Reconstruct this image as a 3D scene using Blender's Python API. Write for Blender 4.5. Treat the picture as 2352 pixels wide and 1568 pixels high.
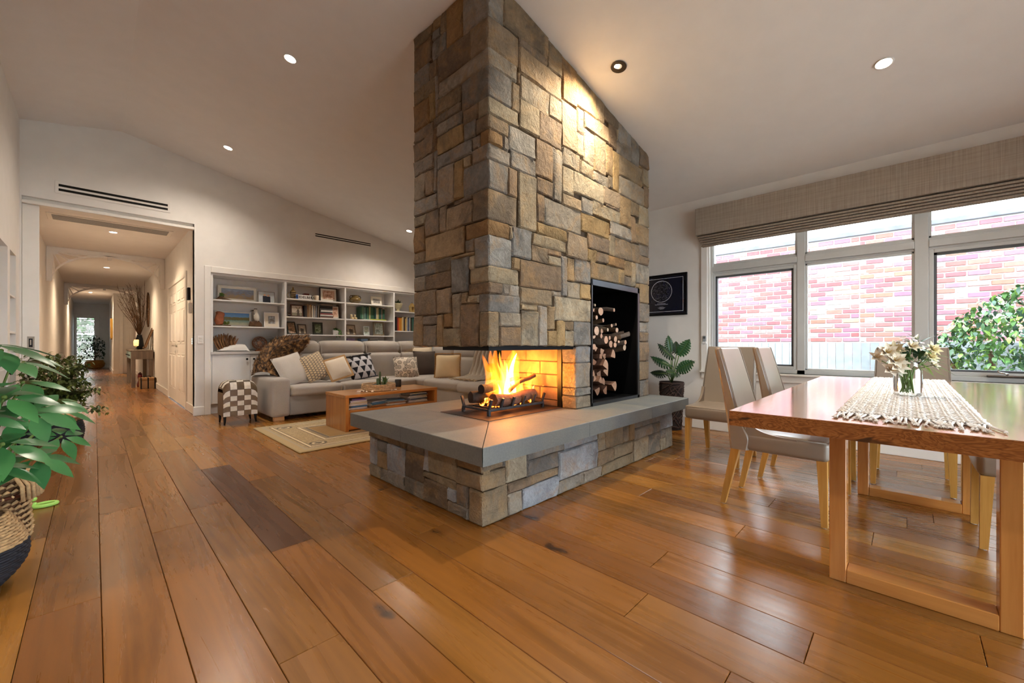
import bpy, bmesh, math, random
from mathutils import Vector, Matrix, Euler, noise
PI=math.pi
for o in list(bpy.data.objects): bpy.data.objects.remove(o)
SC=bpy.context.scene; COL=SC.collection
R=random.Random(11)
# ------------------------------------------------------------------ camera
CX,CY,FP,HC=1176.,790.,934.,1.03
ANG=math.atan(909/934.)
FW=(math.cos(ANG),math.sin(ANG)); RT=(math.sin(ANG),-math.cos(ANG))
cam=bpy.data.cameras.new('camera'); camo=bpy.data.objects.new('camera',cam); COL.objects.link(camo)
cam.sensor_fit='HORIZONTAL'; cam.sensor_width=36.; cam.lens=36*FP/2352.; cam.shift_y=(CY-784)/2352.
cam.clip_start=.05; cam.clip_end=300
camo.location=(0,0,HC); camo.rotation_euler=(PI/2,0,math.atan2(-FW[0],FW[1])); SC.camera=camo
# ------------------------------------------------------------------ world, exposure
w=bpy.data.worlds.new('overcast_sky'); SC.world=w; w.use_nodes=True
bg=w.node_tree.nodes['Background']; bg.inputs[0].default_value=(.84,.91,1.,1); bg.inputs[1].default_value=5.6
vs=SC.view_settings; vs.view_transform='Standard'; vs.look='None'; vs.exposure=1.65; vs.gamma=1.; vs.use_curve_mapping=False
WARM=(1.,.87,.73)
DL=1.35   # downlight gain
# window daylight portals (sampling guides for the sky, they emit nothing themselves)
def portal(nm,loc,rot,sx,sy):
    l=bpy.data.lights.new(nm,'AREA'); l.shape='RECTANGLE'; l.size=sx; l.size_y=sy; l.cycles.is_portal=True
    o=bpy.data.objects.new(nm,l); COL.objects.link(o); o.location=loc; o.rotation_euler=rot
portal('window_right_portal',(5.34,-.05,1.5),(0,PI/2,0),1.9,4.2)
portal('window_rear_offscreen',(2.4,-3.16,1.2),(PI/2,0,PI),3.1,2.4)
# ------------------------------------------------------------------ pixel helpers
def ray(u,v):
    s=(u-CX)/FP; return (FW[0]+RT[0]*s,FW[1]+RT[1]*s,-(v-CY)/FP)
def onz(u,v,z=0):
    d=ray(u,v); t=(z-HC)/d[2]; return Vector((d[0]*t,d[1]*t,z))
def onx(u,v,x):
    d=ray(u,v); t=x/d[0]; return Vector((x,d[1]*t,HC+d[2]*t))
def ony(u,v,y):
    d=ray(u,v); t=y/d[1]; return Vector((d[0]*t,y,HC+d[2]*t))
RIDX,RIDZ,SLP=.252,3.795,.2015
def ceilz(x): return RIDZ-SLP*abs(x-RIDX)
# ------------------------------------------------------------------ node / material helpers
def C(h):
    h=h.lstrip('#'); r=[]
    for i in (0,2,4):
        c=int(h[i:i+2],16)/255.; r.append(c/12.92 if c<=.04045 else ((c+.055)/1.055)**2.4)
    return tuple(r)+(1.,)
class N:
    def __init__(s,name):
        s.m=bpy.data.materials.new(name); s.m.use_nodes=True; s.t=s.m.node_tree; s.t.nodes.clear()
        s.out=s.t.nodes.new('ShaderNodeOutputMaterial'); s.p=None
    def n(s,ty,**k):
        nd=s.t.nodes.new('ShaderNode'+ty)
        for a,b in k.items():
            if a.startswith('i_'):
                key=a[2:]; key=int(key) if key.isdigit() else key.replace('_',' ')
                s.set(nd.inputs[key],b)
            else: setattr(nd,a,b)
        return nd
    def set(s,sock,val):
        if hasattr(val,'is_output'): s.t.links.new(val,sock)
        else: sock.default_value=val
    def principled(s,**k):
        s.p=s.n('BsdfPrincipled')
        for a,b in k.items(): s.set(s.p.inputs[a.replace('_',' ')],b)
        s.t.links.new(s.p.outputs[0],s.out.inputs[0]); return s.p
    def math(s,op,a,b=None,c=None,clamp=False):
        nd=s.n('Math',operation=op,use_clamp=clamp); s.set(nd.inputs[0],a)
        if b is not None: s.set(nd.inputs[1],b)
        if c is not None: s.set(nd.inputs[2],c)
        return nd.outputs[0]
    def mix(s,f,a,b,mode='MIX'):
        nd=s.n('Mix',data_type='RGBA',blend_type=mode); s.set(nd.inputs[0],f); s.set(nd.inputs[6],a); s.set(nd.inputs[7],b); return nd.outputs[2]
    def ramp(s,f,stops):
        nd=s.n('ValToRGB'); s.set(nd.inputs[0],f); e=nd.color_ramp.elements
        while len(e)<len(stops): e.new(.5)
        for x,(p,c) in zip(e,stops): x.position=p; x.color=c
        return nd.outputs[0]
    def map(s,vec,scale=(1,1,1),loc=(0,0,0),rot=(0,0,0)):
        nd=s.n('Mapping'); s.set(nd.inputs[0],vec); s.set(nd.inputs[1],loc); s.set(nd.inputs[2],rot); s.set(nd.inputs[3],scale); return nd.outputs[0]
    def noise(s,vec,scale,detail=3,rough=.5,dist=0,out=0):
        nd=s.n('TexNoise'); s.set(nd.inputs['Vector'],vec); s.set(nd.inputs['Scale'],scale); s.set(nd.inputs['Detail'],detail); s.set(nd.inputs['Roughness'],rough); s.set(nd.inputs['Distortion'],dist); return nd.outputs[out]
    def obj(s): return s.n('TexCoord').outputs['Object']
    def gen(s): return s.n('TexCoord').outputs['Generated']
    def pos(s,amt=37.):
        g=s.n('NewGeometry').outputs['Position']; r=s.n('ObjectInfo').outputs['Random']
        v=s.n('VectorMath',operation='ADD'); s.set(v.inputs[0],g); cx=s.n('CombineXYZ')
        k=s.math('MULTIPLY',r,amt); s.set(cx.inputs[0],k); s.set(cx.inputs[1],k); s.set(cx.inputs[2],k); s.set(v.inputs[1],cx.outputs[0]); return v.outputs[0]
    def bump(s,h,strength=.3,dist=.01):
        b=s.n('Bump'); s.set(b.inputs['Height'],h); b.inputs['Strength'].default_value=strength; b.inputs['Distance'].default_value=dist
        s.t.links.new(b.outputs[0],s.p.inputs['Normal']); return b
g1=lambda v:(v,v,v,1.)
def plain(name,col,rough=.5,metal=0,var=.12,vs_=6.,bmp=0,bs=60.,bd=.004,**k):
    s=N(name); c=C(col); v=s.pos()
    f=s.noise(v,vs_,4); dk=tuple(x*(1-var) for x in c[:3])+(1,); lt=tuple(min(1,x*(1+var*.7)) for x in c[:3])+(1,)
    s.principled(Base_Color=s.ramp(f,[(.3,dk),(.7,lt)]),Roughness=rough,Metallic=metal,**k)
    if bmp: s.bump(s.noise(v,bs,4),bmp,bd)
    return s.m
def objcolm(name,rough=.5,var=.2,vs_=8.,bmp=0,bs=60.,metal=0,bd=.004):
    s=N(name); c=s.n('ObjectInfo').outputs['Color']; v=s.pos(); f=s.noise(v,vs_,4)
    k=s.ramp(f,[(.3,g1(1-var)),(.7,g1(1.))])
    s.principled(Base_Color=s.mix(1.,c,k,'MULTIPLY'),Roughness=rough,Metallic=metal)
    if bmp: s.bump(s.noise(v,bs,4),bmp,bd)
    return s.m
def wood(name,c1,c2,axis=1,sc=14.,rough=.35,stretch=.06,coat=0,dark=None,bmp=.15,useobj=True):
    s=N(name); v=s.pos(11.); st=[1.,1.,1.]; st[axis]=stretch
    m=s.map(v,tuple(st)); n1=s.noise(m,sc,5,.6,.6); n2=s.noise(m,sc*7,3)
    f=s.math('ADD',s.math('MULTIPLY',n1,.75),s.math('MULTIPLY',n2,.25))
    col=s.ramp(f,[(.32,C(c1)),(.66,C(c2))])
    if dark:
        st2=[1.,1.,1.]; st2[axis]=.22
        d=s.noise(s.map(v,tuple(st2)),5.,3,.5,1.5); dm=s.math('GREATER_THAN',d,.69); dd=s.ramp(d,[(.62,g1(0)),(.72,g1(1))])
        col=s.mix(dd,col,C(dark))
    s.principled(Base_Color=col,Roughness=rough,Coat_Weight=coat,Coat_Roughness=.12)
    if bmp: s.bump(f,bmp,.002)
    return s.m
# ------------------------------------------------------------------ mesh builder
class MB:
    def __init__(s): s.v=[]; s.f=[]; s.mi=[]; s.cm=0; s.sm=[]; s.smooth=False
    def add(s,vs,fs,T=None):
        b=len(s.v)
        for p in vs:
            p=Vector(p)
            if T is not None: p=T@p
            s.v.append(p)
        for f in fs: s.f.append([i+b for i in f]); s.mi.append(s.cm); s.sm.append(s.smooth)
        return s
    def box(s,x0,x1,y0,y1,z0,z1,T=None,bev=0):
        if x1<x0: x0,x1=x1,x0
        if y1<y0: y0,y1=y1,y0
        if z1<z0: z0,z1=z1,z0
        if bev<=0:
            vs=[(x,y,z) for z in (z0,z1) for y in (y0,y1) for x in (x0,x1)]
            return s.add(vs,[(0,2,3,1),(4,5,7,6),(0,1,5,4),(2,6,7,3),(0,4,6,2),(1,3,7,5)],T)
        b=min(bev,(x1-x0)*.45,(y1-y0)*.45,(z1-z0)*.45)
        lo=(x0,y0,z0); hi=(x1,y1,z1); vs=[]; ix={}
        for cx in (0,1):
            for cy in (0,1):
                for cz in (0,1):
                    for a in range(3):
                        p=[]
                        for k,c in enumerate((cx,cy,cz)):
                            e=hi[k] if c else lo[k]
                            if k!=a: e+= -b if c else b
                            p.append(e)
                        ix[(cx,cy,cz,a)]=len(vs); vs.append(tuple(p))
        fs=[]
        for a in range(3):
            o=[k for k in range(3) if k!=a]
            for c in (0,1):
                q=[]
                for d in ((0,0),(1,0),(1,1),(0,1)):
                    k=[0,0,0]; k[a]=c; k[o[0]]=d[0]; k[o[1]]=d[1]; q.append(ix[tuple(k)+(a,)])
                if (c==1)==(a==1): q.reverse()
                fs.append(q)
        for a in range(3):      # edges along axis a
            o=[k for k in range(3) if k!=a]
            for d0 in (0,1):
                for d1 in (0,1):
                    k0=[0,0,0]; k1=[0,0,0]; k0[o[0]]=k1[o[0]]=d0; k0[o[1]]=k1[o[1]]=d1; k1[a]=1
                    q=[ix[tuple(k0)+(o[0],)],ix[tuple(k1)+(o[0],)],ix[tuple(k1)+(o[1],)],ix[tuple(k0)+(o[1],)]]
                    if (d0==d1)==(a==1): q.reverse()
                    fs.append(q)
        for cx in (0,1):
            for cy in (0,1):
                for cz in (0,1):
                    q=[ix[(cx,cy,cz,a)] for a in range(3)]
                    if (cx+cy+cz)%2==0: q.reverse()
                    fs.append(q)
        return s.add(vs,fs,T)
    def rbox(s,c,h,r,n=3,puff=0,T=None,mid=3):
        # rounded box: centre c, half sizes h, radius r
        r=min(r,min(h)*.98); ax=[]
        for k in range(3):
            a=h[k]-r; l=[-h[k]+r*(1-math.cos(i/n*PI/2)) if False else -h[k]+r*i/n for i in range(n)]
            m=[-a+2*a*i/mid for i in range(mid+1)]
            ax.append(l+m+[-x for x in reversed(l)])
        vs=[]; d={}; fs=[]
        def P(p):
            q=[max(-(h[k]-r),min(h[k]-r,p[k])) for k in range(3)]; e=[p[k]-q[k] for k in range(3)]
            L=math.sqrt(sum(x*x for x in e))
            o=[q[k]+(e[k]/L*r if L>1e-9 else 0) for k in range(3)]
            if puff:
                for k in range(3):
                    i,j=[t for t in range(3) if t!=k]
                    w=(1-(p[i]/h[i])**2)*(1-(p[j]/h[j])**2)
                    if abs(abs(p[k])-h[k])<1e-6: o[k]+=math.copysign(puff*max(0,w),p[k])
            key=tuple(round(x,5) for x in o)
            if key not in d: d[key]=len(vs); vs.append((o[0]+c[0],o[1]+c[1],o[2]+c[2]))
            return d[key]
        for k in range(3):
            i,j=(k+1)%3,(k+2)%3
            for sg in (-1,1):
                for a in range(len(ax[i])-1):
                    for b in range(len(ax[j])-1):
                        q=[]
                        for da,db in ((0,0),(1,0),(1,1),(0,1)):
                            p=[0,0,0]; p[k]=sg*h[k]; p[i]=ax[i][a+da]; p[j]=ax[j][b+db]; q.append(P(p))
                        if sg<0: q.reverse()
                        q=list(dict.fromkeys(q))
                        if len(q)>2: fs.append(q)
        sm=s.smooth; s.smooth=True; s.add(vs,fs,T); s.smooth=sm; return s
    def lathe(s,prof,n=20,T=None,cap=True,sx=1,sy=1):
        vs=[]; fs=[]; m=len(prof)
        for i in range(n):
            a=2*PI*i/n
            for r,z in prof: vs.append((r*math.cos(a)*sx,r*math.sin(a)*sy,z))
        for i in range(n):
            for j in range(m-1):
                a=i*m+j; b=((i+1)%n)*m+j; fs.append((a,b,b+1,a+1))
        sm=s.smooth; s.smooth=True; s.add(vs,fs,T); b0=len(s.v)-len(vs); s.smooth=False
        if cap:
            for j,rev in ((0,True),(m-1,False)):
                if prof[j][0]>1e-6:
                    f=[b0+i*m+j for i in range(n)]
                    if rev: f.reverse()
                    s.f.append(f); s.mi.append(s.cm); s.sm.append(False)
        s.smooth=sm; return s
    def cyl(s,p0,p1,r0,r1=None,n=10,cap=True):
        return s.tube([p0,p1],[r0,r0 if r1 is None else r1],n,cap)
    def tube(s,pts,rad,n=8,cap=True,T=None):
        pts=[Vector(p) for p in pts]
        if not hasattr(rad,'__len__'): rad=[rad]*len(pts)
        vs=[]; fs=[]; up=None
        for i,p in enumerate(pts):
            t=(pts[min(i+1,len(pts)-1)]-pts[max(i-1,0)]).normalized()
            if up is None:
                up=Vector((0,0,1)) if abs(t.z)<.9 else Vector((1,0,0))
            a=t.cross(up).normalized(); b=a.cross(t).normalized(); up=b
            for k in range(n):
                q=2*PI*k/n; vs.append(p+(a*math.cos(q)+b*math.sin(q))*rad[i])
        for i in range(len(pts)-1):
            for k in range(n):
                k2=(k+1)%n; fs.append((i*n+k,i*n+k2,(i+1)*n+k2,(i+1)*n+k))
        sm=s.smooth; s.smooth=True; s.add(vs,fs,T); b0=len(s.v)-len(vs); s.smooth=sm
        if cap:
            s.f.append([b0+k for k in reversed(range(n))]); s.f.append([b0+(len(pts)-1)*n+k for k in range(n)]); s.mi+= [s.cm]*2; s.sm+=[False]*2
        return s
    def prism(s,poly,a,b,axis='z',T=None):
        # poly list of 2D pts, extruded between a and b along axis
        n=len(poly); mk={'z':lambda p,h:(p[0],p[1],h),'y':lambda p,h:(p[0],h,p[1]),'x':lambda p,h:(h,p[0],p[1])}[axis]
        vs=[mk(p,a) for p in poly]+[mk(p,b) for p in poly]
        fs=[list(range(n))[::-1],list(range(n,2*n))]+[(i,(i+1)%n,n+(i+1)%n,n+i) for i in range(n)]
        return s.add(vs,fs,T)
    def grid(s,nu,nv,fn,T=None,closeu=False,double=False):
        vs=[fn(i/nu,j/nv) for j in range(nv+1) for i in range(nu+1)]
        fs=[(j*(nu+1)+i,j*(nu+1)+i+1,(j+1)*(nu+1)+i+1,(j+1)*(nu+1)+i) for j in range(nv) for i in range(nu)]
        sm=s.smooth; s.smooth=True; s.add(vs,fs,T); s.smooth=sm; return s
    def build(s,name,mats,parent=None,world=False,loc=None,fixn=True,color=None,sharp=None):
        me=bpy.data.meshes.new(name); vs=s.v
        if parent is not None and world:
            r=parent
            while r.parent is not None: r=r.parent
            inv=basis(r).inverted(); vs=[inv@p for p in vs]
        if loc is not None and world: vs=[p-Vector(loc) for p in vs]
        me.from_pydata([tuple(p) for p in vs],[],s.f)
        if not isinstance(mats,(list,tuple)): mats=[mats]
        for m in mats: me.materials.append(m)
        me.polygons.foreach_set('material_index',s.mi); me.polygons.foreach_set('use_smooth',s.sm)
        if fixn:
            bm=bmesh.new(); bm.from_mesh(me); bmesh.ops.recalc_face_normals(bm,faces=bm.faces); bm.to_mesh(me); bm.free()
        if sharp: me.set_sharp_from_angle(angle=sharp)
        me.update()
        o=bpy.data.objects.new(name,me); COL.objects.link(o)
        if parent is not None: o.parent=parent
        if loc is not None: o.location=loc
        if color is not None: o.color=color
        return o
def basis(o): return Matrix.Translation(o.location)@o.rotation_euler.to_matrix().to_4x4()
def tag(o,label,cat,group=None,kind=None):
    if label: o['label']=label
    if cat: o['category']=cat
    if group: o['group']=group
    if kind: o['kind']=kind
    return o
def thing(name,label,cat,loc=(0,0,0),rz=0,group=None):
    o=bpy.data.objects.new(name,None); COL.objects.link(o); o.empty_display_size=.05
    o.location=loc; o.rotation_euler=(0,0,rz); return tag(o,label,cat,group)
def struct(o): o['kind']='structure'; return o
def copy_tree(o,parent=None):
    c=o.copy(); COL.objects.link(c); c.parent=parent
    for ch in o.children: copy_tree(ch,c)
    return c
def TR(loc=(0,0,0),rx=0,ry=0,rz=0): return Matrix.Translation(loc)@Euler((rx,ry,rz),'XYZ').to_matrix().to_4x4()
def textmesh(txt,size,name,mat,parent,T,align='CENTER',ext=.0006):
    cu=bpy.data.curves.new('lettering','FONT'); cu.body=txt; cu.size=size; cu.extrude=ext; cu.align_x=align; cu.resolution_u=2
    t=bpy.data.objects.new('lettering',cu); COL.objects.link(t); dg=bpy.context.evaluated_depsgraph_get()
    me=bpy.data.meshes.new_from_object(t.evaluated_get(dg)); bpy.data.objects.remove(t); me.transform(T); me.materials.clear(); me.materials.append(mat)
    me.name=name; o=bpy.data.objects.new(name,me); COL.objects.link(o); o.parent=parent; return o
# ================================================================== materials for the shell
XW,XL,YF,YR,XK,YK=5.18,-.6,7.33,-3.0,-4.8,4.6
m_wall=plain('wall_paint','e8e5e1',.75,var=.03,bmp=.05,bs=150)
m_ceil=plain('ceiling_paint','e9e6e4',.8,var=.02)
m_trim=plain('white_gloss_paint','ece9e4',.4,var=.03)
m_joint=plain('dark_joint','2a1c10',.9)
m_alu=plain('silver_aluminium','c6c8c7',.42,.05,var=.04)
m_gask=plain('grey_gasket','5d6165',.6,.1)
m_black=plain('black_steel','14161a',.45,.6,var=.2)
m_dark=plain('dark_slot','0b0a09',.9)
m_white=plain('white_plastic','ecebea',.35,var=.03)
m_chrome=plain('chrome','c9c9c7',.15,1.,var=.03)
def glassm(name,tint=(.97,1.,.99,1),ior=1.45,k=1.):
    s=N(name); tr=s.n('BsdfTransparent'); tr.inputs[0].default_value=tint
    gl=s.n('BsdfGlossy'); gl.inputs['Roughness'].default_value=.02
    fr=s.n('Fresnel'); fr.inputs[0].default_value=ior; mx=s.n('MixShader'); s.set(mx.inputs[0],s.math('MULTIPLY',fr.outputs[0],k)); s.t.links.new(tr.outputs[0],mx.inputs[1]); s.t.links.new(gl.outputs[0],mx.inputs[2]); s.t.links.new(mx.outputs[0],s.out.inputs[0]); return s.m
m_glass=glassm('window_glass')
def emis(name,col,st):
    s=N(name); e=s.n('Emission'); e.inputs[0].default_value=col; e.inputs[1].default_value=st; s.t.links.new(e.outputs[0],s.out.inputs[0]); return s.m
m_lamp=emis('lamp_lens',(1,.86,.66,1),28.)
# floor boards
def floorm():
    s=N('oak_floorboard'); v=s.pos(53.); oc=s.n('ObjectInfo').outputs['Color']
    gr=s.map(v,(1,.07,1)); n1=s.noise(gr,9,5,.6,1.6); n2=s.noise(s.map(v,(1,.03,1)),120,3)
    w=s.n('TexWave',wave_type='BANDS',bands_direction='X'); s.set(w.inputs['Vector'],s.map(v,(1,.13,1))); w.inputs['Scale'].default_value=7.; w.inputs['Distortion'].default_value=16.; w.inputs['Detail'].default_value=2.; w.inputs['Detail Scale'].default_value=.9
    f=s.math('ADD',s.math('MULTIPLY',n1,.72),s.math('ADD',s.math('MULTIPLY',n2,.18),s.math('MULTIPLY',w.outputs['Fac'],.10)))
    g=s.ramp(f,[(.28,g1(.68)),(.5,g1(.95)),(.75,g1(1.18))])
    col=s.mix(1.,oc,g,'MULTIPLY')
    big=s.noise(s.map(v,(1,.4,1)),2.2,2); col=s.mix(s.ramp(big,[(.35,g1(.22)),(.6,g1(0))]),col,C('5a3315'))
    # knots: sparse elongated cells
    vo=s.n('TexVoronoi',feature='F1'); vv=s.n('VectorMath',operation='ADD'); s.set(vv.inputs[0],s.map(v,(4.2,1.7,0))); nd=s.noise(v,14,2,out=1); sc=s.n('VectorMath',operation='SCALE'); s.set(sc.inputs[0],nd); sc.inputs['Scale'].default_value=.28; s.set(vv.inputs[1],sc.outputs[0])
    s.set(vo.inputs['Vector'],vv.outputs[0]); vo.inputs['Scale'].default_value=1.
    k=s.ramp(vo.outputs['Distance'],[(.0,g1(1)),(.05,g1(.85)),(.15,g1(.0))]); sx=s.n('SeparateColor'); s.set(sx.inputs[0],vo.outputs['Color'])
    on=s.math('GREATER_THAN',sx.outputs[0],.30); k=s.math('MULTIPLY',k,on)
    col=s.mix(k,col,C('22140a'))
    cr=s.noise(s.map(v,(1,.12,1)),17,2,.5,.8); crm=s.ramp(cr,[(.765,g1(0)),(.785,g1(.75))]); col=s.mix(crm,col,C('2c190b'))
    s.principled(Base_Color=col,Roughness=s.ramp(n1,[(.3,g1(.22)),(.7,g1(.34))]),Specular_IOR_Level=.5,Coat_Weight=.22,Coat_Roughness=.2)
    s.bump(f,.10,.002); return s.m
m_floor=floorm()
# ================================================================== floor with planks
YC=19.6
FL=struct(MB().box(-.6,XW,YR,7.75,-.12,-.014).box(XL-.05,1.05,7.75,25.3,-.12,-.014).box(XK,-.6,YR,YK,-.12,-.014).box(1.05,1.8,YC-.1,YC+.3,-.12,-.014).build('floor',m_joint))
PW=.197; PX0=.02
FCOL=['845726','8c5e2a','7b5024','926730','825525','744a20','885a28','946932','794f22','845a2a']
def inview(x0,x1,y0,y1):
    for i in range(5):
        for j in range(9):
            x=x0+(x1-x0)*i/4; y=y0+(y1-y0)*j/8; D=x*FW[0]+y*FW[1]
            if D<.2: continue
            u=CX+FP*(x*RT[0]+y*RT[1])/D; v=CY+FP*HC/D
            if -10<u<2362 and v<1580: return True
    return False
rest=MB(); npl=0; RP=random.Random(5)
JO={0:[3.5,5.3],1:[2.95,4.4],2:[1.45,3.2,5.1],3:[2.26,4.16],4:[1.6,3.55],5:[2.6],6:[1.9,3.9]}
for k in range(-25,27):
    x0=PX0+PW*k; x1=x0+PW
    ymax=25.25 if x0<1.0 and x1>XL else 7.42
    ymin=YR
    if x1<=XL+.001: ymax=YK
    xa,xb=max(x0,XK),min(x1,XW)
    if x0<XL<x1: xa=XL
    if xb-xa<.02: continue
    ys=[ymin]; y=ymin+RP.uniform(.4,1.9)
    if k in JO:
        ys+= [ -1.2,.4]; ys=[q for q in ys if q<JO[k][0]-.5]; ys+=JO[k]; y=JO[k][-1]+RP.uniform(1.4,2.1)
    while y<ymax-.4: ys.append(y); y+=RP.uniform(1.5,2.2)
    ys.append(ymax)
    for a,b in zip(ys[:-1],ys[1:]):
        dark=(k==3 and abs(a-2.26)<.01)
        c=C('4f2f17') if dark else C(RP.choice(FCOL)); t=RP.uniform(.93,1.07)
        if RP.random()<.05: t*=.75
        c=(c[0]*t*1.14,c[1]*t*1.06,c[2]*t*.80,1)
        if x1>XL+.01 and inview(xa,xb,a,b) and npl<296:
            MB().box(xa+.0009,xb-.0009,a+.0009,b-.0009,-.014,0,bev=.0018).build('plank',m_floor,FL,color=c); npl+=1
        else: rest.box(xa+.0009,xb-.0009,a+.0009,b-.0009,-.014,0,bev=.0018)
rp=rest.build('plank_field',m_floor,FL,color=C('8a5728')); rp['kind']='stuff'
# ================================================================== walls
def gable(xs): return [(x,ceilz(x)) for x in xs]
# far wall (bookcase wall): header above hallway, pier, header above bookcase
mb=MB(); HX0,HX1,HZ=-.585,1.0,2.752; BX0,BZ=1.19,2.08
mb.prism([(XL-.1,HZ),(HX1,HZ),(HX1,ceilz(HX1))]+[(RIDX,RIDZ)]+[(XL-.1,ceilz(XL-.1))],YF,YF+.12,'y')
mb.box(XL-.1,HX0,YF,YF+.12,0,HZ)
mb.prism([(HX1,0),(BX0,0),(BX0,ceilz(BX0)),(HX1,ceilz(HX1))],YF,YF+.12,'y')
mb.prism([(BX0,BZ+.0),(XW+.16,BZ),(XW+.16,ceilz(XW+.16)),(BX0,ceilz(BX0))],YF,YF+.12,'y')
mb.box(BX0,XW+.16,YF+.40,YF+.46,-.1,BZ+.05); mb.box(1.14,BX0,YF+.12,YF+.46,-.1,BZ+.05); mb.box(1.14,XW+.16,YF+.12,YF+.46,BZ+.03,BZ+.08); mb.box(XW,XW+.16,YF+.12,YF+.46,-.1,BZ+.05)
struct(mb.build('wall_far',m_wall))
# window wall
WY0,WY1,WZ0,WZ1=-2.0,1.736,.71,2.56
mb=MB()
mb.box(XW,XW+.16,WY1,YF+.12,0,2.9).box(XW,XW+.16,YR-.16,WY0,0,2.9).box(XW,XW+.16,WY0,WY1,0,WZ0).box(XW,XW+.16,WY0,WY1,WZ1,2.9)
struct(mb.build('wall_right',m_wall))
# left wall with built-in recess
mb=MB(); A0,A1,B0,B1=5.2,6.41,6.57,7.03; zt=2.0
mb.box(XL-.12,XL,YF,B1,0,3.75); mb.box(XL-.12,XL,A1,B0,0,3.75); mb.box(XL-.12,XL,YK,A0,0,3.75)
mb.box(XL-.12,XL,A0,A1,zt,3.75); mb.box(XL-.12,XL,B0,B1,zt,3.75)
mb.box(XL-.42,XL-.38,YK,YF+.1,-.1,2.3); mb.box(XL-.4,XL-.12,YK,YF+.1,zt+.02,zt+.06); mb.box(XL-.4,XL-.12,YF,YF+.1,-.1,zt+.06); mb.box(XL-.4,XL-.02,YK+.1,YF+.1,-.1,.0)
struct(mb.build('wall_left',m_wall))
struct(MB().prism([(XK-.12,0),(XL,0),(XL,ceilz(XL)),(XK-.12,ceilz(XK-.12))],YK,YK+.12,'y').build('wall_kitchen_return',m_wall))
struct(MB().box(XK-.12,XK,YR-.16,YK,0,2.95).build('wall_kitchen_side',m_wall))
RD0,RD1,RDZ=.9,3.9,2.35
mb=MB()
mb.prism([(XK-.12,0),(RD0,0),(RD0,ceilz(RD0)),(RIDX,RIDZ),(XK-.12,ceilz(XK-.12))],YR-.16,YR,'y').prism([(RD1,0),(XW+.16,0),(XW+.16,ceilz(XW)),(RD1,ceilz(RD1))],YR-.16,YR,'y').prism([(RD0,RDZ),(RD1,RDZ),(RD1,ceilz(RD1)),(RD0,ceilz(RD0))],YR-.16,YR,'y')
struct(mb.build('wall_rear',m_wall))
# ceiling: two slopes
mb=MB(); xs=[XK-.12,RIDX,XW+.16]
mb.prism(gable(xs)+[(x,z+.1) for x,z in reversed(gable(xs))],YR-.16,YF+.12,'y')
struct(mb.build('ceiling',m_ceil))
# hallway shell
HR,HL,HCZ=1.02,XL,2.78; YE,YC,XC=25.2,19.6,.46
DD0,DD1,DDZ=8.2,10.3,2.10
mb=MB(); mb.box(HR,HR+.12,YF+.12,DD0,0,HCZ).box(HR,HR+.12,DD1,YC+.1,0,HCZ).box(HR,HR+.12,DD0,DD1,DDZ,HCZ); mb.box(HR+.1,HR+.12,DD0,DD1,0,DDZ)
struct(mb.build('wall_hall_right',m_wall))
mb=MB(); mb.box(HL-.12,HL,YF+.12,YE+.1,0,HCZ); struct(mb.build('wall_hall_left',m_wall))
FD0,FD1,FDZ=.70,1.45,2.10
mb=MB(); mb.box(XC,FD0,YC,YC+.12,0,HCZ).box(FD0,HR+.6,YC,YC+.12,FDZ,HCZ).box(FD1,HR+.6,YC,YC+.12,0,FDZ).box(XC,XC+.12,YC+.12,YE,0,HCZ).box(XC+.1,HR+.7,YC+.14,YC+.2,-.1,HCZ).box(HR+.55,HR+.7,YC-.12,YC+.2,-.1,HCZ); struct(mb.build('wall_hall_corner',m_wall))
EW0,EW1,EWZ0,EWZ1=-.56,.05,.08,2.2
mb=MB(); mb.box(HL,EW0,YE,YE+.12,0,HCZ).box(EW1,XC,YE,YE+.12,0,HCZ).box(EW0,EW1,YE,YE+.12,EWZ1,HCZ).box(EW0,EW1,YE,YE+.12,0,EWZ0); struct(mb.build('wall_hall_end',m_wall))
struct(MB().box(HL-.12,HR+.6,YF+.12,YE+.12,HCZ,HCZ+.1).build('ceiling_hall',m_ceil))
# baseboards
def base(name,boxes):
    mb=MB()
    for b in boxes: mb.box(*b,bev=.006)
    return struct(mb.build(name,m_trim))
base('baseboard_right',[(XW-.018,XW,-2.9,YF,0,.13)])
base('baseboard_hall_right',[(HR-.016,HR,YF+.02,DD0-.09,0,.13),(HR-.016,HR,DD1+.09,YC,0,.13)])
base('baseboard_hall_left',[(HL,HL+.016,YF+.1,YE,0,.13)])
base('baseboard_far',[(HX1-.016,1.115,YF-.018,YF,0,.13)])
base('baseboard_hall_corner',[(XC-.016,XC,YC,YE,0,.13),(XC-.016,FD0-.09,YC-.016,YC,0,.13),(EW1+.08,XC,YE-.016,YE,0,.13)])
# hallway opening trims (cavity slider track, jamb) and bookcase architrave
struct(MB().box(HX0-.0,HX1,YF-.012,YF+.10,HZ-.085,HZ-.048,bev=.004).box(HX0,HX1,YF+.05,YF+.10,HZ-.048,HZ,bev=.003).build('trim_1',m_trim))
struct(MB().box(HX1,HX1+.02,YF-.006,YF+.125,.13,HZ,bev=.004).build('trim_2',m_trim))
struct(MB().box(1.115,BX0,YF-.022,YF,0,2.172,bev=.005).box(BX0,XW-.001,YF-.022,YF,2.08,2.172,bev=.005).build('trim_3',m_trim))
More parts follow.
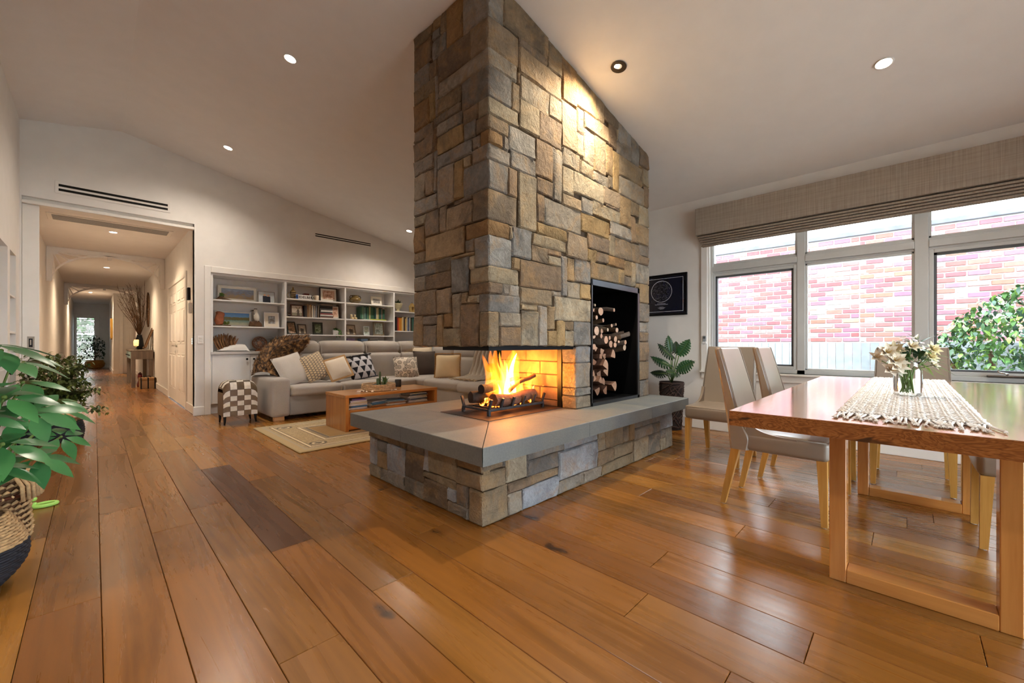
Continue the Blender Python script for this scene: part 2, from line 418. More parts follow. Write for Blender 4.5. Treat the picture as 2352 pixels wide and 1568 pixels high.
# cavity sliding door leaf half out of the wall, with flush pull
d=MB().box(HX0+.002,-.452,YF+.028,YF+.068,.012,HZ-.088,bev=.002).build('door_1',m_trim); struct(d)
pz=1.045
MB().box(-.546,-.49,YF+.0235,YF+.029,pz-.075,pz+.075,bev=.003).build('pull_plate',m_chrome,d)
MB().box(-.533,-.503,YF+.021,YF+.0255,pz-.05,pz+.05,bev=.004).build('pull_recess',m_black,d)
MB().box(-.524,-.512,YF+.0185,YF+.023,pz-.025,pz+.035,bev=.003).build('finger_tab',m_chrome,d)
# double doors in hallway (six-panel leaves)
def leaf(name,parent,along,T,w,h,m,cols=2):
    # local frame: x along width, y = outward (-), z up
    mb=MB(); mb.box(0,w,0,.038,0,h,T=T); o=mb.build(name,m,parent)
    cw=(w-.11*2-.09*(cols-1))/cols
    for i in range(cols):
        xa=.11+i*(cw+.09)
        for z0,z1 in ((.20,.86),(1.02,1.62),(1.72,h-.13)):
            p=MB()
            p.box(xa,xa+cw,-.004,.01,z0,z0+.022,T=T,bev=.003).box(xa,xa+cw,-.004,.01,z1-.022,z1,T=T,bev=.003).box(xa,xa+.022,-.004,.01,z0,z1,T=T,bev=.003).box(xa+cw-.022,xa+cw,-.004,.01,z0,z1,T=T,bev=.003)
            p.box(xa+.045,xa+cw-.045,-.010,.01,z0+.045,z1-.045,T=T,bev=.008); p.build('door_panel',m,o)
    return o
dd=struct(MB().box(HR-.02,HR+.05,DD0-.085,DD0,0,DDZ+.085,bev=.005).box(HR-.02,HR+.05,DD1,DD1+.085,0,DDZ+.085,bev=.005).box(HR-.02,HR+.05,DD0,DD1,DDZ,DDZ+.085,bev=.005).build('door_2',m_trim))
ym=(DD0+DD1)/2; LW=(DD1-DD0)/2-.004
for i,ys in enumerate((DD0+.002,ym+.002)):
    T=Matrix(((0,1,0,HR-.005),(1,0,0,ys),(0,0,1,.012),(0,0,0,1)))   # width along +y, outward -x
    lf=leaf('door_leaf',dd,None,T,LW,DDZ-.016,m_trim,2)
    yh=ym-.07 if i==0 else ym+.07; sg=-1 if i==0 else 1
    h=MB(); h.cyl((HR-.005,yh,1.0),(HR-.014,yh,1.0),.026,n=14); h.cyl((HR-.014,yh,1.0),(HR-.05,yh,1.0),.009); h.tube([(HR-.05,yh,1.0),(HR-.052,yh+sg*.05,1.004),(HR-.048,yh+sg*.12,.996)],[.009,.008,.007]); h.build('lever_handle',m_chrome,lf)
fd=struct(MB().box(FD0-.085,FD0,YC-.02,YC+.05,0,FDZ+.085,bev=.005).box(FD0,HR+.0,YC-.02,YC+.05,FDZ,FDZ+.085,bev=.005).build('door_3',m_trim))
T=Matrix(((1,0,0,FD0+.003),(0,1,0,YC+.04),(0,0,1,.012),(0,0,0,1))); leaf('door_leaf',fd,None,T,.74,FDZ-.016,m_trim,2)
# ================================================================== main window
wf=MB(); FX0,FX1=5.225,5.30
def bar(mb,y0,y1,z0,z1,x0=FX0,x1=FX1): mb.box(x0,x1,min(y0,y1),max(y0,y1),z0,z1,bev=.004)
win=struct(MB().box(XW-.004,FX0+.02,WY1-.02,WY1,WZ0,WZ1).box(XW-.004,FX0+.02,WY0,WY1,WZ1-.02,WZ1).box(XW-.004,FX0+.02,WY0,WY0+.02,WZ0,WZ1).build('window_1',m_trim))
s_=MB(); s_.box(XW-.045,FX0+.02,WY0-.08,WY1+.085,WZ0-.022,WZ0,bev=.005); s_.build('window_sill',m_trim,win)
a=MB(); a.box(XW-.02,XW,WY1-.002,WY1+.074,WZ0,2.62,bev=.005).box(XW-.02,XW,WY0-.074,WY0+.002,WZ0,2.62,bev=.005).box(XW-.018,XW,WY0-.07,WY1+.07,WZ0-.095,WZ0-.022,bev=.005); a.build('architrave',m_trim,win)
cols=[(1.70,.848),(.776,-.043),(-.135,-1.03),(-1.10,-1.96)]
fr=MB(); bar(fr,1.716,1.690,WZ0,WZ1-.02); bar(fr,.848,.776,WZ0,WZ1-.02); bar(fr,-.043,-.135,WZ0,WZ1-.02); bar(fr,-1.03,-1.10,WZ0,WZ1-.02); bar(fr,-1.96,-1.98,WZ0,WZ1-.02); bar(fr,1.70,-1.98,WZ0,WZ0+.045); bar(fr,1.70,-1.98,WZ1-.06,WZ1-.02)
fr.build('window_frame',m_alu,win)
for i,(ya,yb) in enumerate(cols):
    t=MB(); bar(t,ya,yb,1.90,1.965,FX0-.008); t.box(FX0+.012,FX1,yb,ya,1.965,1.985,bev=.003); t.box(FX0+.012,FX1,yb,ya,1.878,1.90,bev=.003); t.build('transom',m_alu,win)
    for (z0,z1,sash) in ((1.985,WZ1-.06,False),(WZ0+.045,1.878,i in (0,2))):
        ia,ib=ya,yb
        if sash:
            q=MB()
            for (p0,p1,w0,w1) in ((ya,ya-.032,z0,z1),(yb+.032,yb,z0,z1),(ya-.032,yb+.032,z0,z0+.035),(ya-.032,yb+.032,z1-.032,z1)): q.box(FX0+.006,FX1,min(p0,p1),max(p0,p1),w0,w1,bev=.004)
            so=q.build('sash',m_alu,win); ia,ib,z0,z1=ya-.032,yb+.032,z0+.035,z1-.032
            q=MB()
            for (p0,p1,w0,w1) in ((ia,ia-.02,z0,z1),(ib+.02,ib,z0,z1),(ia,ib,z0,z0+.018),(ia,ib,z1-.02,z1)): q.box(FX0+.02,FX1-.005,min(p0,p1),max(p0,p1),w0,w1)
            q.build('gasket',m_gask,so)
            # winder
            q=MB(); cy=(ya+yb)/2; q.box(FX0-.03,FX0+.01,cy-.11,cy+.11,WZ0+.045,WZ0+.062,bev=.006).tube([(FX0-.02,cy,WZ0+.062),(FX0-.045,cy,WZ0+.075),(FX0-.05,cy+.05,WZ0+.088)],[.009,.008,.006]).cyl((FX0-.05,cy+.05,WZ0+.085),(FX0-.052,cy+.05,WZ0+.11),.006); q.build('winder',m_chrome,so)
        else:
            q=MB()
            for (p0,p1,w0,w1) in ((ya,ya-.018,z0,z1),(yb+.018,yb,z0,z1),(ya,yb,z0,z0+.018),(ya,yb,z1-.018,z1)): q.box(FX0+.015,FX1-.002,min(p0,p1),max(p0,p1),w0,w1,bev=.002)
            so=q.build('glazing_bead',m_alu,win); ia,ib,z0,z1=ya-.018,yb+.018,z0+.018,z1-.018
        MB().box(5.268,5.272,ib,ia,z0,z1).build('pane',m_glass,win)
# rear sliding glass door (behind the viewpoint) and hall end window with louvres
rd=struct(MB().box(RD0,RD0+.06,YR-.12,YR-.04,0,RDZ).box(RD1-.06,RD1,YR-.12,YR-.04,0,RDZ).box(RD0,RD1,YR-.12,YR-.04,RDZ-.06,RDZ).box(2.37,2.43,YR-.12,YR-.04,0,RDZ).box(RD0,RD1,YR-.12,YR-.04,0,.05).build('window_2',m_alu))
for a_,b_ in ((RD0+.06,2.37),(2.43,RD1-.06)): MB().box(a_,b_,YR-.082,YR-.078,.05,RDZ-.06).build('pane',m_glass,rd)
w3=struct(MB().box(EW0-.0,EW0+.05,YE-.02,YE+.1,EWZ0,EWZ1,bev=.004).box(EW1-.05,EW1,YE-.02,YE+.1,EWZ0,EWZ1,bev=.004).box(EW0,EW1,YE-.02,YE+.1,EWZ1-.06,EWZ1,bev=.004).box(EW0,EW1,YE-.02,YE+.1,EWZ0,EWZ0+.05,bev=.004).box(EW0,EW1,YE-.01,YE+.08,1.50,1.54,bev=.004).build('window_3',m_trim))
MB().box(EW1,EW1+.11,YE-.022,YE,0,EWZ1+.11,bev=.004).box(EW0-.04,EW1,YE-.022,YE,EWZ1,EWZ1+.11,bev=.004).build('architrave',m_trim,w3)
z=.16
while z<2.12:
    if not 1.46<z<1.56: MB().box(EW0+.05,EW1-.05,-.035,.035,-.003,.003,T=TR((0,YE+.03,z),rx=.7)).build('slat',m_trim,w3)
    z+=.062
MB().box(EW0+.05,EW1-.05,YE+.088,YE+.092,EWZ0+.05,EWZ1-.06).build('pane',m_glass,w3)
# ================================================================== outside
m_mort=plain('pale_mortar','97928f',.9,var=.12,vs_=12); m_brick=objcolm('fired_brick',.85,.25,22,.4,60); m_cop=plain('slate_coping','53545a',.7,var=.25)
m_pal=objcolm('weathered_paling',.85,.25,9,.3,50); m_bounce_ground=plain('pale_bounce_ground','aaa69e',.95,var=.3,vs_=2)  # unseen ground: colour made pale to bounce daylight up onto the ceiling
struct(MB().box(5.36,40,-30,40,-.35,-.15).box(-30,5.36,-40,-3.2,-.35,-.15).box(-30,-4.94,-3.2,25,-.35,-.15).box(-30,30,25.4,50,-.35,-.15).build('ground',m_bounce_ground))
bw=thing('brick_wall','weathered red brick boundary wall with pale mortar beyond the grey paling fence','brick wall',(9.6,1,-.15))
ZB=2.98
MB().box(9.612,9.85,-5,6.5,-.15,ZB).build('mortar_bed',m_mort,bw,world=True)
MB().box(9.56,9.9,-5,6.5,ZB,ZB+.085,bev=.01).build('coping',m_cop,bw,world=True)
BC=['8a4f4b','8f5a50','7a464a','a57a66','7a5862','945f5c','824648','8a5553','946a66','a89c96','85525a','905a4b','785060']
RB=random.Random(3); bricks=[]
kk=int((ZB-.3)/.086)
for r in range(kk):
    z0=ZB-.012-(r+1)*.086
    y=-4.9-(.12 if r%2 else 0)
    while y<6.3:
        L=.23
        if y<.62<y+L+.012: L=max(.06,.615-y)
        elif abs(y-.62)<.02: L=.23 if r%2 else .112
        bricks.append((y,L,z0,r)); y+=L+.012
def bmesh_brick(mb,y,L,z0,rng):
    d=rng.uniform(-.004,.004); mb.box(9.6+d,9.64,y+rng.uniform(0,.004),y+L-rng.uniform(0,.004),z0+rng.uniform(0,.003),z0+.074-rng.uniform(0,.003),bev=.006)
vis=[b for b in bricks if b[2]>.95 and -1.5<b[0]<3.3]; vis.sort(key=lambda b:b[0]); ids=set(map(id,vis[:300]))
rst=[MB() for _ in range(5)]
for b in bricks:
    c=C(RB.choice(BC)); t=RB.uniform(.85,1.12); c=tuple(q*t for q in c[:3])+(1,)
    if id(b) in ids:
        mb=MB(); bmesh_brick(mb,*b[:3],RB); mb.build('brick',m_brick,bw,world=True,color=c)
    else: bmesh_brick(rst[RB.randrange(5)],*b[:3],RB)
for i,m in enumerate(rst): o=m.build('brick_field',m_brick,bw,world=True,color=C(BC[i*2])); o['kind']='stuff'
fe=thing('paling_fence','low grey weathered timber paling fence in front of red brick wall','fence',(8,1,-.15))
y=-4.; RB=random.Random(8)
while y<5.2:
    c=C(RB.choice(['7d8386','74797d','858a8c','797f82'])); MB().box(8.0+RB.uniform(-.003,.003),8.02,y,y+.097,-.15,1.055+RB.uniform(-.006,.006),bev=.002).build('paling',m_pal,fe,world=True,color=c); y+=.1
for z in (.15,.75): MB().box(8.022,8.06,-4,5.2,z,z+.07).build('rail',m_pal,fe,world=True,color=C('6a6e70'))
# ================================================================== downlights
def downlight(x,y,hall=False,power=42.,name='downlight',label='round recessed downlight glowing in sloped white ceiling',group='downlights in the sloped ceiling'):
    z=HCZ if hall else ceilz(x); tilt=0 if hall else math.atan(SLP)*(1 if x>RIDX else -1)
    t=bpy.data.objects.new(name,None); COL.objects.link(t); t.location=(x,y,z); t.rotation_euler=(0,tilt,0); tag(t,label,'downlight',group)
    MB().lathe([(.052,-.001),(.056,-.006),(.046,-.007),(.044,.0)],24,cap=False).build('trim_ring',m_white,t)
    MB().lathe([(.0,-.0035),(.044,-.0035)],20,cap=False).build('lens',m_lamp,t)
    l=bpy.data.lights.new('bulb','SPOT'); l.energy=power*DL; l.color=(1,.74,.48) if hall else WARM; l.spot_size=2.5; l.spot_blend=1.; l.shadow_soft_size=.045
    o=bpy.data.objects.new('bulb_offscreen' if x<-1 else 'bulb',l); COL.objects.link(o); o.parent=t; o.location=(0,0,-.012)
for x,y in ((1.23,3.98),(1.223,6.374),(3.932,6.392),(3.956,.123),(-1.95,2.14),(-1.95,-.82),(-4.0,.8)): downlight(x,y)
for x,y in ((.207,8.9),(.2,13.1),(-.085,19.8)): downlight(x,y,True,62.,label='round recessed downlight glowing in flat hallway ceiling',group='downlights in the hallway ceiling')
# directional lamp washing the stone
gx,gy=2.932,1.66; gz=ceilz(gx); tl=math.atan(SLP)
t=bpy.data.objects.new('accent_downlight',None); COL.objects.link(t); t.location=(gx,gy,gz); t.rotation_euler=(0,tl,0); tag(t,'dark recessed swivel spotlight aimed at the stone chimney','spotlight')
MB().lathe([(.058,-.002),(.062,-.006),(.054,-.008),(.03,.0),(.026,-.002)],24,cap=False).build('trim_ring',plain('bronze_trim','4a4138',.35,.8),t)
MB().lathe([(.0,-.004),(.016,-.004)],16,cap=False,T=TR((-.012,.014,0))).build('lens',m_lamp,t)
l=bpy.data.lights.new('bulb','SPOT'); l.energy=72; l.color=(1,.84,.62); l.spot_size=2.4; l.spot_blend=1.; l.shadow_soft_size=.02
o=bpy.data.objects.new('bulb',l); COL.objects.link(o); o.parent=t; o.location=(-.01,.012,-.02)
dv=Vector((2.72,1.97,2.2))-Vector((gx,gy,gz)); q=dv.to_track_quat('-Z','Y'); o.rotation_euler=(t.rotation_euler.to_matrix().inverted()@q.to_matrix()).to_euler()
# ================================================================== stone fireplace
def stonem():
    s=N('split_sandstone'); v=s.pos(19.); oc=s.n('ObjectInfo').outputs['Color']; rnd=s.n('ObjectInfo').outputs['Random']
    n1=s.noise(v,7,6,.65); n2=s.noise(v,2.6,4,.6,.8); n3=s.noise(v,38,5,.7); n4=s.noise(v,5.,5,.7,1.2)
    k=s.ramp(n1,[(.25,g1(.62)),(.5,g1(.95)),(.75,g1(1.22))]); col=s.mix(1.,oc,k,'MULTIPLY')
    col=s.mix(s.ramp(n4,[(.48,g1(0)),(.68,g1(.45))]),col,C('b08a58'))
    thr=s.math('ADD',n2,s.math('MULTIPLY',s.math('SUBTRACT',rnd,.5),.22)); col=s.mix(s.ramp(thr,[(.58,g1(0)),(.70,g1(.5))]),col,C('4d4a48'))
    fine=s.ramp(n3,[(.3,g1(.8)),(.7,g1(1.1))]); col=s.mix(1.,col,fine,'MULTIPLY')
    s.principled(Base_Color=col,Roughness=.88,Specular_IOR_Level=.25)
    cl=s.noise(s.map(v,(1,1,1),rot=(.4,.3,.6)),9,7,.7,.9); h=s.math('ADD',s.math('MULTIPLY',cl,1.),s.math('MULTIPLY',n3,.35)); s.bump(h,1.,.035); return s.m
m_stone=stonem(); m_mortar=plain('recessed_mortar','5b4d40',.95,var=.3,vs_=20)
RS=random.Random(21)
WARMC=['a08b71','967f68','a88f6e','8e7a66','9a8870','aa9068','8c7c6c','9f8d78','a5825a','958a7e']
COOLC=['a69c8e','9a948c','ac9f8c','989692','b3a68f','a49b90','918c86','ac9c82','b09c7c','9e978f','999a9c']
BASEC=COOLC[:8]+WARMC[:5]+['a9aeb6','b0b4ba']
def pick(pal): 
    c=C(RS.choice(pal)); t=RS.uniform(.72,1.0); return tuple(q*t for q in c[:3])+(1,)
def stone_mesh(cols,zb,zt_,nrm,depth,r=.009):
    """cols: list of (s, pos2d(x,y), outward(x,y)) along the run; zb/zt functions of s"""
    mb=MB(); mb.smooth=True; k=max(range(len(cols)-1),key=lambda i:abs(cols[i+1][0]-cols[i][0]))
    if abs(cols[k+1][0]-cols[k][0])>.05:
        for f in (.66,.33):
            s0,p0,o0=cols[k]; s1,p1,o1=cols[k+1] if f==.66 else nx
            if f==.66: nx=cols[k+1]
            cols=cols[:k+1]+[(s0+(nx[0]-s0)*f,(p0[0]+(nx[1][0]-p0[0])*f,p0[1]+(nx[1][1]-p0[1])*f),o0)]+cols[k+1:]
    n=len(cols); W=5; V=[]; amp=RS.uniform(.010,.024); tx=RS.uniform(-.5,.5); tz=RS.uniform(-.5,.5); sd=RS.uniform(0,99)
    for i,(s,p,o) in enumerate(cols):
        b,t=zb(s),zt_(s); e=min(r,(t-b)*.3); zm=(b+t)/2+RS.uniform(-.15,.15)*(t-b)
        for j,z in enumerate((b,b+e,zm,t-e,t)):
            edge=(i in (0,n-1)) or (j in (0,4)); near=(i in (1,n-2)) or (j in (1,3))
            if edge: d=-.007
            else:
                d=amp*(noise.noise(Vector((s*9+sd,z*9,sd)))+.5*noise.noise(Vector((s*23+sd,z*23,sd)))+.15)+.016*(tx*((i/(n-1))-.5)+tz*((j/4)-.5))
                if near: d*=.7
            if (i in (0,n-1)) and (j in (0,4)): d=-.009
            zz=z+(RS.uniform(-.004,.004) if edge else RS.uniform(-.007,.007)*(j==2)); js=RS.uniform(-.004,.004)
            V.append(Vector((p[0]+o[0]*d-o[1]*js,p[1]+o[1]*d+o[0]*js,zz)))
    F=[(i*W+j,(i+1)*W+j,(i+1)*W+j+1,i*W+j+1) for i in range(n-1) for j in range(W-1)]
    ring=[i*W for i in range(n)]+[(n-1)*W+j for j in range(1,W)]+[i*W+W-1 for i in range(n-2,-1,-1)]+list(range(W-2,0,-1))
    B=[]
    for q in ring:
        s,p,o=cols[q//W]; v=V[q]; B.append(Vector((v.x-o[0]*depth,v.y-o[1]*depth,v.z)))
    base=len(V); m=len(ring)
    F+=[(ring[q],base+q,base+(q+1)%m,ring[(q+1)%m]) for q in range(m)]
    mb.add(V+B,F); return mb
def pack(rects,region,blocked=(),fill=True,gap=.0015):
    """rects [s0,s1,z0,z1] -> cut overlaps, grow to touch, fill holes"""
    S0,S1,Z0,Z1=region; out=[]
    for r in rects:
        s0,s1=sorted(r[:2]); z0,z1=sorted(r[2:4]); s0=max(s0,S0); s1=min(s1,S1); z0=max(z0,Z0); z1=min(z1,Z1)
        if s1-s0>.02 and z1-z0>.02: out.append([s0,s1,z0,z1])
    bl=[list(b) for b in blocked]
    for _ in range(6):
        for i,a in enumerate(out):
            for b in out[i+1:]+bl:
                ox=min(a[1],b[1])-max(a[0],b[0]); oz=min(a[3],b[3])-max(a[2],b[2])
                if ox>0 and oz>0:
                    fx=b in bl
                    if ox<oz:
                        if a[0]+a[1]<b[0]+b[1]:
                            m=b[0] if fx else (a[1]+b[0])/2; a[1]=m
                            if not fx: b[0]=m
                        else:
                            m=b[1] if fx else (a[0]+b[1])/2; a[0]=m
                            if not fx: b[1]=m
                    else:
                        if a[2]+a[3]<b[2]+b[3]:
                            m=b[2] if fx else (a[3]+b[2])/2; a[3]=m
                            if not fx: b[2]=m
                        else:
                            m=b[3] if fx else (a[2]+b[3])/2; a[2]=m
                            if not fx: b[3]=m
    out=[a for a in out if a[1]-a[0]>.025 and a[3]-a[2]>.02]
    def hit(a,skip):
        for b in out+bl:
            if b is skip: continue
            if min(a[1],b[1])-max(a[0],b[0])>1e-6 and min(a[3],b[3])-max(a[2],b[2])>1e-6: return True
        return False
    def grow(lst,steps):
        for _ in range(steps):
            for a in lst:
                for k,d in ((0,-.008),(1,.008),(2,-.008),(3,.008)):
                    c=list(a); c[k]+=d
                    if c[0]<S0: c[0]=S0
                    if c[1]>S1: c[1]=S1
                    if c[2]<Z0: c[2]=Z0
                    if c[3]>Z1: c[3]=Z1
                    if not hit(c,a): a[:]=c
    grow(out,6)
    if fill:
        g=.02; ns=int((S1-S0)/g); nz=int((Z1-Z0)/g); occ=[[False]*ns for _ in range(nz)]
        for j in range(nz):
            for i in range(ns):
                c=(S0+(i+.5)*g,Z0+(j+.5)*g); occ[j][i]=any(b[0]<c[0]<b[1] and b[2]<c[1]<b[3] for b in out+bl)
        new=[]
        for j in range(nz):
            for i in range(ns):
                if occ[j][i]: continue
                w=1
                while i+w<ns and not occ[j][i+w] and w<RS.choice((6,9,13)): w+=1
                hh=1
                while j+hh<nz and hh<RS.choice((4,7,10)) and not any(occ[j+hh][i+q] for q in range(w)): hh+=1
                for a in range(hh):
                    for b in range(w): occ[j+a][i+b]=True
                c=[S0+i*g+.004,S0+(i+w)*g-.004,Z0+j*g+.004,Z0+(j+hh)*g-.004]
                if not hit(c,None) and min(c[1]-c[0],c[3]-c[2])>.010: new.append(c)
        out+=new; grow(new,4)
    grow(out,10)
    return [[a[0]+gap/2,a[1]-gap/2,a[2]+gap/2,a[3]-gap/2] for a in out]
FY,FX,FBK,FRX=1.96,1.794,2.85,4.09      # chimney: front face y, left face x, back y, right x
SZT,SZB=.49,.39                          # hearth slab
HB=1.012                                 # underside of the hood stones
NX0,NX1,NZ1=2.996,3.861,1.592            # log niche
PXL=2.77                                 # pillar inner face
FP_=thing('stone_fireplace','floor-to-ceiling rough stone fireplace with open corner hearth and grey slab','fireplace',(2.8,2.4,0))
cz=lambda x:ceilz(x)-.002
core=MB(); i_=.03
def slab_prism(x0,x1,z0,y0=FY+i_,y1=FBK-.0): core.prism([(x0,z0),(x1,z0),(x1,cz(x1)),(x0,cz(x0))],y0,y1,'y')
slab_prism(FX+i_,NX0-.012,HB+.01); slab_prism(NX0-.012,NX1+.012,NZ1+.03); slab_prism(NX1+.012,FRX,SZT)
core.box(PXL+i_,NX0-.012,FY+i_,FBK,SZT,HB+.01); core.box(NX0-.012,NX1+.012,FBK-.1,FBK,SZT,NZ1+.03)
CORE=core.build('chimney_breast',m_mortar,FP_,world=True)
sa=3.1367
A=lambda x0,x1,a,b:(930+x0/sa,930+x1/sa,a/sa,b/sa)
B=lambda x0,x1,a,b:(930+x0/sa,930+x1/sa,400+a/sa,400+b/sa)
def yface(px,Y):
    u0,u1,v0,v1=px; um=(u0+u1)/2; return [ony(u0,0,Y).x,ony(u1,0,Y).x,ony(um,v1,Y).z,ony(um,v0,Y).z]
def xface(px,X):
    u0,u1,v0,v1=px; um=(u0+u1)/2; return [onx(u1,0,X).y,onx(u0,0,X).y,onx(um,v1,X).z,onx(um,v0,X).z]
UC=1122.8
corner=[A(415,712,-200,105),A(470,820,105,330),A(240,810,330,460),A(405,770,460,685),A(525,820,685,810),A(510,750,810,920),A(540,705,920,1025),A(480,760,1025,1135),A(420,745,1135,1350),
 B(485,810,95,317),B(440,755,317,432),B(500,770,432,655),B(465,820,655,770),B(455,705,770,858),B(530,830,858,985),B(535,680,985,1240)]
yf=[A(*q) for q in ((712,1035,110,330),(825,985,290,370),(1030,1135,290,540),(825,1130,420,660),(1135,1235,400,740),(832,1035,590,770),(1040,1130,690,850),(835,970,740,960),(970,1130,850,1050),(1130,1240,750,1080),(1240,1380,560,870),(1245,1300,860,960),(1300,1470,800,990),(1380,1440,660,810),(1435,1540,770,930),(1470,1525,870,1040),(1540,1640,890,1080),(1530,1620,1010,1130),(1625,1690,1010,1190),(1690,1765,1080,1220),(772,828,640,870),(705,750,970,1050),(750,930,900,1110),(930,1070,1010,1240),(765,960,1120,1250),(1070,1140,1120,1450),(1140,1240,1080,1200),(1240,1290,960,1120),(1285,1365,960,1170),(1365,1450,980,1250),(1450,1500,1060,1220),(1500,1545,1180,1330),(1545,1710,1150,1290),(1550,1720,1320,1450),(1710,1765,1210,1350),(1725,1765,1350,1460),(745,815,1230,1420),(820,955,1250,1660),(960,1055,1320,1420),(950,1005,1380,1600),(1140,1225,1280,1400),(1215,1440,1270,1470),(1290,1360,1180,1280),(1365,1450,1250,1340),(1010,1275,1440,1660))]
yf+=[B(*q) for q in ((1130,1275,150,260),(1275,1355,190,290),(1355,1550,200,350),(1270,1470,290,440),(1430,1550,100,190),(1550,1640,170,350),(1640,1690,200,300),(1690,1760,230,370),(1665,1760,370,510),(1500,1620,340,460),(1620,1665,300,480),(945,1170,370,470),(775,915,380,600),(920,1160,430,550),(1165,1320,430,610),(1320,1475,440,560),(1475,1515,440,560),(1515,1690,480,620),(1690,1765,510,590),(1690,1755,590,650),(925,1035,510,640),(1040,1130,540,590),(1025,1110,590,660),(830,1125,620,830),(775,830,600,680),(1130,1170,590,880),(1170,1225,605,770),(1225,1345,620,780),(1315,1380,560,630),(1380,1460,560,640),(1460,1580,590,670),(1350,1545,650,750),(1545,1585,680,770),(1585,1635,630,720),(1635,1660,640,790),(1580,1630,740,800),(1665,1755,650,790),(1170,1265,780,880),(1265,1340,790,900),(825,1070,820,940),(705,755,790,860),(755,820,790,880),(1050,1125,840,880),(1080,1340,890,1060),(835,960,935,975),(835,965,985,1235),(690,840,990,1095),(690,840,1100,1230),(965,1028,950,1230),(1028,1085,950,1120),(1033,1100,1125,1230),(1100,1160,1055,1230),(1160,1220,1060,1125),(1160,1225,1130,1230),(1220,1340,1065,1235),(1705,1755,795,925),(1690,1755,930,1065),(1690,1755,1070,1140),(1690,1755,1140,1205),(1690,1755,1210,1345),(1690,1755,1350,1480),(1690,1755,1485,1620))]
xf=[A(*q) for q in ((62,200,210,330),(205,255,110,200),(255,295,90,240),(290,415,0,320),(200,295,250,415),(195,250,210,290),(65,195,280,460),(225,470,260,560),(70,170,500,640),(172,225,440,560),(80,215,580,740),(215,245,600,820),(245,400,630,800),(75,172,710,930),(175,215,660,860),(205,395,770,880),(215,305,880,960),(305,415,810,930),(415,525,740,880),(75,205,900,1010),(205,235,910,1060),(235,415,920,1080),(420,505,870,1020),(75,205,985,1120),(490,535,980,1070),(235,480,1020,1180),(70,205,1130,1250),(205,235,1100,1400),(225,345,1180,1480),(350,418,1170,1390),(65,145,1250,1440),(145,200,1240,1400),(70,225,1400,1540))]
xf+=[B(*q) for q in ((75,145,290,370),(145,250,250,440),(250,295,230,400),(295,485,180,390),(430,485,150,220),(75,145,375,560),(145,425,400,610),(430,498,460,560),(330,495,570,600),(75,145,560,635),(75,215,630,730),(215,330,605,705),(330,460,600,850),(460,500,585,670),(75,150,735,840),(150,330,710,825),(70,225,840,1020),(225,325,825,1005),(345,405,860,1100),(405,450,860,930),(450,530,870,930),(75,130,1020,1220),(130,230,1020,1085),(125,230,1090,1230),(230,275,1010,1230),(275,340,1000,1105),(275,400,1110,1230),(400,530,935,1235))]
def emit(parent,rects,axis,plane,pal,ztop=None,depth=.05):
    for a in rects:
        s0,s1,z0,z1=a
        if ztop and z0>min(ztop(s0),ztop(s1))-.03: continue
        e=min(.009,(s1-s0)*.3); ss=[s0,s0+e,s1-e,s1]
        if axis=='y': cols=[(s,(s,plane),(0,-1)) for s in ss]
        else: cols=[(s,(plane,s),(-1,0)) for s in reversed(ss)]
        zt_=(lambda s:min(z1,ztop(s))) if ztop else (lambda s:z1)
        mb=stone_mesh(cols,lambda s:z0,zt_,None,depth); mb.build('stone',m_stone,parent,world=True,color=pick(pal),sharp=.42)
def emit_corner(parent,X,Y,ys,xs,z0,z1,pal,ztop=None):
    # wraps: left face from y=ys down to corner, then front face to x=xs
    cols=[]; e=.009
    for y in (ys,ys-e,Y+.012): cols.append((Y-y,(X,y),(-1,0)))
    cols.append((0,(X+.004,Y+.004),(-.7,-.7)))
    for x in (X+.012,xs-e,xs): cols.append((x-X,(x,Y),(0,-1)))
    zt_=(lambda s:min(z1,ztop(X+max(0,s)))) if ztop else (lambda s:z1)
    stone_mesh(cols,lambda s:z0,zt_,None,.05).build('stone',m_stone,parent,world=True,color=pick(pal),sharp=.42)
zc0=[]; 
for px in corner:
    u0,u1,v0,v1=px; z1=ony(UC,v0,FY).z; z0=ony(UC,v1,FY).z; z0=max(z0,HB); zc0.append((onx(u0,0,FX).y,ony(u1,0,FY).x,z0,min(z1,ceilz(FX)-.004)))
topy=lambda x:ceilz(x)-.006
for i,(ys,xs,z0,z1) in enumerate(zc0): emit_corner(CORE,FX,FY,ys-.001,xs-.001,z0+.001,z1-.001,COOLC[:8]+WARMC,topy)
bly=[(FX-.01,xs,z0,z1) for ys,xs,z0,z1 in zc0]; blx=[(FY-.01,ys,z0,z1) for ys,xs,z0,z1 in zc0]
ry=pack([yface(q,FY) for q in yf],(FX,FRX,SZT,3.5),bly+[(FX-.1,PXL-.0,0,HB),(PXL,NX0-.006,0,HB),(NX0-.006,NX1+.006,0,NZ1+.006)])
emit(CORE,ry,'y',FY,COOLC[:8]+WARMC,topy)
rx=pack([xface(q,FX) for q in xf],(FY,FBK,HB,3.5),blx)
emit(CORE,rx,'x',FX,COOLC[:8]+WARMC,lambda s:ceilz(FX)-.006)
# pillar beside the firebox: stones wrap its inner corner
pz=[1.01,.873,.663,.595,SZT]
for a,b in zip(pz[1:],pz[:-1]): emit_corner(CORE,PXL,FY,2.105,NX0-.01,a+.001,b-.001,COOLC)
# right return of the chimney: a few quoins seen edge-on
zz=SZT
while zz<2.9:
    h=RS.uniform(.12,.24); t=min(zz+h,3.0)
    stone_mesh([(0,(FRX,FY+.05),(1,0)),(.02,(FRX,FY+.07),(1,0)),(.3,(FRX,FBK-.1),(1,0)),(.32,(FRX,FBK-.05),(1,0))],lambda s:zz+.003,lambda s:t-.003,None,.05).build('stone',m_stone,CORE,world=True,color=pick(COOLC)); zz=t
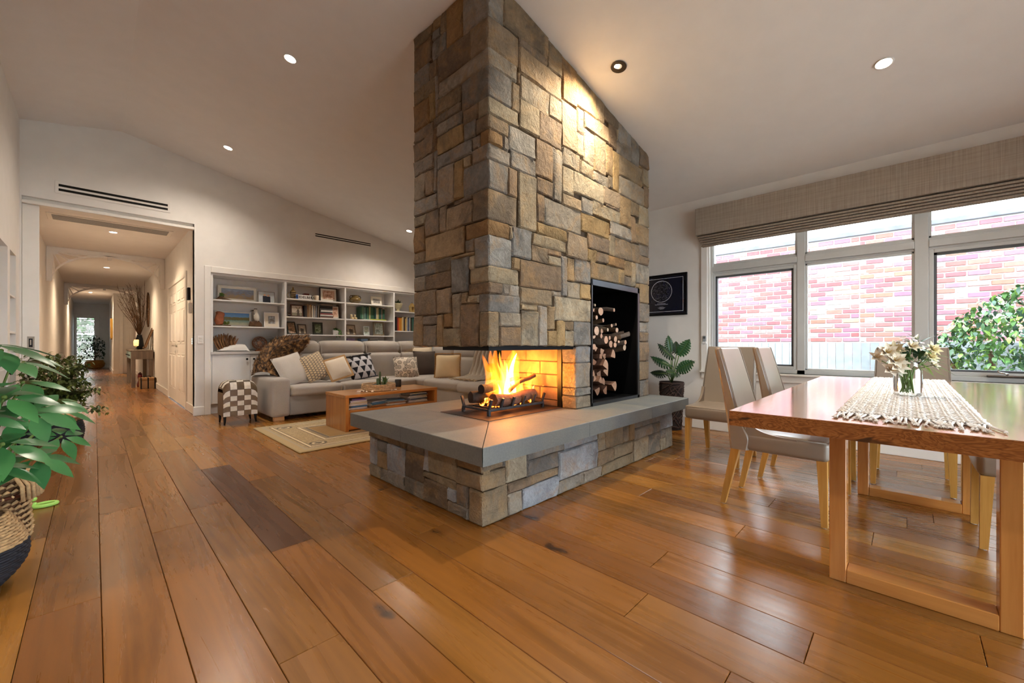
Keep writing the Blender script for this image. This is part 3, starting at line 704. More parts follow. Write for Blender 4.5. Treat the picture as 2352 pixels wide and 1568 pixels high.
# steel: hood rim, firebox jamb, niche lining
MB().box(FX+.03,PXL+.02,FY+.03,FY+.09,HB-.026,HB+.012).box(FX+.03,FX+.09,FY+.09,2.5,HB-.026,HB+.012).box(FX+.09,PXL+.02,FY+.09,FBK-.02,HB-.004,HB+.012).build('hood_rim',m_black,FP_,world=True)
MB().box(PXL-.004,PXL+.05,2.108,2.15,SZT,HB-.004).build('firebox_jamb',m_black,FP_,world=True)
nf=MB(); t=.012
nf.box(NX0,NX0+t,FY+.0,FBK-.11,SZT,NZ1).box(NX1-t,NX1,FY+.0,FBK-.11,SZT,NZ1).box(NX0,NX1,FY,FBK-.11,NZ1-t,NZ1).box(NX0,NX1,FY,FBK-.11,SZT,SZT+.022).box(NX0,NX1,FBK-.115,FBK-.105,SZT,NZ1)
nf.build('niche_lining',m_black,FP_,world=True)
m_blue=plain('gunmetal_edge','4a4d52',.28,.9,var=.1)
nf=MB(); y0,y1=FY-.008,FY+.006
nf.box(NX0-.002,NX0+.012,y0,y1,SZT,NZ1).box(NX1-.035,NX1,y0,y1,SZT,NZ1).box(NX0,NX1,y0,y1,NZ1-.05,NZ1).box(NX0,NX1,y0,y1,SZT,SZT+.03); nf.build('niche_frame',m_blue,FP_,world=True)
# firebox lining of large fire bricks
m_fb=plain('fire_brick','9a7a62',.85,var=.35,vs_=9,bmp=.4,bs=40)
LN=MB().box(PXL+.022,PXL+.03,2.15,FBK,SZT,HB).build('firebox_back',m_mortar,FP_,world=True)
zr=[SZT,.545,.655,.765,.88,HB-.006]
for i in range(5):
    ys=[2.152,2.152+(.20 if i%2 else .37),2.152+(.57 if i%2 else .70),FBK]
    for a,b in zip(ys[:-1],ys[1:]):
        if b-a>.05: MB().box(PXL+.004,PXL+.026,a+.003,b-.003,zr[i]+.003,zr[i+1]-.003,bev=.004).build('fire_brick',m_fb,LN,world=True)
# hearth base
bx0,bx1,by0,by1=1.51,4.06,1.70,3.04
HBASE=MB().box(bx0+.03,bx1-.02,by0+.03,by1,0,SZB).build('hearth_base',m_mortar,FP_,world=True)
c_=lambda x0,x1,a,b:(780+x0/4.6125,780+x1/4.6125,900+a/4.6125,900+b/4.6125)
d_=lambda x0,x1,a,b:(1180+x0/4.9,1180+x1/4.9,880+a/4.9,880+b/4.9)
bxf=[c_(*q) for q in ((310,510,430,500),(305,390,490,765),(398,500,515,640),(393,498,640,820),(305,430,765,910),(430,500,820,955),(505,625,490,560),(500,690,570,880),(690,885,640,950),(505,680,850,1030),(680,885,910,1130),(640,705,530,600),(710,885,560,660),(885,935,610,850),(935,1250,640,920),(885,1020,850,935),(890,1135,910,1230),(1020,1230,900,1030),(1135,1230,1030,1180),(1232,1360,980,1220),(1145,1365,1180,1350),(1255,1500,735,860))]
byf=[d_(*q) for q in ((-80,150,850,1100),(-75,205,1080,1220),(-75,100,1250,1460),(155,505,825,1010),(155,470,770,830),(205,505,1010,1090),(105,500,1110,1350),(470,680,730,775),(510,950,720,1010),(670,945,615,680),(500,790,1060,1190),(785,990,960,1070),(950,1060,610,760),(1000,1230,530,720),(1230,1300,490,650),(960,1135,740,910),(1120,1345,690,800),(990,1345,850,980),(1300,1380,470,620),(1350,1560,490,610),(1380,1640,400,470),(1345,1515,640,860),(1560,1640,440,560),(1520,1650,570,780),(1645,1790,340,510),(1650,1710,520,620),(1650,1715,620,740),(1710,1790,490,720))]
cb=[]
for px in (c_(1235,1765,875,1066),c_(1365,1790,1070,1442)):
    u0,u1,v0,v1=px; U=1111; cb.append((onx(u0,0,bx0).y,ony(u1,0,by0).x,max(.004,ony(U,v1,by0).z),ony(U,v0,by0).z))
for (ys,xs,z0,z1) in cb: emit_corner(HBASE,bx0,by0,ys-.001,xs-.001,z0+.001,z1-.001,BASEC)
bly=[(bx0-.01,xs,z0,z1) for ys,xs,z0,z1 in cb]; blx=[(by0-.01,ys,z0,z1) for ys,xs,z0,z1 in cb]
emit(HBASE,pack([yface(q,by0) for q in byf],(bx0,bx1,.004,SZB-.002),bly),'y',by0,BASEC)
emit(HBASE,pack([xface(q,bx0) for q in bxf],(by0,by1,.004,SZB-.002),blx),'x',bx0,BASEC)
# right return of hearth base
for k in range(4): stone_mesh([(0,(bx1,by0+.02+.33*k),(1,0)),(.02,(bx1,by0+.04+.33*k),(1,0)),(.3,(bx1,by0+.32+.33*k),(1,0)),(.32,(bx1,by0+.34+.33*k),(1,0))],lambda s:.004,lambda s:SZB-.004,None,.05).build('stone',m_stone,HBASE,world=True,color=pick(BASEC))
# hearth slab: bluestone pieces with mitred corner
def bluestone():
    s=N('honed_bluestone'); v=s.pos(5.); n=s.noise(v,90,4,.7); b=s.noise(v,3,4,.6)
    col=s.mix(1.,s.ramp(b,[(.3,C('5f6368')),(.7,C('74756f'))]),s.ramp(n,[(.3,g1(.82)),(.7,g1(1.1))]),'MULTIPLY')
    s.principled(Base_Color=col,Roughness=.62); s.bump(n,.15,.002); return s.m
m_slab=bluestone()
sx0,sx1,sy0,sy1=1.404,4.17,1.58,3.14; g=.0015; mx,my=1.90,2.076
def slabpoly(poly): 
    mb=MB(); cxp=sum(p[0] for p in poly)/len(poly); cyp=sum(p[1] for p in poly)/len(poly)
    top=[(p[0]+math.copysign(min(.003,abs(cxp-p[0])),cxp-p[0]),p[1]+math.copysign(min(.003,abs(cyp-p[1])),cyp-p[1])) for p in poly]; n=len(poly)
    vs=[(p[0],p[1],SZB) for p in poly]+[(p[0],p[1],SZT-.003) for p in poly]+[(p[0],p[1],SZT) for p in top]
    fs=[list(range(n))[::-1],list(range(2*n,3*n))]+[(i+o,(i+1)%n+o,(i+1)%n+n+o,i+n+o) for i in range(n) for o in (0,n)]
    mb.add(vs,fs); mb.build('hearth_slab',m_slab,FP_,world=True)
slabpoly([(sx0,sy0+2*g),(mx,my+2*g),(mx,2.39-g),(sx0,2.39-g)])
slabpoly([(sx0,2.39+g),(mx,2.39+g),(mx,sy1),(sx0,sy1)])
slabpoly([(sx0+2*g,sy0),(2.395-g,sy0),(2.395-g,my),(mx+2*g,my)])
slabpoly([(2.395+g,sy0),(3.357-g,sy0),(3.357-g,my),(2.395+g,my)])
slabpoly([(3.357+g,sy0),(sx1,sy0),(sx1,my),(3.357+g,my)])
slabpoly([(mx+g,my+g),(3.0-g,my+g),(3.0-g,sy1),(mx+g,sy1)])
slabpoly([(3.0+g,my+g),(sx1,my+g),(sx1,sy1),(3.0+g,sy1)])
MB().box(1.918,2.765,2.092,2.66,SZT,SZT+.004).build('hearth_plate',plain('rusty_steel_plate','4a3a33',.6,.4,var=.3),FP_,world=True)
# ================================================================== living area: built-in bookcase
m_cab=plain('cabinet_white','e4e4e3',.45,var=.02); m_worktop=plain('grey_stone_top','b9b6b2',.3,var=.06)
m_page=plain('paper_pages','e2dbc9',.8,var=.1); m_cover=objcolm('book_cover',.5,.15,20); m_oc=objcolm('coloured_finish',.5,.15,14); m_ocg=objcolm('glazed_finish',.22,.12,10); m_ocm=objcolm('rough_finish',.9,.35,25,.5,60)
m_leaf=objcolm('plant_leaf',.38,.3,18); m_stem=plain('green_stem','5d7a35',.6); m_bark=plain('brown_bark','5a3f28',.9,var=.4,vs_=20,bmp=.5)
bc=thing('bookcase','white built-in bookcase recessed in wall behind the grey sofa','bookcase',(3.2,7.5,0))
BY0,BY1=7.332,7.715; DV=[2.196,3.187,4.168]; BXE=5.172
MB().box(1.192,1.222,BY0,BY1,.872,2.078,bev=.002).build('side_panel',m_cab,bc,world=True)
MB().box(BXE-.03,BXE,BY0,BY1,.872,2.078,bev=.002).build('side_panel',m_cab,bc,world=True)
for x in DV: MB().box(x-.015,x+.015,BY0,BY1-.012,.918,2.05,bev=.002).build('divider',m_cab,bc,world=True)
MB().box(1.222,BXE-.03,BY0,BY1,2.05,2.078,bev=.002).build('top_panel',m_cab,bc,world=True)
MB().box(1.222,BXE-.03,BY1-.012,BY1,.918,2.05).build('back_panel',m_cab,bc,world=True)
bays=[(1.222,DV[0]-.015),(DV[0]+.015,DV[1]-.015),(DV[1]+.015,DV[2]-.015),(DV[2]+.015,BXE-.03)]
SH=[(1.695,1.303),(1.79,1.49,1.195),(1.79,1.49,1.195),(1.69,1.297)]
for (a,b),zs in zip(bays,SH):
    for z in zs: MB().box(a,b,BY0+.004,BY1-.012,z-.02,z,bev=.002).build('shelf',m_cab,bc,world=True)
wt=MB().box(1.192,BXE,BY0-.018,BY1,.874,.916,bev=.004).build('worktop',m_worktop); tag(wt,'pale grey worktop running along the base of the white bookcase','worktop')
for i,(a,b) in enumerate(((1.192,DV[0]),(DV[0],DV[1]),(DV[1],DV[2]),(DV[2],BXE))):
    lb=['white base cabinet below bookcase bay with driftwood sculpture','white base cabinet behind sofa below the number plate bay','white base cabinet behind sofa below the olive jar bay','white base cabinet in corner below the potted urn bay'][i]
    t=thing('base_cabinet',lb,'cabinet',((a+b)/2,7.5,0),group='cabinets under the bookcase')
    MB().box(a+.001,b-.001,BY0+.02,BY1,.145,.873).box(a+.001,b-.001,BY0+.07,BY1,0,.145).build('carcass',m_cab,t,world=True)
    m=(a+b)/2
    for k,(p,q) in enumerate(((a+.018,m-.002),(m+.002,b-.006))):
        d=MB().box(p,q,BY0,BY0+.019,.15,.868,bev=.002).build('cabinet_door',m_cab,t,world=True)
        kx=q-.045 if k==0 else p+.045
        MB().lathe([(.006,0),(.006,.014),(.014,.018),(.016,.024),(.012,.03),(0,.031)],14,T=TR((kx,BY0,.80),rx=PI/2)).build('knob',m_black,d,world=True)
bx=lambda u,y=7.5: ony(u,0,y).x
bz=lambda u,v,y=7.5: ony(u,v,y).z
# ---- pictures
def picm(name,fn):
    s=N(name); g=s.gen(); sp=s.n('SeparateXYZ'); s.set(sp.inputs[0],g); col=fn(s,g,sp.outputs[0],sp.outputs[2]); s.principled(Base_Color=col,Roughness=.35); return s.m
def p_sea(s,g,x,z):
    n=s.noise(s.map(g,(2.2,1,5)),3,4,.6,.6); return s.ramp(s.math('ADD',s.math('MULTIPLY',n,.8),s.math('MULTIPLY',z,.3)),[(.30,C('8a7a5e')),(.45,C('a2875f')),(.58,C('7d8494')),(.8,C('9fb0cb'))])
def p_pan(s,g,x,z):
    n=s.noise(s.map(g,(3,1,2)),4,4); zz=s.math('ADD',z,s.math('MULTIPLY',s.math('SUBTRACT',n,.5),.22)); return s.ramp(zz,[(.1,C('d3d3b4')),(.35,C('7fa59a')),(.42,C('6d6a35')),(.62,C('7a6c34')),(.68,C('6d9cc8')),(.95,C('4f83bd'))])
def p_blob(cols,sc=5):
    def f(s,g,x,z):
        n=s.noise(s.map(g,(1,1,1)),sc,3,.6,.4); k=len(cols); return s.ramp(n,[(.3+.4*i/(k-1),C(c)) for i,c in enumerate(cols)])
    return f
def p_fig(bgc,fgc,hc):
    # standing figures silhouettes: dark bodies, pale heads
    def f(s,g,x,z):
        n=s.noise(g,4,2); col=s.mix(n,C(bgc[0]),C(bgc[1]))
        for cx,w,h in ((.38,.13,.62),(.62,.13,.58)):
            dx=s.math('ABSOLUTE',s.math('SUBTRACT',x,cx)); body=s.math('MULTIPLY',s.math('LESS_THAN',dx,w),s.math('LESS_THAN',z,h)); col=s.mix(body,col,C(fgc))
            dz=s.math('SUBTRACT',z,h+.09); r=s.math('ADD',s.math('MULTIPLY',dx,dx),s.math('MULTIPLY',s.math('MULTIPLY',dz,dz),.7)); col=s.mix(s.math('LESS_THAN',r,.0065),col,C(hc))
        return col
    return f
def p_mill(s,g,x,z):
    n=s.noise(g,3,2); col=s.mix(n,C('cfc6b6'),C('b9b0a2')); col=s.mix(s.math('LESS_THAN',z,.3),col,C('7f7a66'))
    dx=s.math('ABSOLUTE',s.math('SUBTRACT',x,.62)); t=s.math('MULTIPLY',s.math('LESS_THAN',dx,s.math('SUBTRACT',.16,s.math('MULTIPLY',z,.16))),s.math('LESS_THAN',z,.62)); col=s.mix(t,col,C('4e463c'))
    dz=s.math('SUBTRACT',z,.62); d2=s.math('SUBTRACT',x,.62)
    for sg in (1,-1):
        l=s.math('LESS_THAN',s.math('ABSOLUTE',s.math('ADD',dz,s.math('MULTIPLY',d2,sg*1.2))),.035); l=s.math('MULTIPLY',l,s.math('LESS_THAN',s.math('ABSOLUTE',d2),.24)); col=s.mix(l,col,C('4a4238'))
    return col
PIC=dict(sea=picm('seascape_print',p_sea),pan=picm('coast_panorama_print',p_pan),team=picm('pair_photo',p_fig(('c9cdd2','9aa4a8'),'1f2530','c99f86')),bw=picm('old_street_photo',p_blob(['2c2a28','8d8a84','d8d4cc'],6)),
 mount=picm('mountain_photo',p_blob(['6a5b50','8c8a86','b9c2cc'],3.5)),child=picm('children_photo',p_blob(['6b4a3c','c49a80','e2cfc0'],4)),col=picm('family_photo',p_blob(['2b2a24','8c6a4c','c8a27c'],5)),mill=picm('windmill_photo',p_mill),green=picm('garden_photo',p_blob(['26301f','5d6e48','c9cdb8'],5)),pale=picm('pale_photo',p_blob(['4a5a4c','a9b7ac','dfe6e2'],5)),coup=picm('couple_photo',p_fig(('b8a892','8e8474'),'4a423a','c9a48c')))
m_mat=plain('picture_mat','e6e0d4',.8,var=.03)
def frame(label,px,y,zs,pic,fc,bw=.02,mat=0,lean=.12,yaw=0,cat='picture frame',name='picture_frame',ornate=False,grp='framed pictures on the bookcase'):
    u0,u1,v0,v1=px; x0,x1=bx(u0,y),bx(u1,y); w=x1-x0; h=max(.08,bz((u0+u1)/2,v0,y)-zs)/max(.9,math.cos(lean))
    t=thing(name,label,cat,((x0+x1)/2,y,zs+.001),yaw,grp); T=TR(rx=-lean)
    f=MB(); d=.02
    for a in ((-w/2,w/2,0,d,0,bw),(-w/2,w/2,0,d,h-bw,h),(-w/2,-w/2+bw,0,d,bw,h-bw),(w/2-bw,w/2,0,d,bw,h-bw)): f.box(*a,T=T,bev=.003)
    if ornate:
        for i in range(9):
            for xx in (-w/2+bw/2,w/2-bw/2): f.lathe([(.0,-.006),(bw*.4,0),(0,.006)],6,T=T@TR((xx,0,h*(i+.5)/9)),cap=False)
        for i in range(6):
            for zz in (bw/2,h-bw/2): f.lathe([(.0,-.006),(bw*.4,0),(0,.006)],6,T=T@TR((-w/2+w*(i+.5)/6,0,zz)),cap=False)
    f.build('frame',m_oc,t,color=C(fc))
    if mat: MB().box(-w/2+bw,w/2-bw,.006,.012,bw,h-bw,T=T).build('mat_board',m_mat,t)
    q=bw+mat
    pm=MB().box(-w/2+q,w/2-q,.003,.011,q,h-q).build('print',PIC[pic],t); pm.rotation_euler=(-lean,0,0)
    MB().box(-w/2+bw,w/2-bw,.013,.019,bw,h-bw,T=T).build('backing',m_oc,t,color=C('6b5a48'))
    MB().prism([(-.0,h*.6),(.0,h*.62),(h*.25,0.0),(h*.23,0.0)],-.012,.012,'x',T=TR((0,.018+h*.6*math.sin(lean)*.9,0))).build('easel_back',m_oc,t,color=C('4a3d30'))
    return t
frame('long white framed seascape print on top shelf',(500,591,657,688),7.58,1.695,'sea','e8e4dc',.018,.03,.06)
frame('silver framed photo of two people in black beside seascape print',(593,632,669,694),7.46,1.695,'team','8a8580',.012)
frame('long pale framed coast panorama behind the red rock',(491,578,714,748),7.60,1.303,'pan','d8dde2',.014,.016,.06)
frame('white framed photo with wide white mat beside carved bird',(607,642,717,750),7.46,1.303,'mount','e8e8ea',.012,.05)
frame('black framed photo with cream mat beside floral mug',(735,775,661,691),7.5,1.79,'child','1c1613',.016,.035,.08)
frame('dark wooden framed windmill photo in front of black books',(668,697,699,725),7.42,1.49,'mill','4a2c1e',.022)
frame('dark framed portrait photo with cream mat beside stacked books',(761,780,702,728),7.42,1.49,'child','241a18',.012,.02,.1)
frame('dark green framed photo leaning at far end of shelf',(661,684,738,766),7.46,1.195,'col','27302a',.02,0,.3,.25)
frame('brown framed group photo leaning beside dark green frame',(685,706,744,766),7.46,1.195,'coup','54463c',.02,0,.25,.1)
frame('wide dark framed photo standing beside trailing plant',(719,742,740,766),7.48,1.195,'green','2d3128',.035,0,.1)
frame('small white framed black and white photo beside olive jar',(853,878,681,699),7.48,1.79,'bw','e6dfcf',.016,.03)
frame('ornate bronze framed couple photo on low shelf beside silver clock',(796,820,745,768),7.46,1.195,'coup','7a6a58',.024,0,.28,.12,ornate=True)
frame('ornate silver gilt framed wedding photo on low shelf by divider',(858,883,739,768),7.48,1.195,'pale','8a7c66',.03,0,.1,ornate=True)
frame('small silver desk clock frame between the ornate frames',(836,849,749,768),7.46,1.195,'pale','d2dde2',.014,0,.06,name='desk_clock',cat='clock')
# ---- books
def book(label,x,y,z,w,d,h,col,grp,flat=False,rz=0,lean=0,name='book'):
    mb=MB(); c=.0025
    mb.box(0,c,0,d,0,h); mb.box(w-c,w,0,d,0,h); mb.prism([(0,0),(0,c),(w,c),(w,0),(w*.75,-c*1.2),(w*.25,-c*1.2)],0,h,'z')
    mb.cm=1; mb.box(c,w-c,c,d-.004,.003,h-.003)
    if flat:   # lying: width becomes height
        Tm=Matrix(((0,0,1,0),(0,1,0,0),(1,0,0,0),(0,0,0,1)))
        mb.v=[Tm@p for p in mb.v]; mb.v=[p-Vector((h/2,d/2,0)) for p in mb.v]
    T=TR((x,y,z),ry=lean,rz=rz); rot=T.to_euler()
    o=mb.build(name,[m_cover,m_page]); o.location=(x,y,z); o.rotation_euler=(0,lean,rz); o.color=C(col)
    return tag(o,label,'book',grp)
CN={'1c1a1c':'black','2b2622':'dark brown','a98c6c':'tan','8b7f72':'taupe','c2b8a6':'cream','8f9299':'grey','d0ccc6':'white','39332f':'charcoal','2f5a48':'dark green','4b7c62':'green','8fae9a':'pale green','6e8f86':'grey green','1f4b4d':'deep teal','b8b088':'khaki','3e6a52':'leaf green','7d5a48':'russet','b8452a':'red orange','d89030':'amber','c9a35a':'mustard','2a4f86':'blue','1f6f74':'teal','cfc3a4':'ivory','4d3a34':'umber','7a2e2a':'maroon'}
RBK=random.Random(4)
def row(u0,u1,y,z,vtop,cols,n,where,grp):
    x=bx(u0,y); xe=bx(u1,y); w=(xe-x)/n
    for i in range(n):
        ww=w*RBK.uniform(.8,1.15); ww=min(ww,xe-x) if i<n-1 else xe-x
        if ww<.008: break
        c=cols[i%len(cols)]; h=(bz((u0+u1)/2,vtop,y)-z)*RBK.uniform(.88,1.02)
        book('%s upright book %s'%(CN[c],where),x,y-.05+RBK.uniform(0,.03),z+.0005,ww-.0008,.15,h,c,grp); x+=ww
row(697,703.5,7.46,1.49,699,['1c1a1c','39332f'],2,'beside the windmill frame','books beside the windmill frame')
row(703.5,730,7.46,1.49,699,['a98c6c','a98c6c','8b7f72','a98c6c','c2b8a6','8f9299','d0ccc6','8f9299','1c1a1c','8b7f72'],10,'in row of tan and grey books','tan and grey books')
zz=1.4905
for i,(c,th) in enumerate((('7d5a48',.018),('4d3a34',.022),('d0ccc6',.02),('7a2e2a',.026),('1c1a1c',.024),('d0ccc6',.028),('39332f',.022),('1c1a1c',.034),('2b2622',.024),('8b7f72',.03))):
    book('%s book lying in tall stack beside the portrait frame'%CN[c],bx(746,7.5)+RBK.uniform(-.008,.008),7.5,zz,th,.16,.215+RBK.uniform(-.01,.01),c,'stacked dark books',True); zz+=th+.0005
zz=1.4905
for c,th in (('39332f',.03),('d0ccc6',.016),('7d5a48',.02)): book('%s book lying behind the windmill frame'%CN[c],bx(667,7.55),7.58,zz,th,.15,.1,c,'books lying behind the windmill frame',True); zz+=th+.0005
book('pale green book lying under the row of green books',bx(849,7.5),7.5,1.4905,.02,.16,.32,'8fae9a','books under the green row',True)
g_=book('lime green book lying on the shelf edge',bx(863,7.44)+.02,7.43,1.4905,.022,.12,.33,'8fae9a',None,True); g_.color=C('a9b545')
row(825,858,7.5,1.512,703,['2f5a48','4b7c62','8fae9a','6e8f86','1f4b4d','4b7c62','2f5a48','b8b088','3e6a52'],10,'standing on pale green book','green books')
row(858,881,7.5,1.512,707,['1f4b4d','c2b8a6','b8b088','2f5a48','1f4b4d','8b7f72','2f5a48'],7,'standing on pale green book','green books')
row(907,953,7.44,1.297,728,['1c1a1c','7a2e2a','b8452a','d89030','d89030','c9a35a','cfc3a4','4d3a34','2b2622','c9a35a','cfc3a4','2a4f86','8f9299','cfc3a4','1c1a1c','3e6a52','1f6f74','1f4b4d'],18,'in corner row of colourful books','colourful books')
zz=.917
for c,th in (('2b2622',.05),('8b7f72',.04),('4d3a34',.05),('2b2622',.05),('d0ccc6',.03)): book('%s book in stack behind sofa back'%CN[c],bx(857,7.45),7.5,zz,th,.17,.16,c,'books stacked behind the sofa',True); zz+=th+.0005
def boxthing(name,label,cat,px,y,z0,d,col,grp=None,lid=True):
    x0,x1=bx(px[0],y),bx(px[1],y); h=bz((px[0]+px[1])/2,px[2],y)-z0
    t=thing(name,label,cat,((x0+x1)/2,y,z0),0,grp); w=x1-x0
    MB().box(-w/2,w/2,-d/2,d/2,0,h*.72,bev=.004).build('box_body',m_oc,t,color=C(col)); MB().box(-w/2-.003,w/2+.003,-d/2-.003,d/2+.003,h*.72,h,bev=.004).build('lid',m_oc,t,color=tuple(q*1.1 for q in C(col)[:3])+(1,))
boxthing('keepsake_box','lilac keepsake box peeking above sofa back','box',(795,810,777,783),7.5,.917,.16,'a08fc0')
boxthing('keepsake_box','pale blue keepsake box peeking above sofa back','box',(826,840,778,784),7.5,.917,.16,'8fb0d4')
boxthing('trinket_box','small dark red box behind the number plate','box',(697,708,674.5,684),7.56,1.79,.09,'6a1f1c')
# ---- number plate with lettering
x0,x1=bx(680,7.38),bx(716,7.38); t=thing('number_plate','white number plate reading HEIDELBERG with blue band','number plate',((x0+x1)/2,7.385,1.791)); w=x1-x0
MB().box(-w/2,w/2,-.002,.002,0,.078,bev=.001,T=TR(rx=-.12)).build('plate',m_white,t)
MB().box(-w/2,-w/2+.035,-.0035,.0,.002,.076,T=TR(rx=-.12)).build('blue_band',m_oc,t,color=C('2a62b8'))
textmesh('HEIDELBERG',.062,'lettering',m_black,t,TR((.018,-.0045,.017),rx=PI/2-.12))
# ---- lidded stein, mug, olive jar, booties, urn, birdhouse
t=thing('lidded_stein','ornate brass and dark lidded beer stein on top shelf','stein',(bx(673,7.45),7.45,1.79))
MB().lathe([(.042,0),(.046,.01),(.04,.02),(.04,.10),(.046,.105),(.044,.115)],18).build('stein_body',m_ocg,t,color=C('4a3a2c')); MB().lathe([(.047,.115),(.047,.125),(.03,.15),(.012,.168),(.01,.18),(.014,.188),(.004,.2),(0,.215)],18).build('stein_lid',plain('aged_brass','9a8458',.35,.8),t)
for k in range(3): MB().lathe([(.0415,.03+k*.028),(.044,.036+k*.028),(.0415,.042+k*.028)],18,cap=False).build('relief_band',m_ocg,t,color=C('8f7a50'))
MB().tube([(-.04,0,.10),(-.075,0,.10),(-.085,0,.06),(-.07,0,.025),(-.04,0,.02)],.006,8).build('handle',plain('aged_brass_handle','b7a888',.35,.7),t)
t=thing('mug','cream mug with floral print beside the number plate','mug',(bx(727,7.44),7.44,1.791))
MB().lathe([(.034,0),(.037,.004),(.038,.088),(.036,.09),(.034,.086),(.033,.008),(0,.006)],20).build('mug_body',picm('floral_glaze',p_blob(['c07a3a','e9ddc4','efe6d2'],9)),t); MB().tube([(-.036,0,.075),(-.062,0,.07),(-.066,0,.045),(-.055,0,.022),(-.036,0,.02)],.006,8).build('handle',m_ocg,t,color=C('e6dcc6'))
t=thing('olive_jar','squat olive brown two-handled jar on top shelf','jar',(bx(816,7.48),7.48,1.79))
MB().lathe([(.055,0),(.07,.01),(.105,.05),(.11,.075),(.095,.105),(.062,.125),(.058,.14),(.064,.155),(.068,.158),(.06,.158),(.05,.14),(0,.13)],28).build('jar_body',m_ocg,t,color=C('6f5a30'))
for sg in (-1,1): MB().tube([(sg*.058,0,.148),(sg*.09,0,.15),(sg*.105,0,.125),(sg*.1,0,.1)],.007,8).build('handle',m_ocg,t,color=C('5c4a28'))
for i,u in enumerate((808,815.5)):
    t=thing('baby_shoe','cream knitted baby bootie standing beside green books','shoe',(bx(u,7.42),7.42,1.49),group='pair of baby booties')
    MB().rbox((0,-.012,.02),(.022,.045,.02),.018).build('foot',m_ocm,t,color=C('e2cda0')); MB().lathe([(.02,.02),(.02,.075),(.024,.09),(.02,.092),(.017,.03)],12,T=TR((0,.015,0))).build('cuff',m_ocm,t,color=C('e8d6ae')); MB().tube([(-.018,-.005,.05),(0,-.02,.055),(.018,-.005,.05)],.004,6).build('ribbon',m_oc,t,color=C('f0e2c0'))
def leafblade(mb,T,L,W,bend=.3,n=4,fold=.15):
    prof=[.0,.55,.95,1.,.8,.45,0]
    n=len(prof)-1; vs=[]
    for i,p in enumerate(prof):
        s=i/n; y=L*s; z=-bend*L*s*s
        vs+= [(-W*p/2,y,z+fold*W*p/2),(0,y,z),(W*p/2,y,z+fold*W*p/2)]
    fs=[]
    for i in range(n):
        a=i*3; fs+=[(a,a+1,a+4,a+3),(a+1,a+2,a+5,a+4)]
    mb.smooth=True; mb.add(vs,fs,T)
def tuft(name,parent,n,L,W,col,z0=0,spread=1.,bend=.4,seed=1,up=.6,r0=.0):
    rg=random.Random(seed); mb=MB()
    for i in range(n):
        a=rg.uniform(0,2*PI); e=up+rg.uniform(-.4,.4)*spread
        leafblade(mb,TR((r0*math.cos(a),r0*math.sin(a),z0+rg.uniform(0,L*.4)))@TR(rz=a-PI/2)@TR(rx=e),L*rg.uniform(.7,1.15),W*rg.uniform(.8,1.2),bend)
    o=mb.build(name,m_leaf,parent,color=C(col),fixn=False); o['kind']='stuff'; return o
t=thing('garden_urn','cream footed urn planted with dark green shrublet on corner shelf','urn',(bx(914,7.46),7.46,1.69))
MB().lathe([(.045,0),(.05,.01),(.03,.03),(.032,.045),(.07,.085),(.082,.14),(.092,.155),(.094,.17),(.08,.17),(.07,.15),(0,.15)],22).build('urn_body',m_ocm,t,color=C('d3cba6')); tuft('foliage',t,60,.07,.02,'3d5a3a',.15,1.2,.2,3,.9,.03)
t=thing('birdhouse','pale yellow birdhouse lantern with pointed roof on corner shelf','birdhouse',(bx(946,7.44),7.44,1.69))
MB().box(-.045,-.035,-.04,.04,0,.12).box(.035,.045,-.04,.04,0,.12).box(-.045,.045,.03,.04,0,.12).box(-.045,.045,-.04,.04,0,.012).build('house_body',m_oc,t,color=C('d3b878')); MB().prism([(-.055,.115),(0,.195),(.055,.115),(.045,.115),(0,.178),(-.045,.115)],-.045,.045,'y').build('roof',m_oc,t,color=C('cdb06c')); MB().prism([(-.042,.118),(0,.176),(.042,.118)],-.036,-.03,'y').build('gable',m_oc,t,color=C('c9ab68')); MB().tube([(0,0,.19),(0,0,.215),(.008,0,.225)],.003,6).build('finial',m_black,t)
# ---- shelf curios, bay one
t=thing('driftwood_planter','small succulent on a piece of driftwood in front of seascape print','ornament',(bx(509,7.45),7.45,1.695))
MB().tube([(-.07,0,.012),(0,.01,.022),(.07,0,.014),(.13,0,.008)],[.012,.022,.016,.005],8).tube([(-.05,.01,.02),(-.02,0,.05),(.03,.01,.06)],[.012,.016,.01],8).build('driftwood',m_bark,t); tuft('foliage',t,40,.05,.025,'5b7a35',.05,1.2,.2,5,.9,.01)
t=thing('rock_ornament','upright red rock on dark wooden base with green moss','ornament',(bx(508,7.46),7.46,1.303))
MB().box(-.12,.12,-.05,.05,0,.02,bev=.008).build('wooden_base',m_bark,t); mb=MB(); mb.rbox((-.02,0,.12),(.055,.03,.1),.03)
for p in mb.v: p.x+=.03*noise.noise(p*14); p.z+=.02*noise.noise(p*11)-.25*abs(p.x+.02)*(p.z>.12); p.y+=.02*noise.noise(p*17)
mb.build('red_rock',m_ocm,t,color=C('9a5a3c')); q=tuft('moss',t,40,.05,.02,'6f8030',.02,1.4,.2,6,.8,.02); q.location=(.06,-.02,0)
t=thing('carved_bird','carved dark and white kookaburra on a burl wood stand','ornament',(bx(587,7.45),7.45,1.303))
mb=MB(); mb.rbox((0,0,.045),(.1,.05,.045),.035)
for p in mb.v: p.z+=.03*noise.noise(p*20); p.x*=1-.25*(p.z/.09)
mb.build('burl_stand',m_bark,t)
b=MB().lathe([(0,-.09),(.03,-.075),(.042,-.03),(.036,.03),(.026,.06),(.03,.085),(.022,.105),(0,.112)],16,T=TR((.01,0,.175),ry=-.12)).build('bird_body',m_oc,t,color=C('d9d4c8'))
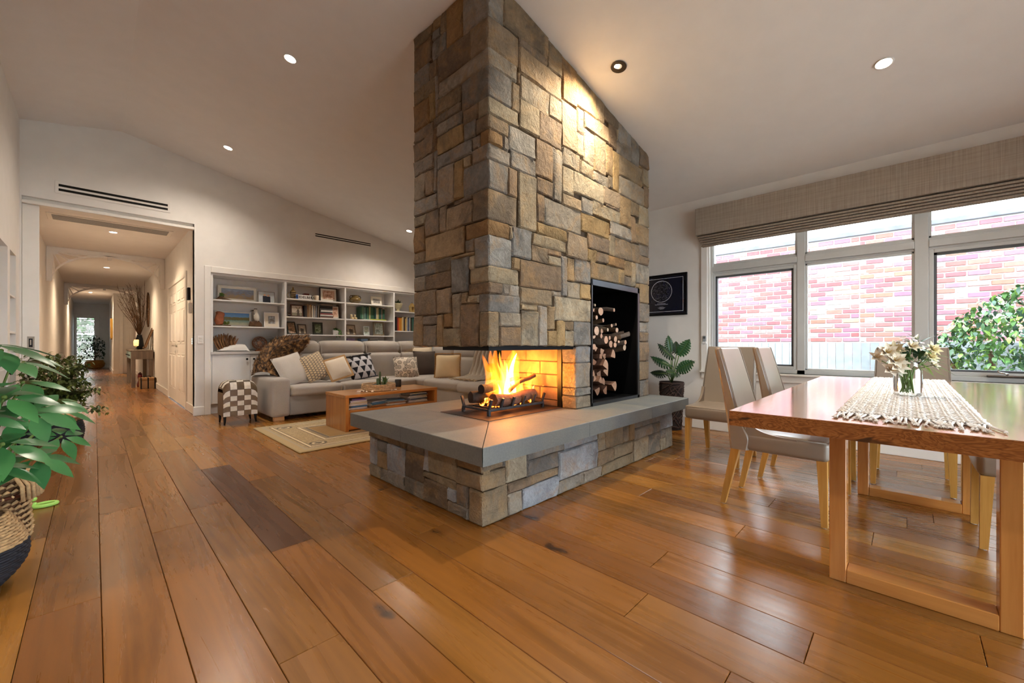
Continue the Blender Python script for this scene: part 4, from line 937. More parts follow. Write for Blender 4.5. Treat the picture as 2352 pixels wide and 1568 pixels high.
MB().rbox((.035,0,.15),(.012,.025,.065),.012,T=TR(ry=-.25)).build('wing',m_oc,t,color=C('2c2622')); MB().tube([(-.015,0,.262),(-.05,0,.256),(-.075,0,.25)],[.012,.008,.002],8).rbox((.0,0,.283),(.022,.018,.008),.008).build('beak',m_oc,t,color=C('241d18'))
t=thing('driftwood_sculpture','fan of driftwood sticks set in a white shell-like base','sculpture',(bx(527,7.42),7.45,.917)); rg=random.Random(9)
mb=MB(); mb.grid(14,8,lambda u,v:(-.15+.42*u, -.07*math.cos(v*PI), (.015+.10*math.sin(min(1,u*1.25)*PI*.6)*math.sin(v*PI))*(1 if u<.85 else (1-u)/.15))).build('shell_base',plain('white_ceramic','dfdcd6',.35,var=.08,bmp=.4,bs=35),t)
for i in range(34):
    a=rg.uniform(-.45,.42); x=-.13+i*.0075; L=.17+.07*math.sin(i/33*PI)+rg.uniform(-.02,.02)
    MB().tube([(x,rg.uniform(-.03,.03),.02),(x+(-.06+i*.001)+rg.uniform(-.01,.01),rg.uniform(-.03,.03),.02+L*.6),(x-.07+i*.002,rg.uniform(-.03,.03),.03+L)],[.007,.008,.005],6).build('driftwood_stick',m_ocm,t,color=C(rg.choice(['9a6f4a','8a5f3e','a67c56','7a5336'])))
t=thing('wire_ball_lamp','round rattan ball lamp on wooden foot with black cord','lamp',(bx(597,7.5),7.52,.917))
mb=MB()
for k in range(26):
    rg=random.Random(k+70); M_=TR((0,0,.13))@Euler((rg.uniform(0,6),rg.uniform(0,6),0)).to_matrix().to_4x4(); mb.tube([M_@Vector((.105*math.cos(a*PI/8),.105*math.sin(a*PI/8),0)) for a in range(17)],.0028,4,cap=False)
mb.build('rattan_ball',plain('rattan_brown','8a5a3e',.7,var=.2),t); MB().box(-.06,.06,-.04,.04,0,.024,bev=.006).build('foot',m_oc,t,color=C('a5633a')); MB().lathe([(.0,.08),(.03,.09),(.035,.13),(.02,.16),(0,.17)],12).build('bulb',plain('frosted_bulb','d8b9a0',.4),t); MB().tube([(-.05,0,.01),(-.09,.06,.03),(-.13,.10,.02),(-.16,.13,.004)],.003,6).build('cord',m_black,t)
t=thing('potted_houseplant','dark leafy houseplant standing on the worktop behind fur throw','plant',(bx(634,7.5),7.5,.917))
MB().lathe([(.05,0),(.07,.1),(.075,.105),(.065,.1),(0,.09)],18).build('pot',m_ocg,t,color=C('4a4038'))
for k in range(26):
    rg=random.Random(k+300); a=rg.uniform(0,2*PI); mb=MB(); leafblade(mb,TR((0,0,.10+rg.uniform(0,.09)),rz=a)@TR(rx=rg.uniform(.2,1.1)),rg.uniform(.11,.17),.05,.7); mb.build('leaf',m_leaf,t,color=C(rg.choice(['24382a','2d4630','1e3024'])),fixn=False)
t=thing('trailing_plant','trailing green plant in white pot spilling over shelf edge','plant',(bx(771,7.42),7.42,1.195))
MB().lathe([(.042,0),(.05,.075),(.053,.08),(.046,.078),(0,.07)],18).build('pot',m_white,t); tuft('foliage',t,26,.05,.035,'3f6b2c',.08,1.3,.3,8,.7,.015)
mb=MB()
for (x,z) in ((.03,.1),(.06,.085),(.085,.06),(.03,-.0),(.05,.02),(.0,-.01),(.075,.03),(.045,.05),(-.01,.01),(.055,-.015)): leafblade(mb,TR((x,-.055,z),rx=-1.3,rz=R.uniform(-1,1)),.035,.026,.2)
mb.build('trailing_leaves',m_leaf,t,color=C('4a7d2e'),fixn=False); MB().tube([(.02,-.02,.085),(.06,-.04,.1),(.085,-.05,.06),(.07,-.055,.0)],.002,5).build('vine',m_stem,t)
t=thing('television','black television standing in corner bay behind the sofa','television',(bx(925,7.5)+.2,7.52,.917)); MB().box(-.4,.4,-.015,.015,.03,.165,bev=.005).build('screen',m_black,t); MB().box(-.12,.12,-.08,.08,0,.012,bev=.004).box(-.02,.02,-.01,.01,.01,.04).build('stand',m_black,t)
# left wall unit: inner cabinetry in the recess
t=thing('wall_unit','white built-in shelving in left wall with a small cupboard door','shelving',(-.78,6.4,0))
MB().box(-.96,-.94,5.2,7.03,.0,2.0).build('back_panel',m_cab,t,world=True); MB().box(-.94,-.604,6.412,6.568,0,1.999).build('divider',m_cab,t,world=True)
for z in (1.553,1.164,.757,.33): MB().box(-.94,-.604,6.572,7.028,z-.022,z,bev=.002).build('shelf',m_cab,t,world=True)
MB().box(-.94,-.604,5.204,6.408,.85,.87,bev=.002).build('shelf',m_cab,t,world=True)
d=MB().box(-.622,-.602,5.62,6.40,.12,.845,bev=.003).build('cabinet_door',m_cab,t,world=True); MB().box(-.603,-.597,5.68,6.34,.18,.19).box(-.603,-.597,5.68,6.34,.775,.785).box(-.603,-.597,6.33,6.34,.18,.785).build('door_moulding',m_cab,d,world=True); MB().tube([(-.602,6.36,.739),(-.58,6.36,.739)],.006,8).lathe([(0,-.012),(.012,-.006),(.014,0),(.01,.008),(0,.01)],10,T=TR((-.575,6.36,.739),ry=PI/2)).build('knob',m_black,d,world=True)
# ================================================================== sofa
def fabric(name,col,var=.1,sc=300.,rough=.95):
    s=N(name); v=s.pos(3.); c=C(col); w=s.noise(v,sc,2); b=s.noise(v,3,3)
    k=s.ramp(w,[(.3,g1(1-var)),(.7,g1(1+var))]); k2=s.ramp(b,[(.3,g1(.93)),(.7,g1(1.05))])
    s.principled(Base_Color=s.mix(1.,s.mix(1.,c,k,'MULTIPLY'),k2,'MULTIPLY'),Roughness=rough,Sheen_Weight=.25,Specular_IOR_Level=.2); s.bump(w,.25,.002); return s.m
m_sofa=fabric('grey_linen','a9a39c'); m_seam=fabric('grey_piping','9a948d')
so=thing('corner_sofa','large pale grey linen corner sofa with high backs in front of bookcase','sofa',(3.2,6.4,0))
def part(name,c,h,r,m=m_sofa,parent=None,puff=0,n=3): return MB().rbox(c,h,r,n,puff).build(name,m,parent or so,world=True)
def span(name,x0,x1,y0,y1,z0,z1,r=.03,puff=0,m=m_sofa,parent=None): return part(name,((x0+x1)/2,(y0+y1)/2,(z0+z1)/2),((x1-x0)/2,(y1-y0)/2,(z1-z0)/2),r,m,parent,puff)
span('arm',1.62,1.86,5.99,6.99,.055,.57,.045,.0)
span('base',1.86,4.95,6.04,7.0,.055,.325,.02); span('base',3.84,4.95,3.75,6.04,.055,.325,.02)
for a,b in ((1.865,2.575),(2.58,3.25),(3.255,3.83)): span('seat_cushion',a,b,5.98,6.78,.315,.456,.045,.012)
span('seat_cushion',3.835,4.62,5.76,6.78,.315,.456,.045,.01)
span('seat_cushion',3.80,4.62,4.77,5.755,.315,.456,.045,.012); span('seat_cushion',3.70,4.62,3.78,4.765,.31,.465,.06,.014)
def backc(x0,x1):
    b=span('back_cushion',x0,x1,6.66,6.98,.42,.88,.06,.02); span('headrest',x0+.004,x1-.004,6.70,6.99,.84,1.08,.085,.012,parent=b)
    MB().tube([(x1-.002,6.70,.5),(x1-.002,6.668,.86),(x1-.002,6.69,1.0),(x1-.002,6.78,1.078),(x1-.002,6.95,1.06)],.006,6).build('piping',m_seam,b,world=True)
for a,b in ((1.865,2.52),(2.525,3.272),(3.277,3.938),(3.943,4.55)): backc(a,b)
def backw(y0,y1):
    b=span('back_cushion',4.54,4.88,y0,y1,.42,.80,.06,.02); span('headrest',4.57,4.9,y0+.004,y1-.004,.77,.985,.08,.012,parent=b)
for a,b in ((5.98,6.64),(5.30,5.975),(4.62,5.295),(3.8,4.615)): backw(a,b)
for x,y in ((1.66,6.02),(1.66,6.9),(4.8,6.9),(4.8,3.8),(3.88,3.8)): MB().box(x-.0,x+.13,y,y+.05,0,.056,bev=.003).build('foot',wood('beech_foot','b98d5e','cfa574',0,20),so,world=True)
# ================================================================== cushions
def pillow(mb,w,h,t,n=12,sag=.06,T=None,wr=.004,seed=0):
    def P(s,q,sg):
        a,b=2*s-1,2*q-1
        f=((1-abs(a)**2.6)*(1-abs(b)**2.6)); f=max(0,f)**.55
        cx=1-sag*(b*b)*(1-a*a)*0-.05*(1-b*b)*abs(a)**3; cz=1-.05*(1-a*a)*abs(b)**3
        d=wr*noise.noise(Vector((a*2.5+seed,b*2.5,sg)))*f
        return Vector((a*w/2*cx,sg*(t/2*f+d),h/2+b*h/2*cz))
    mb.grid(n,n,lambda s,q:P(s,q,-1),T); mb.grid(n,n,lambda s,q:P(s,q,1),T); return mb
def cushm(name,fn,rough=.95,bmp=.2):
    s=N(name); g=s.obj(); sp=s.n('SeparateXYZ'); s.set(sp.inputs[0],g); col=fn(s,g,sp.outputs[0],sp.outputs[2]); s.principled(Base_Color=col,Roughness=rough,Sheen_Weight=.2,Specular_IOR_Level=.2); s.bump(s.noise(g,260,2),bmp,.002); return s.m
def c_tri(s,g,x,z):
    k=16.; X=s.math('MULTIPLY',x,k*.5); Z=s.math('MULTIPLY',z,k*.62); rowi=s.math('FLOOR',Z); fz=s.math('FRACT',Z)
    par=s.math('MULTIPLY',s.math('MODULO',rowi,2.),.5); fx=s.math('ABSOLUTE',s.math('SUBTRACT',s.math('FRACT',s.math('ADD',X,par)),.5))
    m=s.math('LESS_THAN',fx,s.math('MULTIPLY',fz,.36)); m=s.math('MULTIPLY',m,s.math('GREATER_THAN',fz,.1)); return s.mix(m,s.mix(s.noise(g,90,2),C('aeb1bb'),C('d3d5db')),C('171a24'))
def c_circ(s,g,x,z):
    vo=s.n('TexVoronoi',feature='F1',voronoi_dimensions='2D'); cb_=s.n('CombineXYZ'); s.set(cb_.inputs[0],x); s.set(cb_.inputs[1],z); s.set(vo.inputs['Vector'],s.map(cb_.outputs[0],(13,13,1))); vo.inputs['Randomness'].default_value=.75; vo.inputs['Scale'].default_value=1
    d=vo.outputs['Distance']; r=s.math('ABSOLUTE',s.math('SUBTRACT',d,.40)); r2=s.math('ABSOLUTE',s.math('SUBTRACT',d,.2)); m=s.math('MAXIMUM',s.math('LESS_THAN',r,.05),s.math('LESS_THAN',r2,.04)); m=s.math('MAXIMUM',m,s.math('LESS_THAN',d,.06)); return s.mix(m,C('d9d0c2'),C('2a2422'))
def c_knit(s,g,x,z):
    w=s.n('TexBrick',offset=.5); cb_=s.n('CombineXYZ'); s.set(cb_.inputs[0],z); s.set(cb_.inputs[1],x); s.set(w.inputs['Vector'],cb_.outputs[0]); w.inputs['Scale'].default_value=14.; w.inputs['Color1'].default_value=C('d9c6a4'); w.inputs['Color2'].default_value=C('cbb694'); w.inputs['Mortar'].default_value=C('77706b'); w.inputs['Mortar Size'].default_value=.07; w.inputs['Brick Width'].default_value=.5; w.inputs['Row Height'].default_value=.62; return w.outputs[0]
CU=[('light grey plain linen cushion leaning on the sofa arm',670,848,.41,.45,.16,.42,.27,fabric('cushion_grey','c9c4bd'),None,6.33,.15),
 ('beige honeycomb knitted cushion beside plain grey cushion',722,842,.37,.41,.14,.42,.32,cushm('cushion_knit',c_knit,.95,.5),None,6.33,.05),
 ('ivory cushion with beige flange border on sofa',777,845,.34,.33,.12,.42,.26,fabric('cushion_ivory','dfd5c5'),'flange',6.27,.0),
 ('black and grey triangle patterned cushion with tassels',830,843,.42,.40,.13,.40,.14,cushm('cushion_triangles',c_tri),'tassel',6.36,-.05),
 ('cream cushion with black ringed circle pattern',933,843,.44,.38,.14,.36,-.02,cushm('cushion_circles',c_circ),None,6.28,-.12),
 ('dark brown velvet cushion in the sofa corner',976,834,.42,.46,.15,.28,-.02,fabric('cushion_brown','4a403a',.2),None,6.45,-.3),
 ('long cream lumbar cushion behind the dark brown cushion',972,822,.38,.42,.12,.2,.02,fabric('cushion_cream','d6c8b0'),None,6.6,-.25)]
for (lb,u,v,w,h,t_,lean,roll,m,edge,y,yaw) in CU:
    p=ony(u,v,y)
    t=thing('cushion',lb,'cushion',(p.x,y,.47),yaw,'cushions on the corner sofa'); T=TR((0,0,p.z-.47))@TR(rx=-lean)@TR(ry=-roll)@TR((0,0,-h/2))
    b=MB(); pillow(b,w,h,t_,12,seed=u); o=b.build('cushion_body',m,t); o.matrix_local=T
    MB().tube([(-w/2,0,.0),(-w/2*.95,0,h/2),(-w/2,0,h),(0,0,h*.975),(w/2,0,h),(w/2*.95,0,h/2),(w/2,0,0),(0,0,h*.025),(-w/2,0,0)],.004,6,T=T).build('seam',m,t)
    if edge=='flange':
        f=MB(); e=.018
        f.box(-w/2-e,w/2+e,-.006,.006,-e,.01,T=T).box(-w/2-e,w/2+e,-.006,.006,h-.01,h+e,T=T).box(-w/2-e,-w/2+.01,-.006,.006,0,h,T=T).box(w/2-.01,w/2+e,-.006,.006,0,h,T=T).build('flange_border',fabric('flange_beige','b9966a'),t)
    if edge=='tassel':
        f=MB(); rg=random.Random(2)
        for i in range(44):
            s=i/43; x=-w/2+w*s; f.tube([(x,0,h*.975),(x+rg.uniform(-.01,.01),-.012,h+.012),(x+rg.uniform(-.015,.015),-.03,h-.012)],[.005,.006,.004],5,T=T); f.tube([(x,-.0,.02),(x+rg.uniform(-.01,.01),-.02,.005),(x,-.03,-.004)],[.005,.006,.004],5,T=T)
        f.build('tassels',fabric('tassel_black','1b1e28'),t)
# gold-fringed cushion on the wing
p=onz(1030,868,.49); t=thing('cushion','pale beige cushion with gold fringe on the sofa wing','cushion',(4.12,5.52,.468),-.75,'cushions on the corner sofa'); T=TR(rx=-.3)
b=MB(); pillow(b,.42,.40,.14,12,seed=3); o=b.build('cushion_body',fabric('cushion_beige','dcc9a4'),t); o.matrix_local=T
f=MB(); w,h=.42,.40; rg=random.Random(9); ed=[(-w/2+w*i/40,0) for i in range(41)]+[(w/2*(.95+.05*abs(2*i/40-1)),h*i/40) for i in range(41)]+[(w/2-w*i/40,h) for i in range(41)]+[(-w/2*(.95+.05*abs(2*i/40-1)),h-h*i/40) for i in range(41)]
for x,z in ed:
    dx,dz=x/(w/2),(z-h/2)/(h/2); L=math.hypot(dx,dz); r_=rg.uniform(.016,.026); f.tube([(x*.97,0,h/2+(z-h/2)*.97),(x+dx/L*r_,rg.uniform(-.008,.008),z+dz/L*r_)],[.005,.003],5,T=TR((0,0,.012))@T)
f.build('gold_fringe',fabric('fringe_gold','a37a3c',.25),t)
# ================================================================== throws
def furm():
    s=N('faux_fur'); c=s.n('ObjectInfo').outputs['Random']; g=s.n('NewGeometry').outputs['Position']; n=s.noise(g,21,2)
    s.principled(Base_Color=s.ramp(n,[(.3,C('20150d')),(.46,C('5a3e22')),(.6,C('a67c4a')),(.72,C('cfaf7c'))]),Roughness=.7,Sheen_Weight=.3); return s.m
m_fur=furm()
ft=thing('fur_throw','brown and black faux fur throw draped over end of the sofa back','throw',(1.9,6.75,.58))
OE=[(576,864,6.90),(583,840,6.92),(600,818,6.98),(628,800,7.03),(665,795,7.03),(705,793,7.03)]
ME=[(577,860,6.72),(585,832,6.80),(602,803,6.86),(628,780,6.86),(665,773,6.83),(707,775,6.82)]
IE=[(640,870,6.40),(642,846,6.50),(654,830,6.58),(668,822,6.615),(684,817,6.625),(698,800,6.63)]
def lerp(L,t):
    t*=len(L)-1; i=min(int(t),len(L)-2); f=t-i; return [L[i][k]*(1-f)+L[i+1][k]*f for k in range(3)]
def fsurf(s,t):
    o_=ony(*lerp(OE,t)); m_=ony(*lerp(ME,t)); i_=ony(*lerp(IE,t))
    if s<.3: P=o_*(1-s/.3)+m_*(s/.3)
    else:
        f=(s-.3)/.7; P=m_*(1-f)+i_*f; P+=Vector((-.1,-.75,.6)).normalized()*.115*math.sin(f*PI)**.8
    P+=Vector((0,-.02,.012))*noise.noise(Vector((s*6,t*9,1.))); return P
mb=MB(); mb.grid(10,26,fsurf); mb.build('fur_base',m_fur,ft,world=True)
rg=random.Random(12); mb=MB()
for i in range(3000):
    s,t=rg.random(),rg.random(); P=fsurf(s,t); du=(fsurf(min(1,s+.02),t)-fsurf(max(0,s-.02),t)).normalized(); dv=(fsurf(s,min(1,t+.02))-fsurf(s,max(0,t-.02))).normalized(); nn=du.cross(dv); 
    if nn.y>0: nn=-nn
    nn.normalize(); band=int(s*5)%2; d=(dv*.9+du*(.75 if band else -.75)).normalized(); d=(d+nn*rg.uniform(.25,.6)+Vector((rg.uniform(-.2,.2),rg.uniform(-.2,.2),rg.uniform(-.2,.2)))).normalized()
    L=rg.uniform(.05,.09); q=d.cross(nn); 
    if q.length<1e-3: continue
    q=q.normalized()*rg.uniform(.005,.009); mb.add([P-q,P+q,P+d*L*.6+q*.8+nn*.006,P+d*L,P+d*L*.6-q*.8+nn*.006],[(0,1,2,3,4)])
o=mb.build('fur_pile',m_fur,ft,world=True,fixn=False); o['kind']='stuff'
# grey knitted throw over the wing back
gt=thing('knitted_throw','grey knitted throw with cream fringe draped over sofa wing','throw',(4.5,4.95,.49)); m_thr=fabric('throw_grey','a59a8a',.2,120)
def tsurf(s,t):
    # t 0 top of back -> 1 front of seat ; s across (y)
    prof=[(4.80,1.0),(4.66,1.005),(4.545,.95),(4.50,.82),(4.47,.66),(4.40,.50),(4.28,.466),(4.12,.462),(4.02,.46)]
    k=t*(len(prof)-1); i=min(int(k),len(prof)-2); f=k-i; x=prof[i][0]*(1-f)+prof[i+1][0]*f; z=prof[i][1]*(1-f)+prof[i+1][1]*f
    y=5.20-.46*s+.16*t*(.3-s)+.05*math.sin(t*3); fold=.034*math.sin(s*17+2.5*t)*(1 if t>.12 else t/.12); return Vector((x-abs(fold)*.8*(t<.62),y,z+.012+(abs(fold)*.8 if t>=.62 else 0)))
mb=MB(); mb.grid(44,26,tsurf); mb.build('throw_cloth',m_thr,gt,world=True)
mb=MB(); rg=random.Random(5)
for i in range(60):
    p=tsurf(i/59,1.); mb.tube([p,p+Vector((-.03+rg.uniform(-.01,.01),rg.uniform(-.015,.015),-.004)),p+Vector((-.065+rg.uniform(-.015,.01),rg.uniform(-.03,.03),-.005))],[.004,.004,.003],5)
mb.build('fringe',fabric('throw_fringe','cdbfa6'),gt,world=True)
# ================================================================== checkered ottoman
ot=thing('checkered_stool','small arched stool upholstered in brown and white leather checks','stool',(1.315,6.145,0)); w,dp=.375,.33; zb=.115
m_lw=plain('white_leather','d9d2c6',.5,var=.15,vs_=20,bmp=.2); m_lb=objcolm('brown_leather',.45,.3,18,.2)
def oh(x): 
    r=.10; e=max(0,abs(x)-(w/2-r)); return .555-r+math.sqrt(max(0,r*r-e*e))
def osurf(a,b):
    # a 0..1 across, b 0..1 along front up over the top to back
    x=(a-.5)*w; H_=oh(x); r=.07; L1=.42-zb; Lt=dp-2*r; tot=L1+PI/2*r+Lt+PI/2*r+L1; q=b*tot
    sc=(H_-zb)/(.555-zb)
    if q<L1: y,z=0,zb+q
    elif q<L1+PI/2*r: th=(q-L1)/r; y,z=r-r*math.cos(th),.42+ (r*math.sin(th))*((.555-.42)/r)
    elif q<L1+PI/2*r+Lt: y,z=r+q-L1-PI/2*r,.555
    elif q<tot-L1: th=(q-(tot-L1-PI/2*r))/r; y,z=dp-r+r*math.sin(th),.42+r*math.cos(th)*((.555-.42)/r)
    else: y,z=dp,max(zb,.42-(q-(tot-L1)))
    return Vector((x,y,zb+(z-zb)*sc))
mb=MB(); mb.grid(14,40,osurf); mb.box(-w/2+.003,w/2-.003,.003,dp-.003,zb,zb+.01)
for sg in (-1,1): mb.prism([(.004,zb),(dp-.004,zb),(dp-.004,.41),(.004,.41)],sg*(w/2-.006),sg*(w/2-.001),'x')
mb.build('upholstery',m_lb,ot,color=C('5a4326'))
NC,NR=5,16
for i in range(NC):
    for j in range(NR):
        white=(i+j)%2==0; mb=MB(); g=.03
        def pf(s,t): 
            a=(i+g+s*(1-2*g))/NC; b=(j+g+t*(1-2*g))/NR; P=osurf(a,b); c=Vector((0,dp/2,.33)); o_=(P-c); o_.normalize(); return P+o_*.0025
        mb.grid(3,3,pf); mb.build('leather_patch',m_lw if white else m_lb,ot,color=C(R.choice(['6b5238','7a614a','5d4a30','70583a']) if j<6 else '3d3322'))
for x,y in ((-w/2+.02,.02),(w/2-.02,.02),(-w/2+.02,dp-.03),(w/2-.02,dp-.03)):
    l=MB().tube([(x,y,.116),(x,y-.002,.06),(x+math.copysign(.006,x),y-.012,.008)],[.018,.014,.009],8).build('leg',m_black,ot); MB().cyl((x+math.copysign(.006,x),y-.012,.008),(x+math.copysign(.006,x),y-.012,0),.011,n=10).build('glide',m_chrome,l)
# ================================================================== rug
def rugm():
    s=N('persian_rug'); g=s.obj(); sp=s.n('SeparateXYZ'); s.set(sp.inputs[0],g); x,y=sp.outputs[0],sp.outputs[1]; hx,hy=1.2,.80
    ex=s.math('SUBTRACT',hx,s.math('ABSOLUTE',x)); ey=s.math('SUBTRACT',hy,s.math('ABSOLUTE',y)); d=s.math('MINIMUM',ex,ey)
    n=s.noise(g,26,4,.6,1.); base=s.mix(s.ramp(n,[(.44,g1(0)),(.5,g1(.7)),(.56,g1(.0))]),C('b09b74'),C('75644a'))
    field=s.mix(s.noise(g,7,3),C('8a6a3c'),C('a08150')); col=s.mix(s.math('GREATER_THAN',d,.47),base,field)
    col=s.mix(s.math('LESS_THAN',d,.07),col,C('ad976c'))
    for a,b,c in ((.07,.10,'a6987e'),(.13,.137,'3c342c'),(.145,.165,'d6c8a8'),(.168,.174,'3c342c'),(.36,.366,'3c342c'),(.37,.395,'d8caaa'),(.40,.406,'4a4036'),(.42,.45,'7c7264'),(.45,.458,'3c342c')):
        m=s.math('MULTIPLY',s.math('GREATER_THAN',d,a),s.math('LESS_THAN',d,b)); col=s.mix(m,col,C(c))
    # corner medallions
    cx=s.math('SUBTRACT',ex,.265); cy=s.math('SUBTRACT',ey,.265); r=s.math('SQRT',s.math('ADD',s.math('MULTIPLY',cx,cx),s.math('MULTIPLY',cy,cy))); rr=s.math('ADD',r,s.math('MULTIPLY',s.math('SUBTRACT',n,.5),.03))
    col=s.mix(s.math('LESS_THAN',rr,.085),col,C('5c5142')); col=s.mix(s.math('LESS_THAN',s.math('ABSOLUTE',s.math('SUBTRACT',rr,.05)),.012),col,C('c9b894'))
    s.principled(Base_Color=col,Roughness=.95,Sheen_Weight=.2,Specular_IOR_Level=.1); s.bump(s.noise(g,180,2),.4,.004); return s.m
rug=MB().box(-1.2,1.2,-.8,.8,0,.014,bev=.006).build('rug',rugm()); rug.location=(2.545,4.89,0); tag(rug,'cream and beige Persian style rug under the coffee table','rug')
# ================================================================== coffee table
m_oak=wood('honey_timber','9a5f2c','c08a4a',0,18,.28,.06,.3); m_oakv=wood('honey_timber_upright','96592a','bb8444',2,18,.3,.06,.3)
cx0,cx1,cy0,cy1,ct=2.02,3.29,4.64,5.21,.437; RZ=.0142
tb=thing('coffee_table','honey timber coffee table with open magazine shelf on the rug','coffee table',(2.65,4.92,RZ))
MB().box(cx0-.004,cx1+.004,cy0-.004,cy1+.004,ct-.034,ct,bev=.003).build('table_top',m_oak,tb,world=True)
for x in (cx0,cx1-.04): MB().box(x,x+.04,cy0,cy1,RZ,ct-.034,bev=.002).build('end_panel',m_oakv,tb,world=True)
MB().box(cx0+.04,cx1-.04,cy0+.004,cy1-.02,.235,.255,bev=.002).build('shelf',m_oak,tb,world=True); MB().box(cx0+.04,cx1-.04,cy0+.014,cy0+.032,.03,.235,bev=.002).build('front_panel',m_oak,tb,world=True); MB().box(cx0+.04,cx1-.04,cy1-.04,cy1-.02,.03,.235,bev=.002).build('back_panel',m_oak,tb,world=True)
SZ=.2555
def mag(x,y,z,th,d,h,col,lb,rz,grp): return book(lb,x,y,z,th,d,h,col,grp,True,rz)
CN.update({'3f6f9c':'blue','d8dadf':'white','4a7fb0':'mid blue','c6ccd2':'pale grey','9a7050':'brown','6f5a9a':'purple','2f4f7f':'navy','b9c4cf':'silver','7f8a94':'slate'})
RM=random.Random(31)
def stack(x,y,items,where,grp,rz0=0):
    z=SZ
    for c,th,d,h in items: mag(x+RM.uniform(-.015,.015),y+RM.uniform(-.01,.01),z,th,d,h,c,'%s book in %s'%(CN[c],where),rz0+RM.uniform(-.15,.15),grp); z+=th+.0006
stack(2.215,4.83,[('d8dadf',.016,.2,.24),('3f6f9c',.02,.2,.2),('d8dadf',.02,.2,.24),('cfc3a4',.018,.19,.22),('d8dadf',.02,.18,.21),('6f5a9a',.018,.15,.17)],'stack at the end of coffee table shelf','coffee table end stack',.1)
stack(2.47,4.84,[('9a7050',.022,.2,.24),('3f6f9c',.016,.21,.27),('4a7fb0',.014,.21,.26),('b9c4cf',.012,.2,.25)],'fanned blue stack on coffee table shelf','coffee table blue stack',.2)
stack(2.72,4.83,[('c6ccd2',.014,.21,.27),('9a7050',.018,.2,.22),('7f8a94',.014,.22,.28),('4a7fb0',.01,.2,.24)],'middle stack on coffee table shelf','coffee table middle stack',-.1)
stack(3.05,4.85,[(['c6ccd2','d8dadf','7f8a94','2f4f7f','b9c4cf'][i%5],.011,.22,.29) for i in range(10)],'tall magazine stack on coffee table shelf','coffee table magazine stack',.05)
# tray, cacti, cup, shells
TX,TY=2.58,4.93
t=thing('wicker_tray','round woven wicker tray on the coffee table','tray',(TX,TY,ct)); m_wick=plain('wicker_tan','cdb08a',.8,var=.3,vs_=40)
MB().lathe([(0,.003),(.2,.003),(.2,.008),(0,.008)],28,cap=False).build('tray_base',m_wick,t); mb=MB()
for k in range(7):
    z=.006+k*.0115; mb.tube([( (.205+.006*math.sin(a*1.57+k*PI))*math.cos(a*2*PI/56),(.205+.006*math.sin(a*1.57+k*PI))*math.sin(a*2*PI/56),z+.003) for a in range(57)],.0052,5,cap=False)
mb.build('woven_rim',m_wick,t); mb=MB()
for k in range(28): a=k*2*PI/28; mb.cyl((.205*math.cos(a),.205*math.sin(a),.002),(.205*math.cos(a),.205*math.sin(a),.084),.004,n=5)
mb.build('rim_stakes',m_wick,t)
t=thing('cactus_bowl','black bowl of small green cacti in the wicker tray','cactus',(TX+.04,TY+.02,ct+.0085))
MB().lathe([(.06,0),(.09,.02),(.10,.055),(.094,.058),(.085,.045),(0,.045)],22).build('bowl',m_black,t)
for x,y,h,r in ((-.04,0,.10,.02),(.0,.02,.185,.014),(.015,-.03,.06,.016)):
    mb=MB(); n=16; prof=[(r*.8,0),(r,h*.3),(r,h*.75),(r*.7,h*.93),(0,h)]; mb.lathe(prof,n,T=TR((x,y,.045)),cap=False)
    for i,p in enumerate(mb.v): 
        if (i//5)%2: p.x=x+(p.x-x)*.78; p.y=y+(p.y-y)*.78
    mb.build('cactus',m_leaf,t,color=C('4f6b45'))
q=tuft('succulent',t,18,.09,.03,'5d7f4c',.045,1.,.1,4,1.0,.0); q.location=(.06,0,0)
t=thing('cup','matt black tumbler candle on the coffee table','cup',(2.96,5.10,ct)); MB().lathe([(.038,0),(.042,.004),(.044,.098),(.041,.1),(.039,.09),(.038,.012),(0,.01)],22).build('tumbler',plain('matt_black','1a1b1e',.55),t); MB().lathe([(0,.075),(.037,.075),(.0,.078)],16,cap=False).build('wax',plain('candle_wax','d8cdb8',.6),t)
for k,(dx,dy,r) in enumerate(((-.26,-.10,.03),(-.23,-.14,.022),(-.29,-.06,.025),(-.18,-.18,.028),(.06,-.235,.024),(.11,-.23,.026),(-.24,-.02,.024))):
    mb=MB(); mb.smooth=True
    for i in range(9):
        a=-1.1+2.2*i/8
    mb.grid(8,4,lambda s,q:(r*1.3*q*math.sin(-1.2+2.4*s),r*1.3*q*math.cos(-1.2+2.4*s)-r*.5,r*.55*math.sin(q*PI*.9+.15)*(1+.18*math.cos(s*16*PI/2))+.002)); mb.grid(8,4,lambda s,q:(r*1.3*q*math.sin(-1.2+2.4*s),r*1.3*q*math.cos(-1.2+2.4*s)-r*.5,.001))
    o=mb.build('seashell',plain('shell_cream','e3d0bb',.4,var=.2,vs_=60) if k==0 else bpy.data.materials['shell_cream']); o.location=(TX+dx,TY+dy,ct+.0005); o.rotation_euler=(0,0,k*1.3); tag(o,'small cream scallop shell lying beside the wicker tray','seashell','seashells on the coffee table')
# terracotta pot with hanging plant behind the fire
t=thing('ribbed_pot','tall ribbed terracotta pot with green plant beside sofa wing','pot',(3.60,3.62,0)); 
MB().lathe([(.08,0),(.1,.02)]+[(.1+.02*k/14+(.008 if k%2 else 0),.02+k*.06) for k in range(1,14)]+[(.125,.86),(.11,.86),(0,.8)],24).build('pot_body',m_ocm,t,color=C('8a5638')); tuft('foliage',t,70,.16,.045,'5d7a2e',.84,1.4,.5,15,.8,.06)
MB().rbox((-.2,.05,.74),(.06,.05,.055),.045).build('clay_ornament',m_ocm,t,color=C('9a5236'))
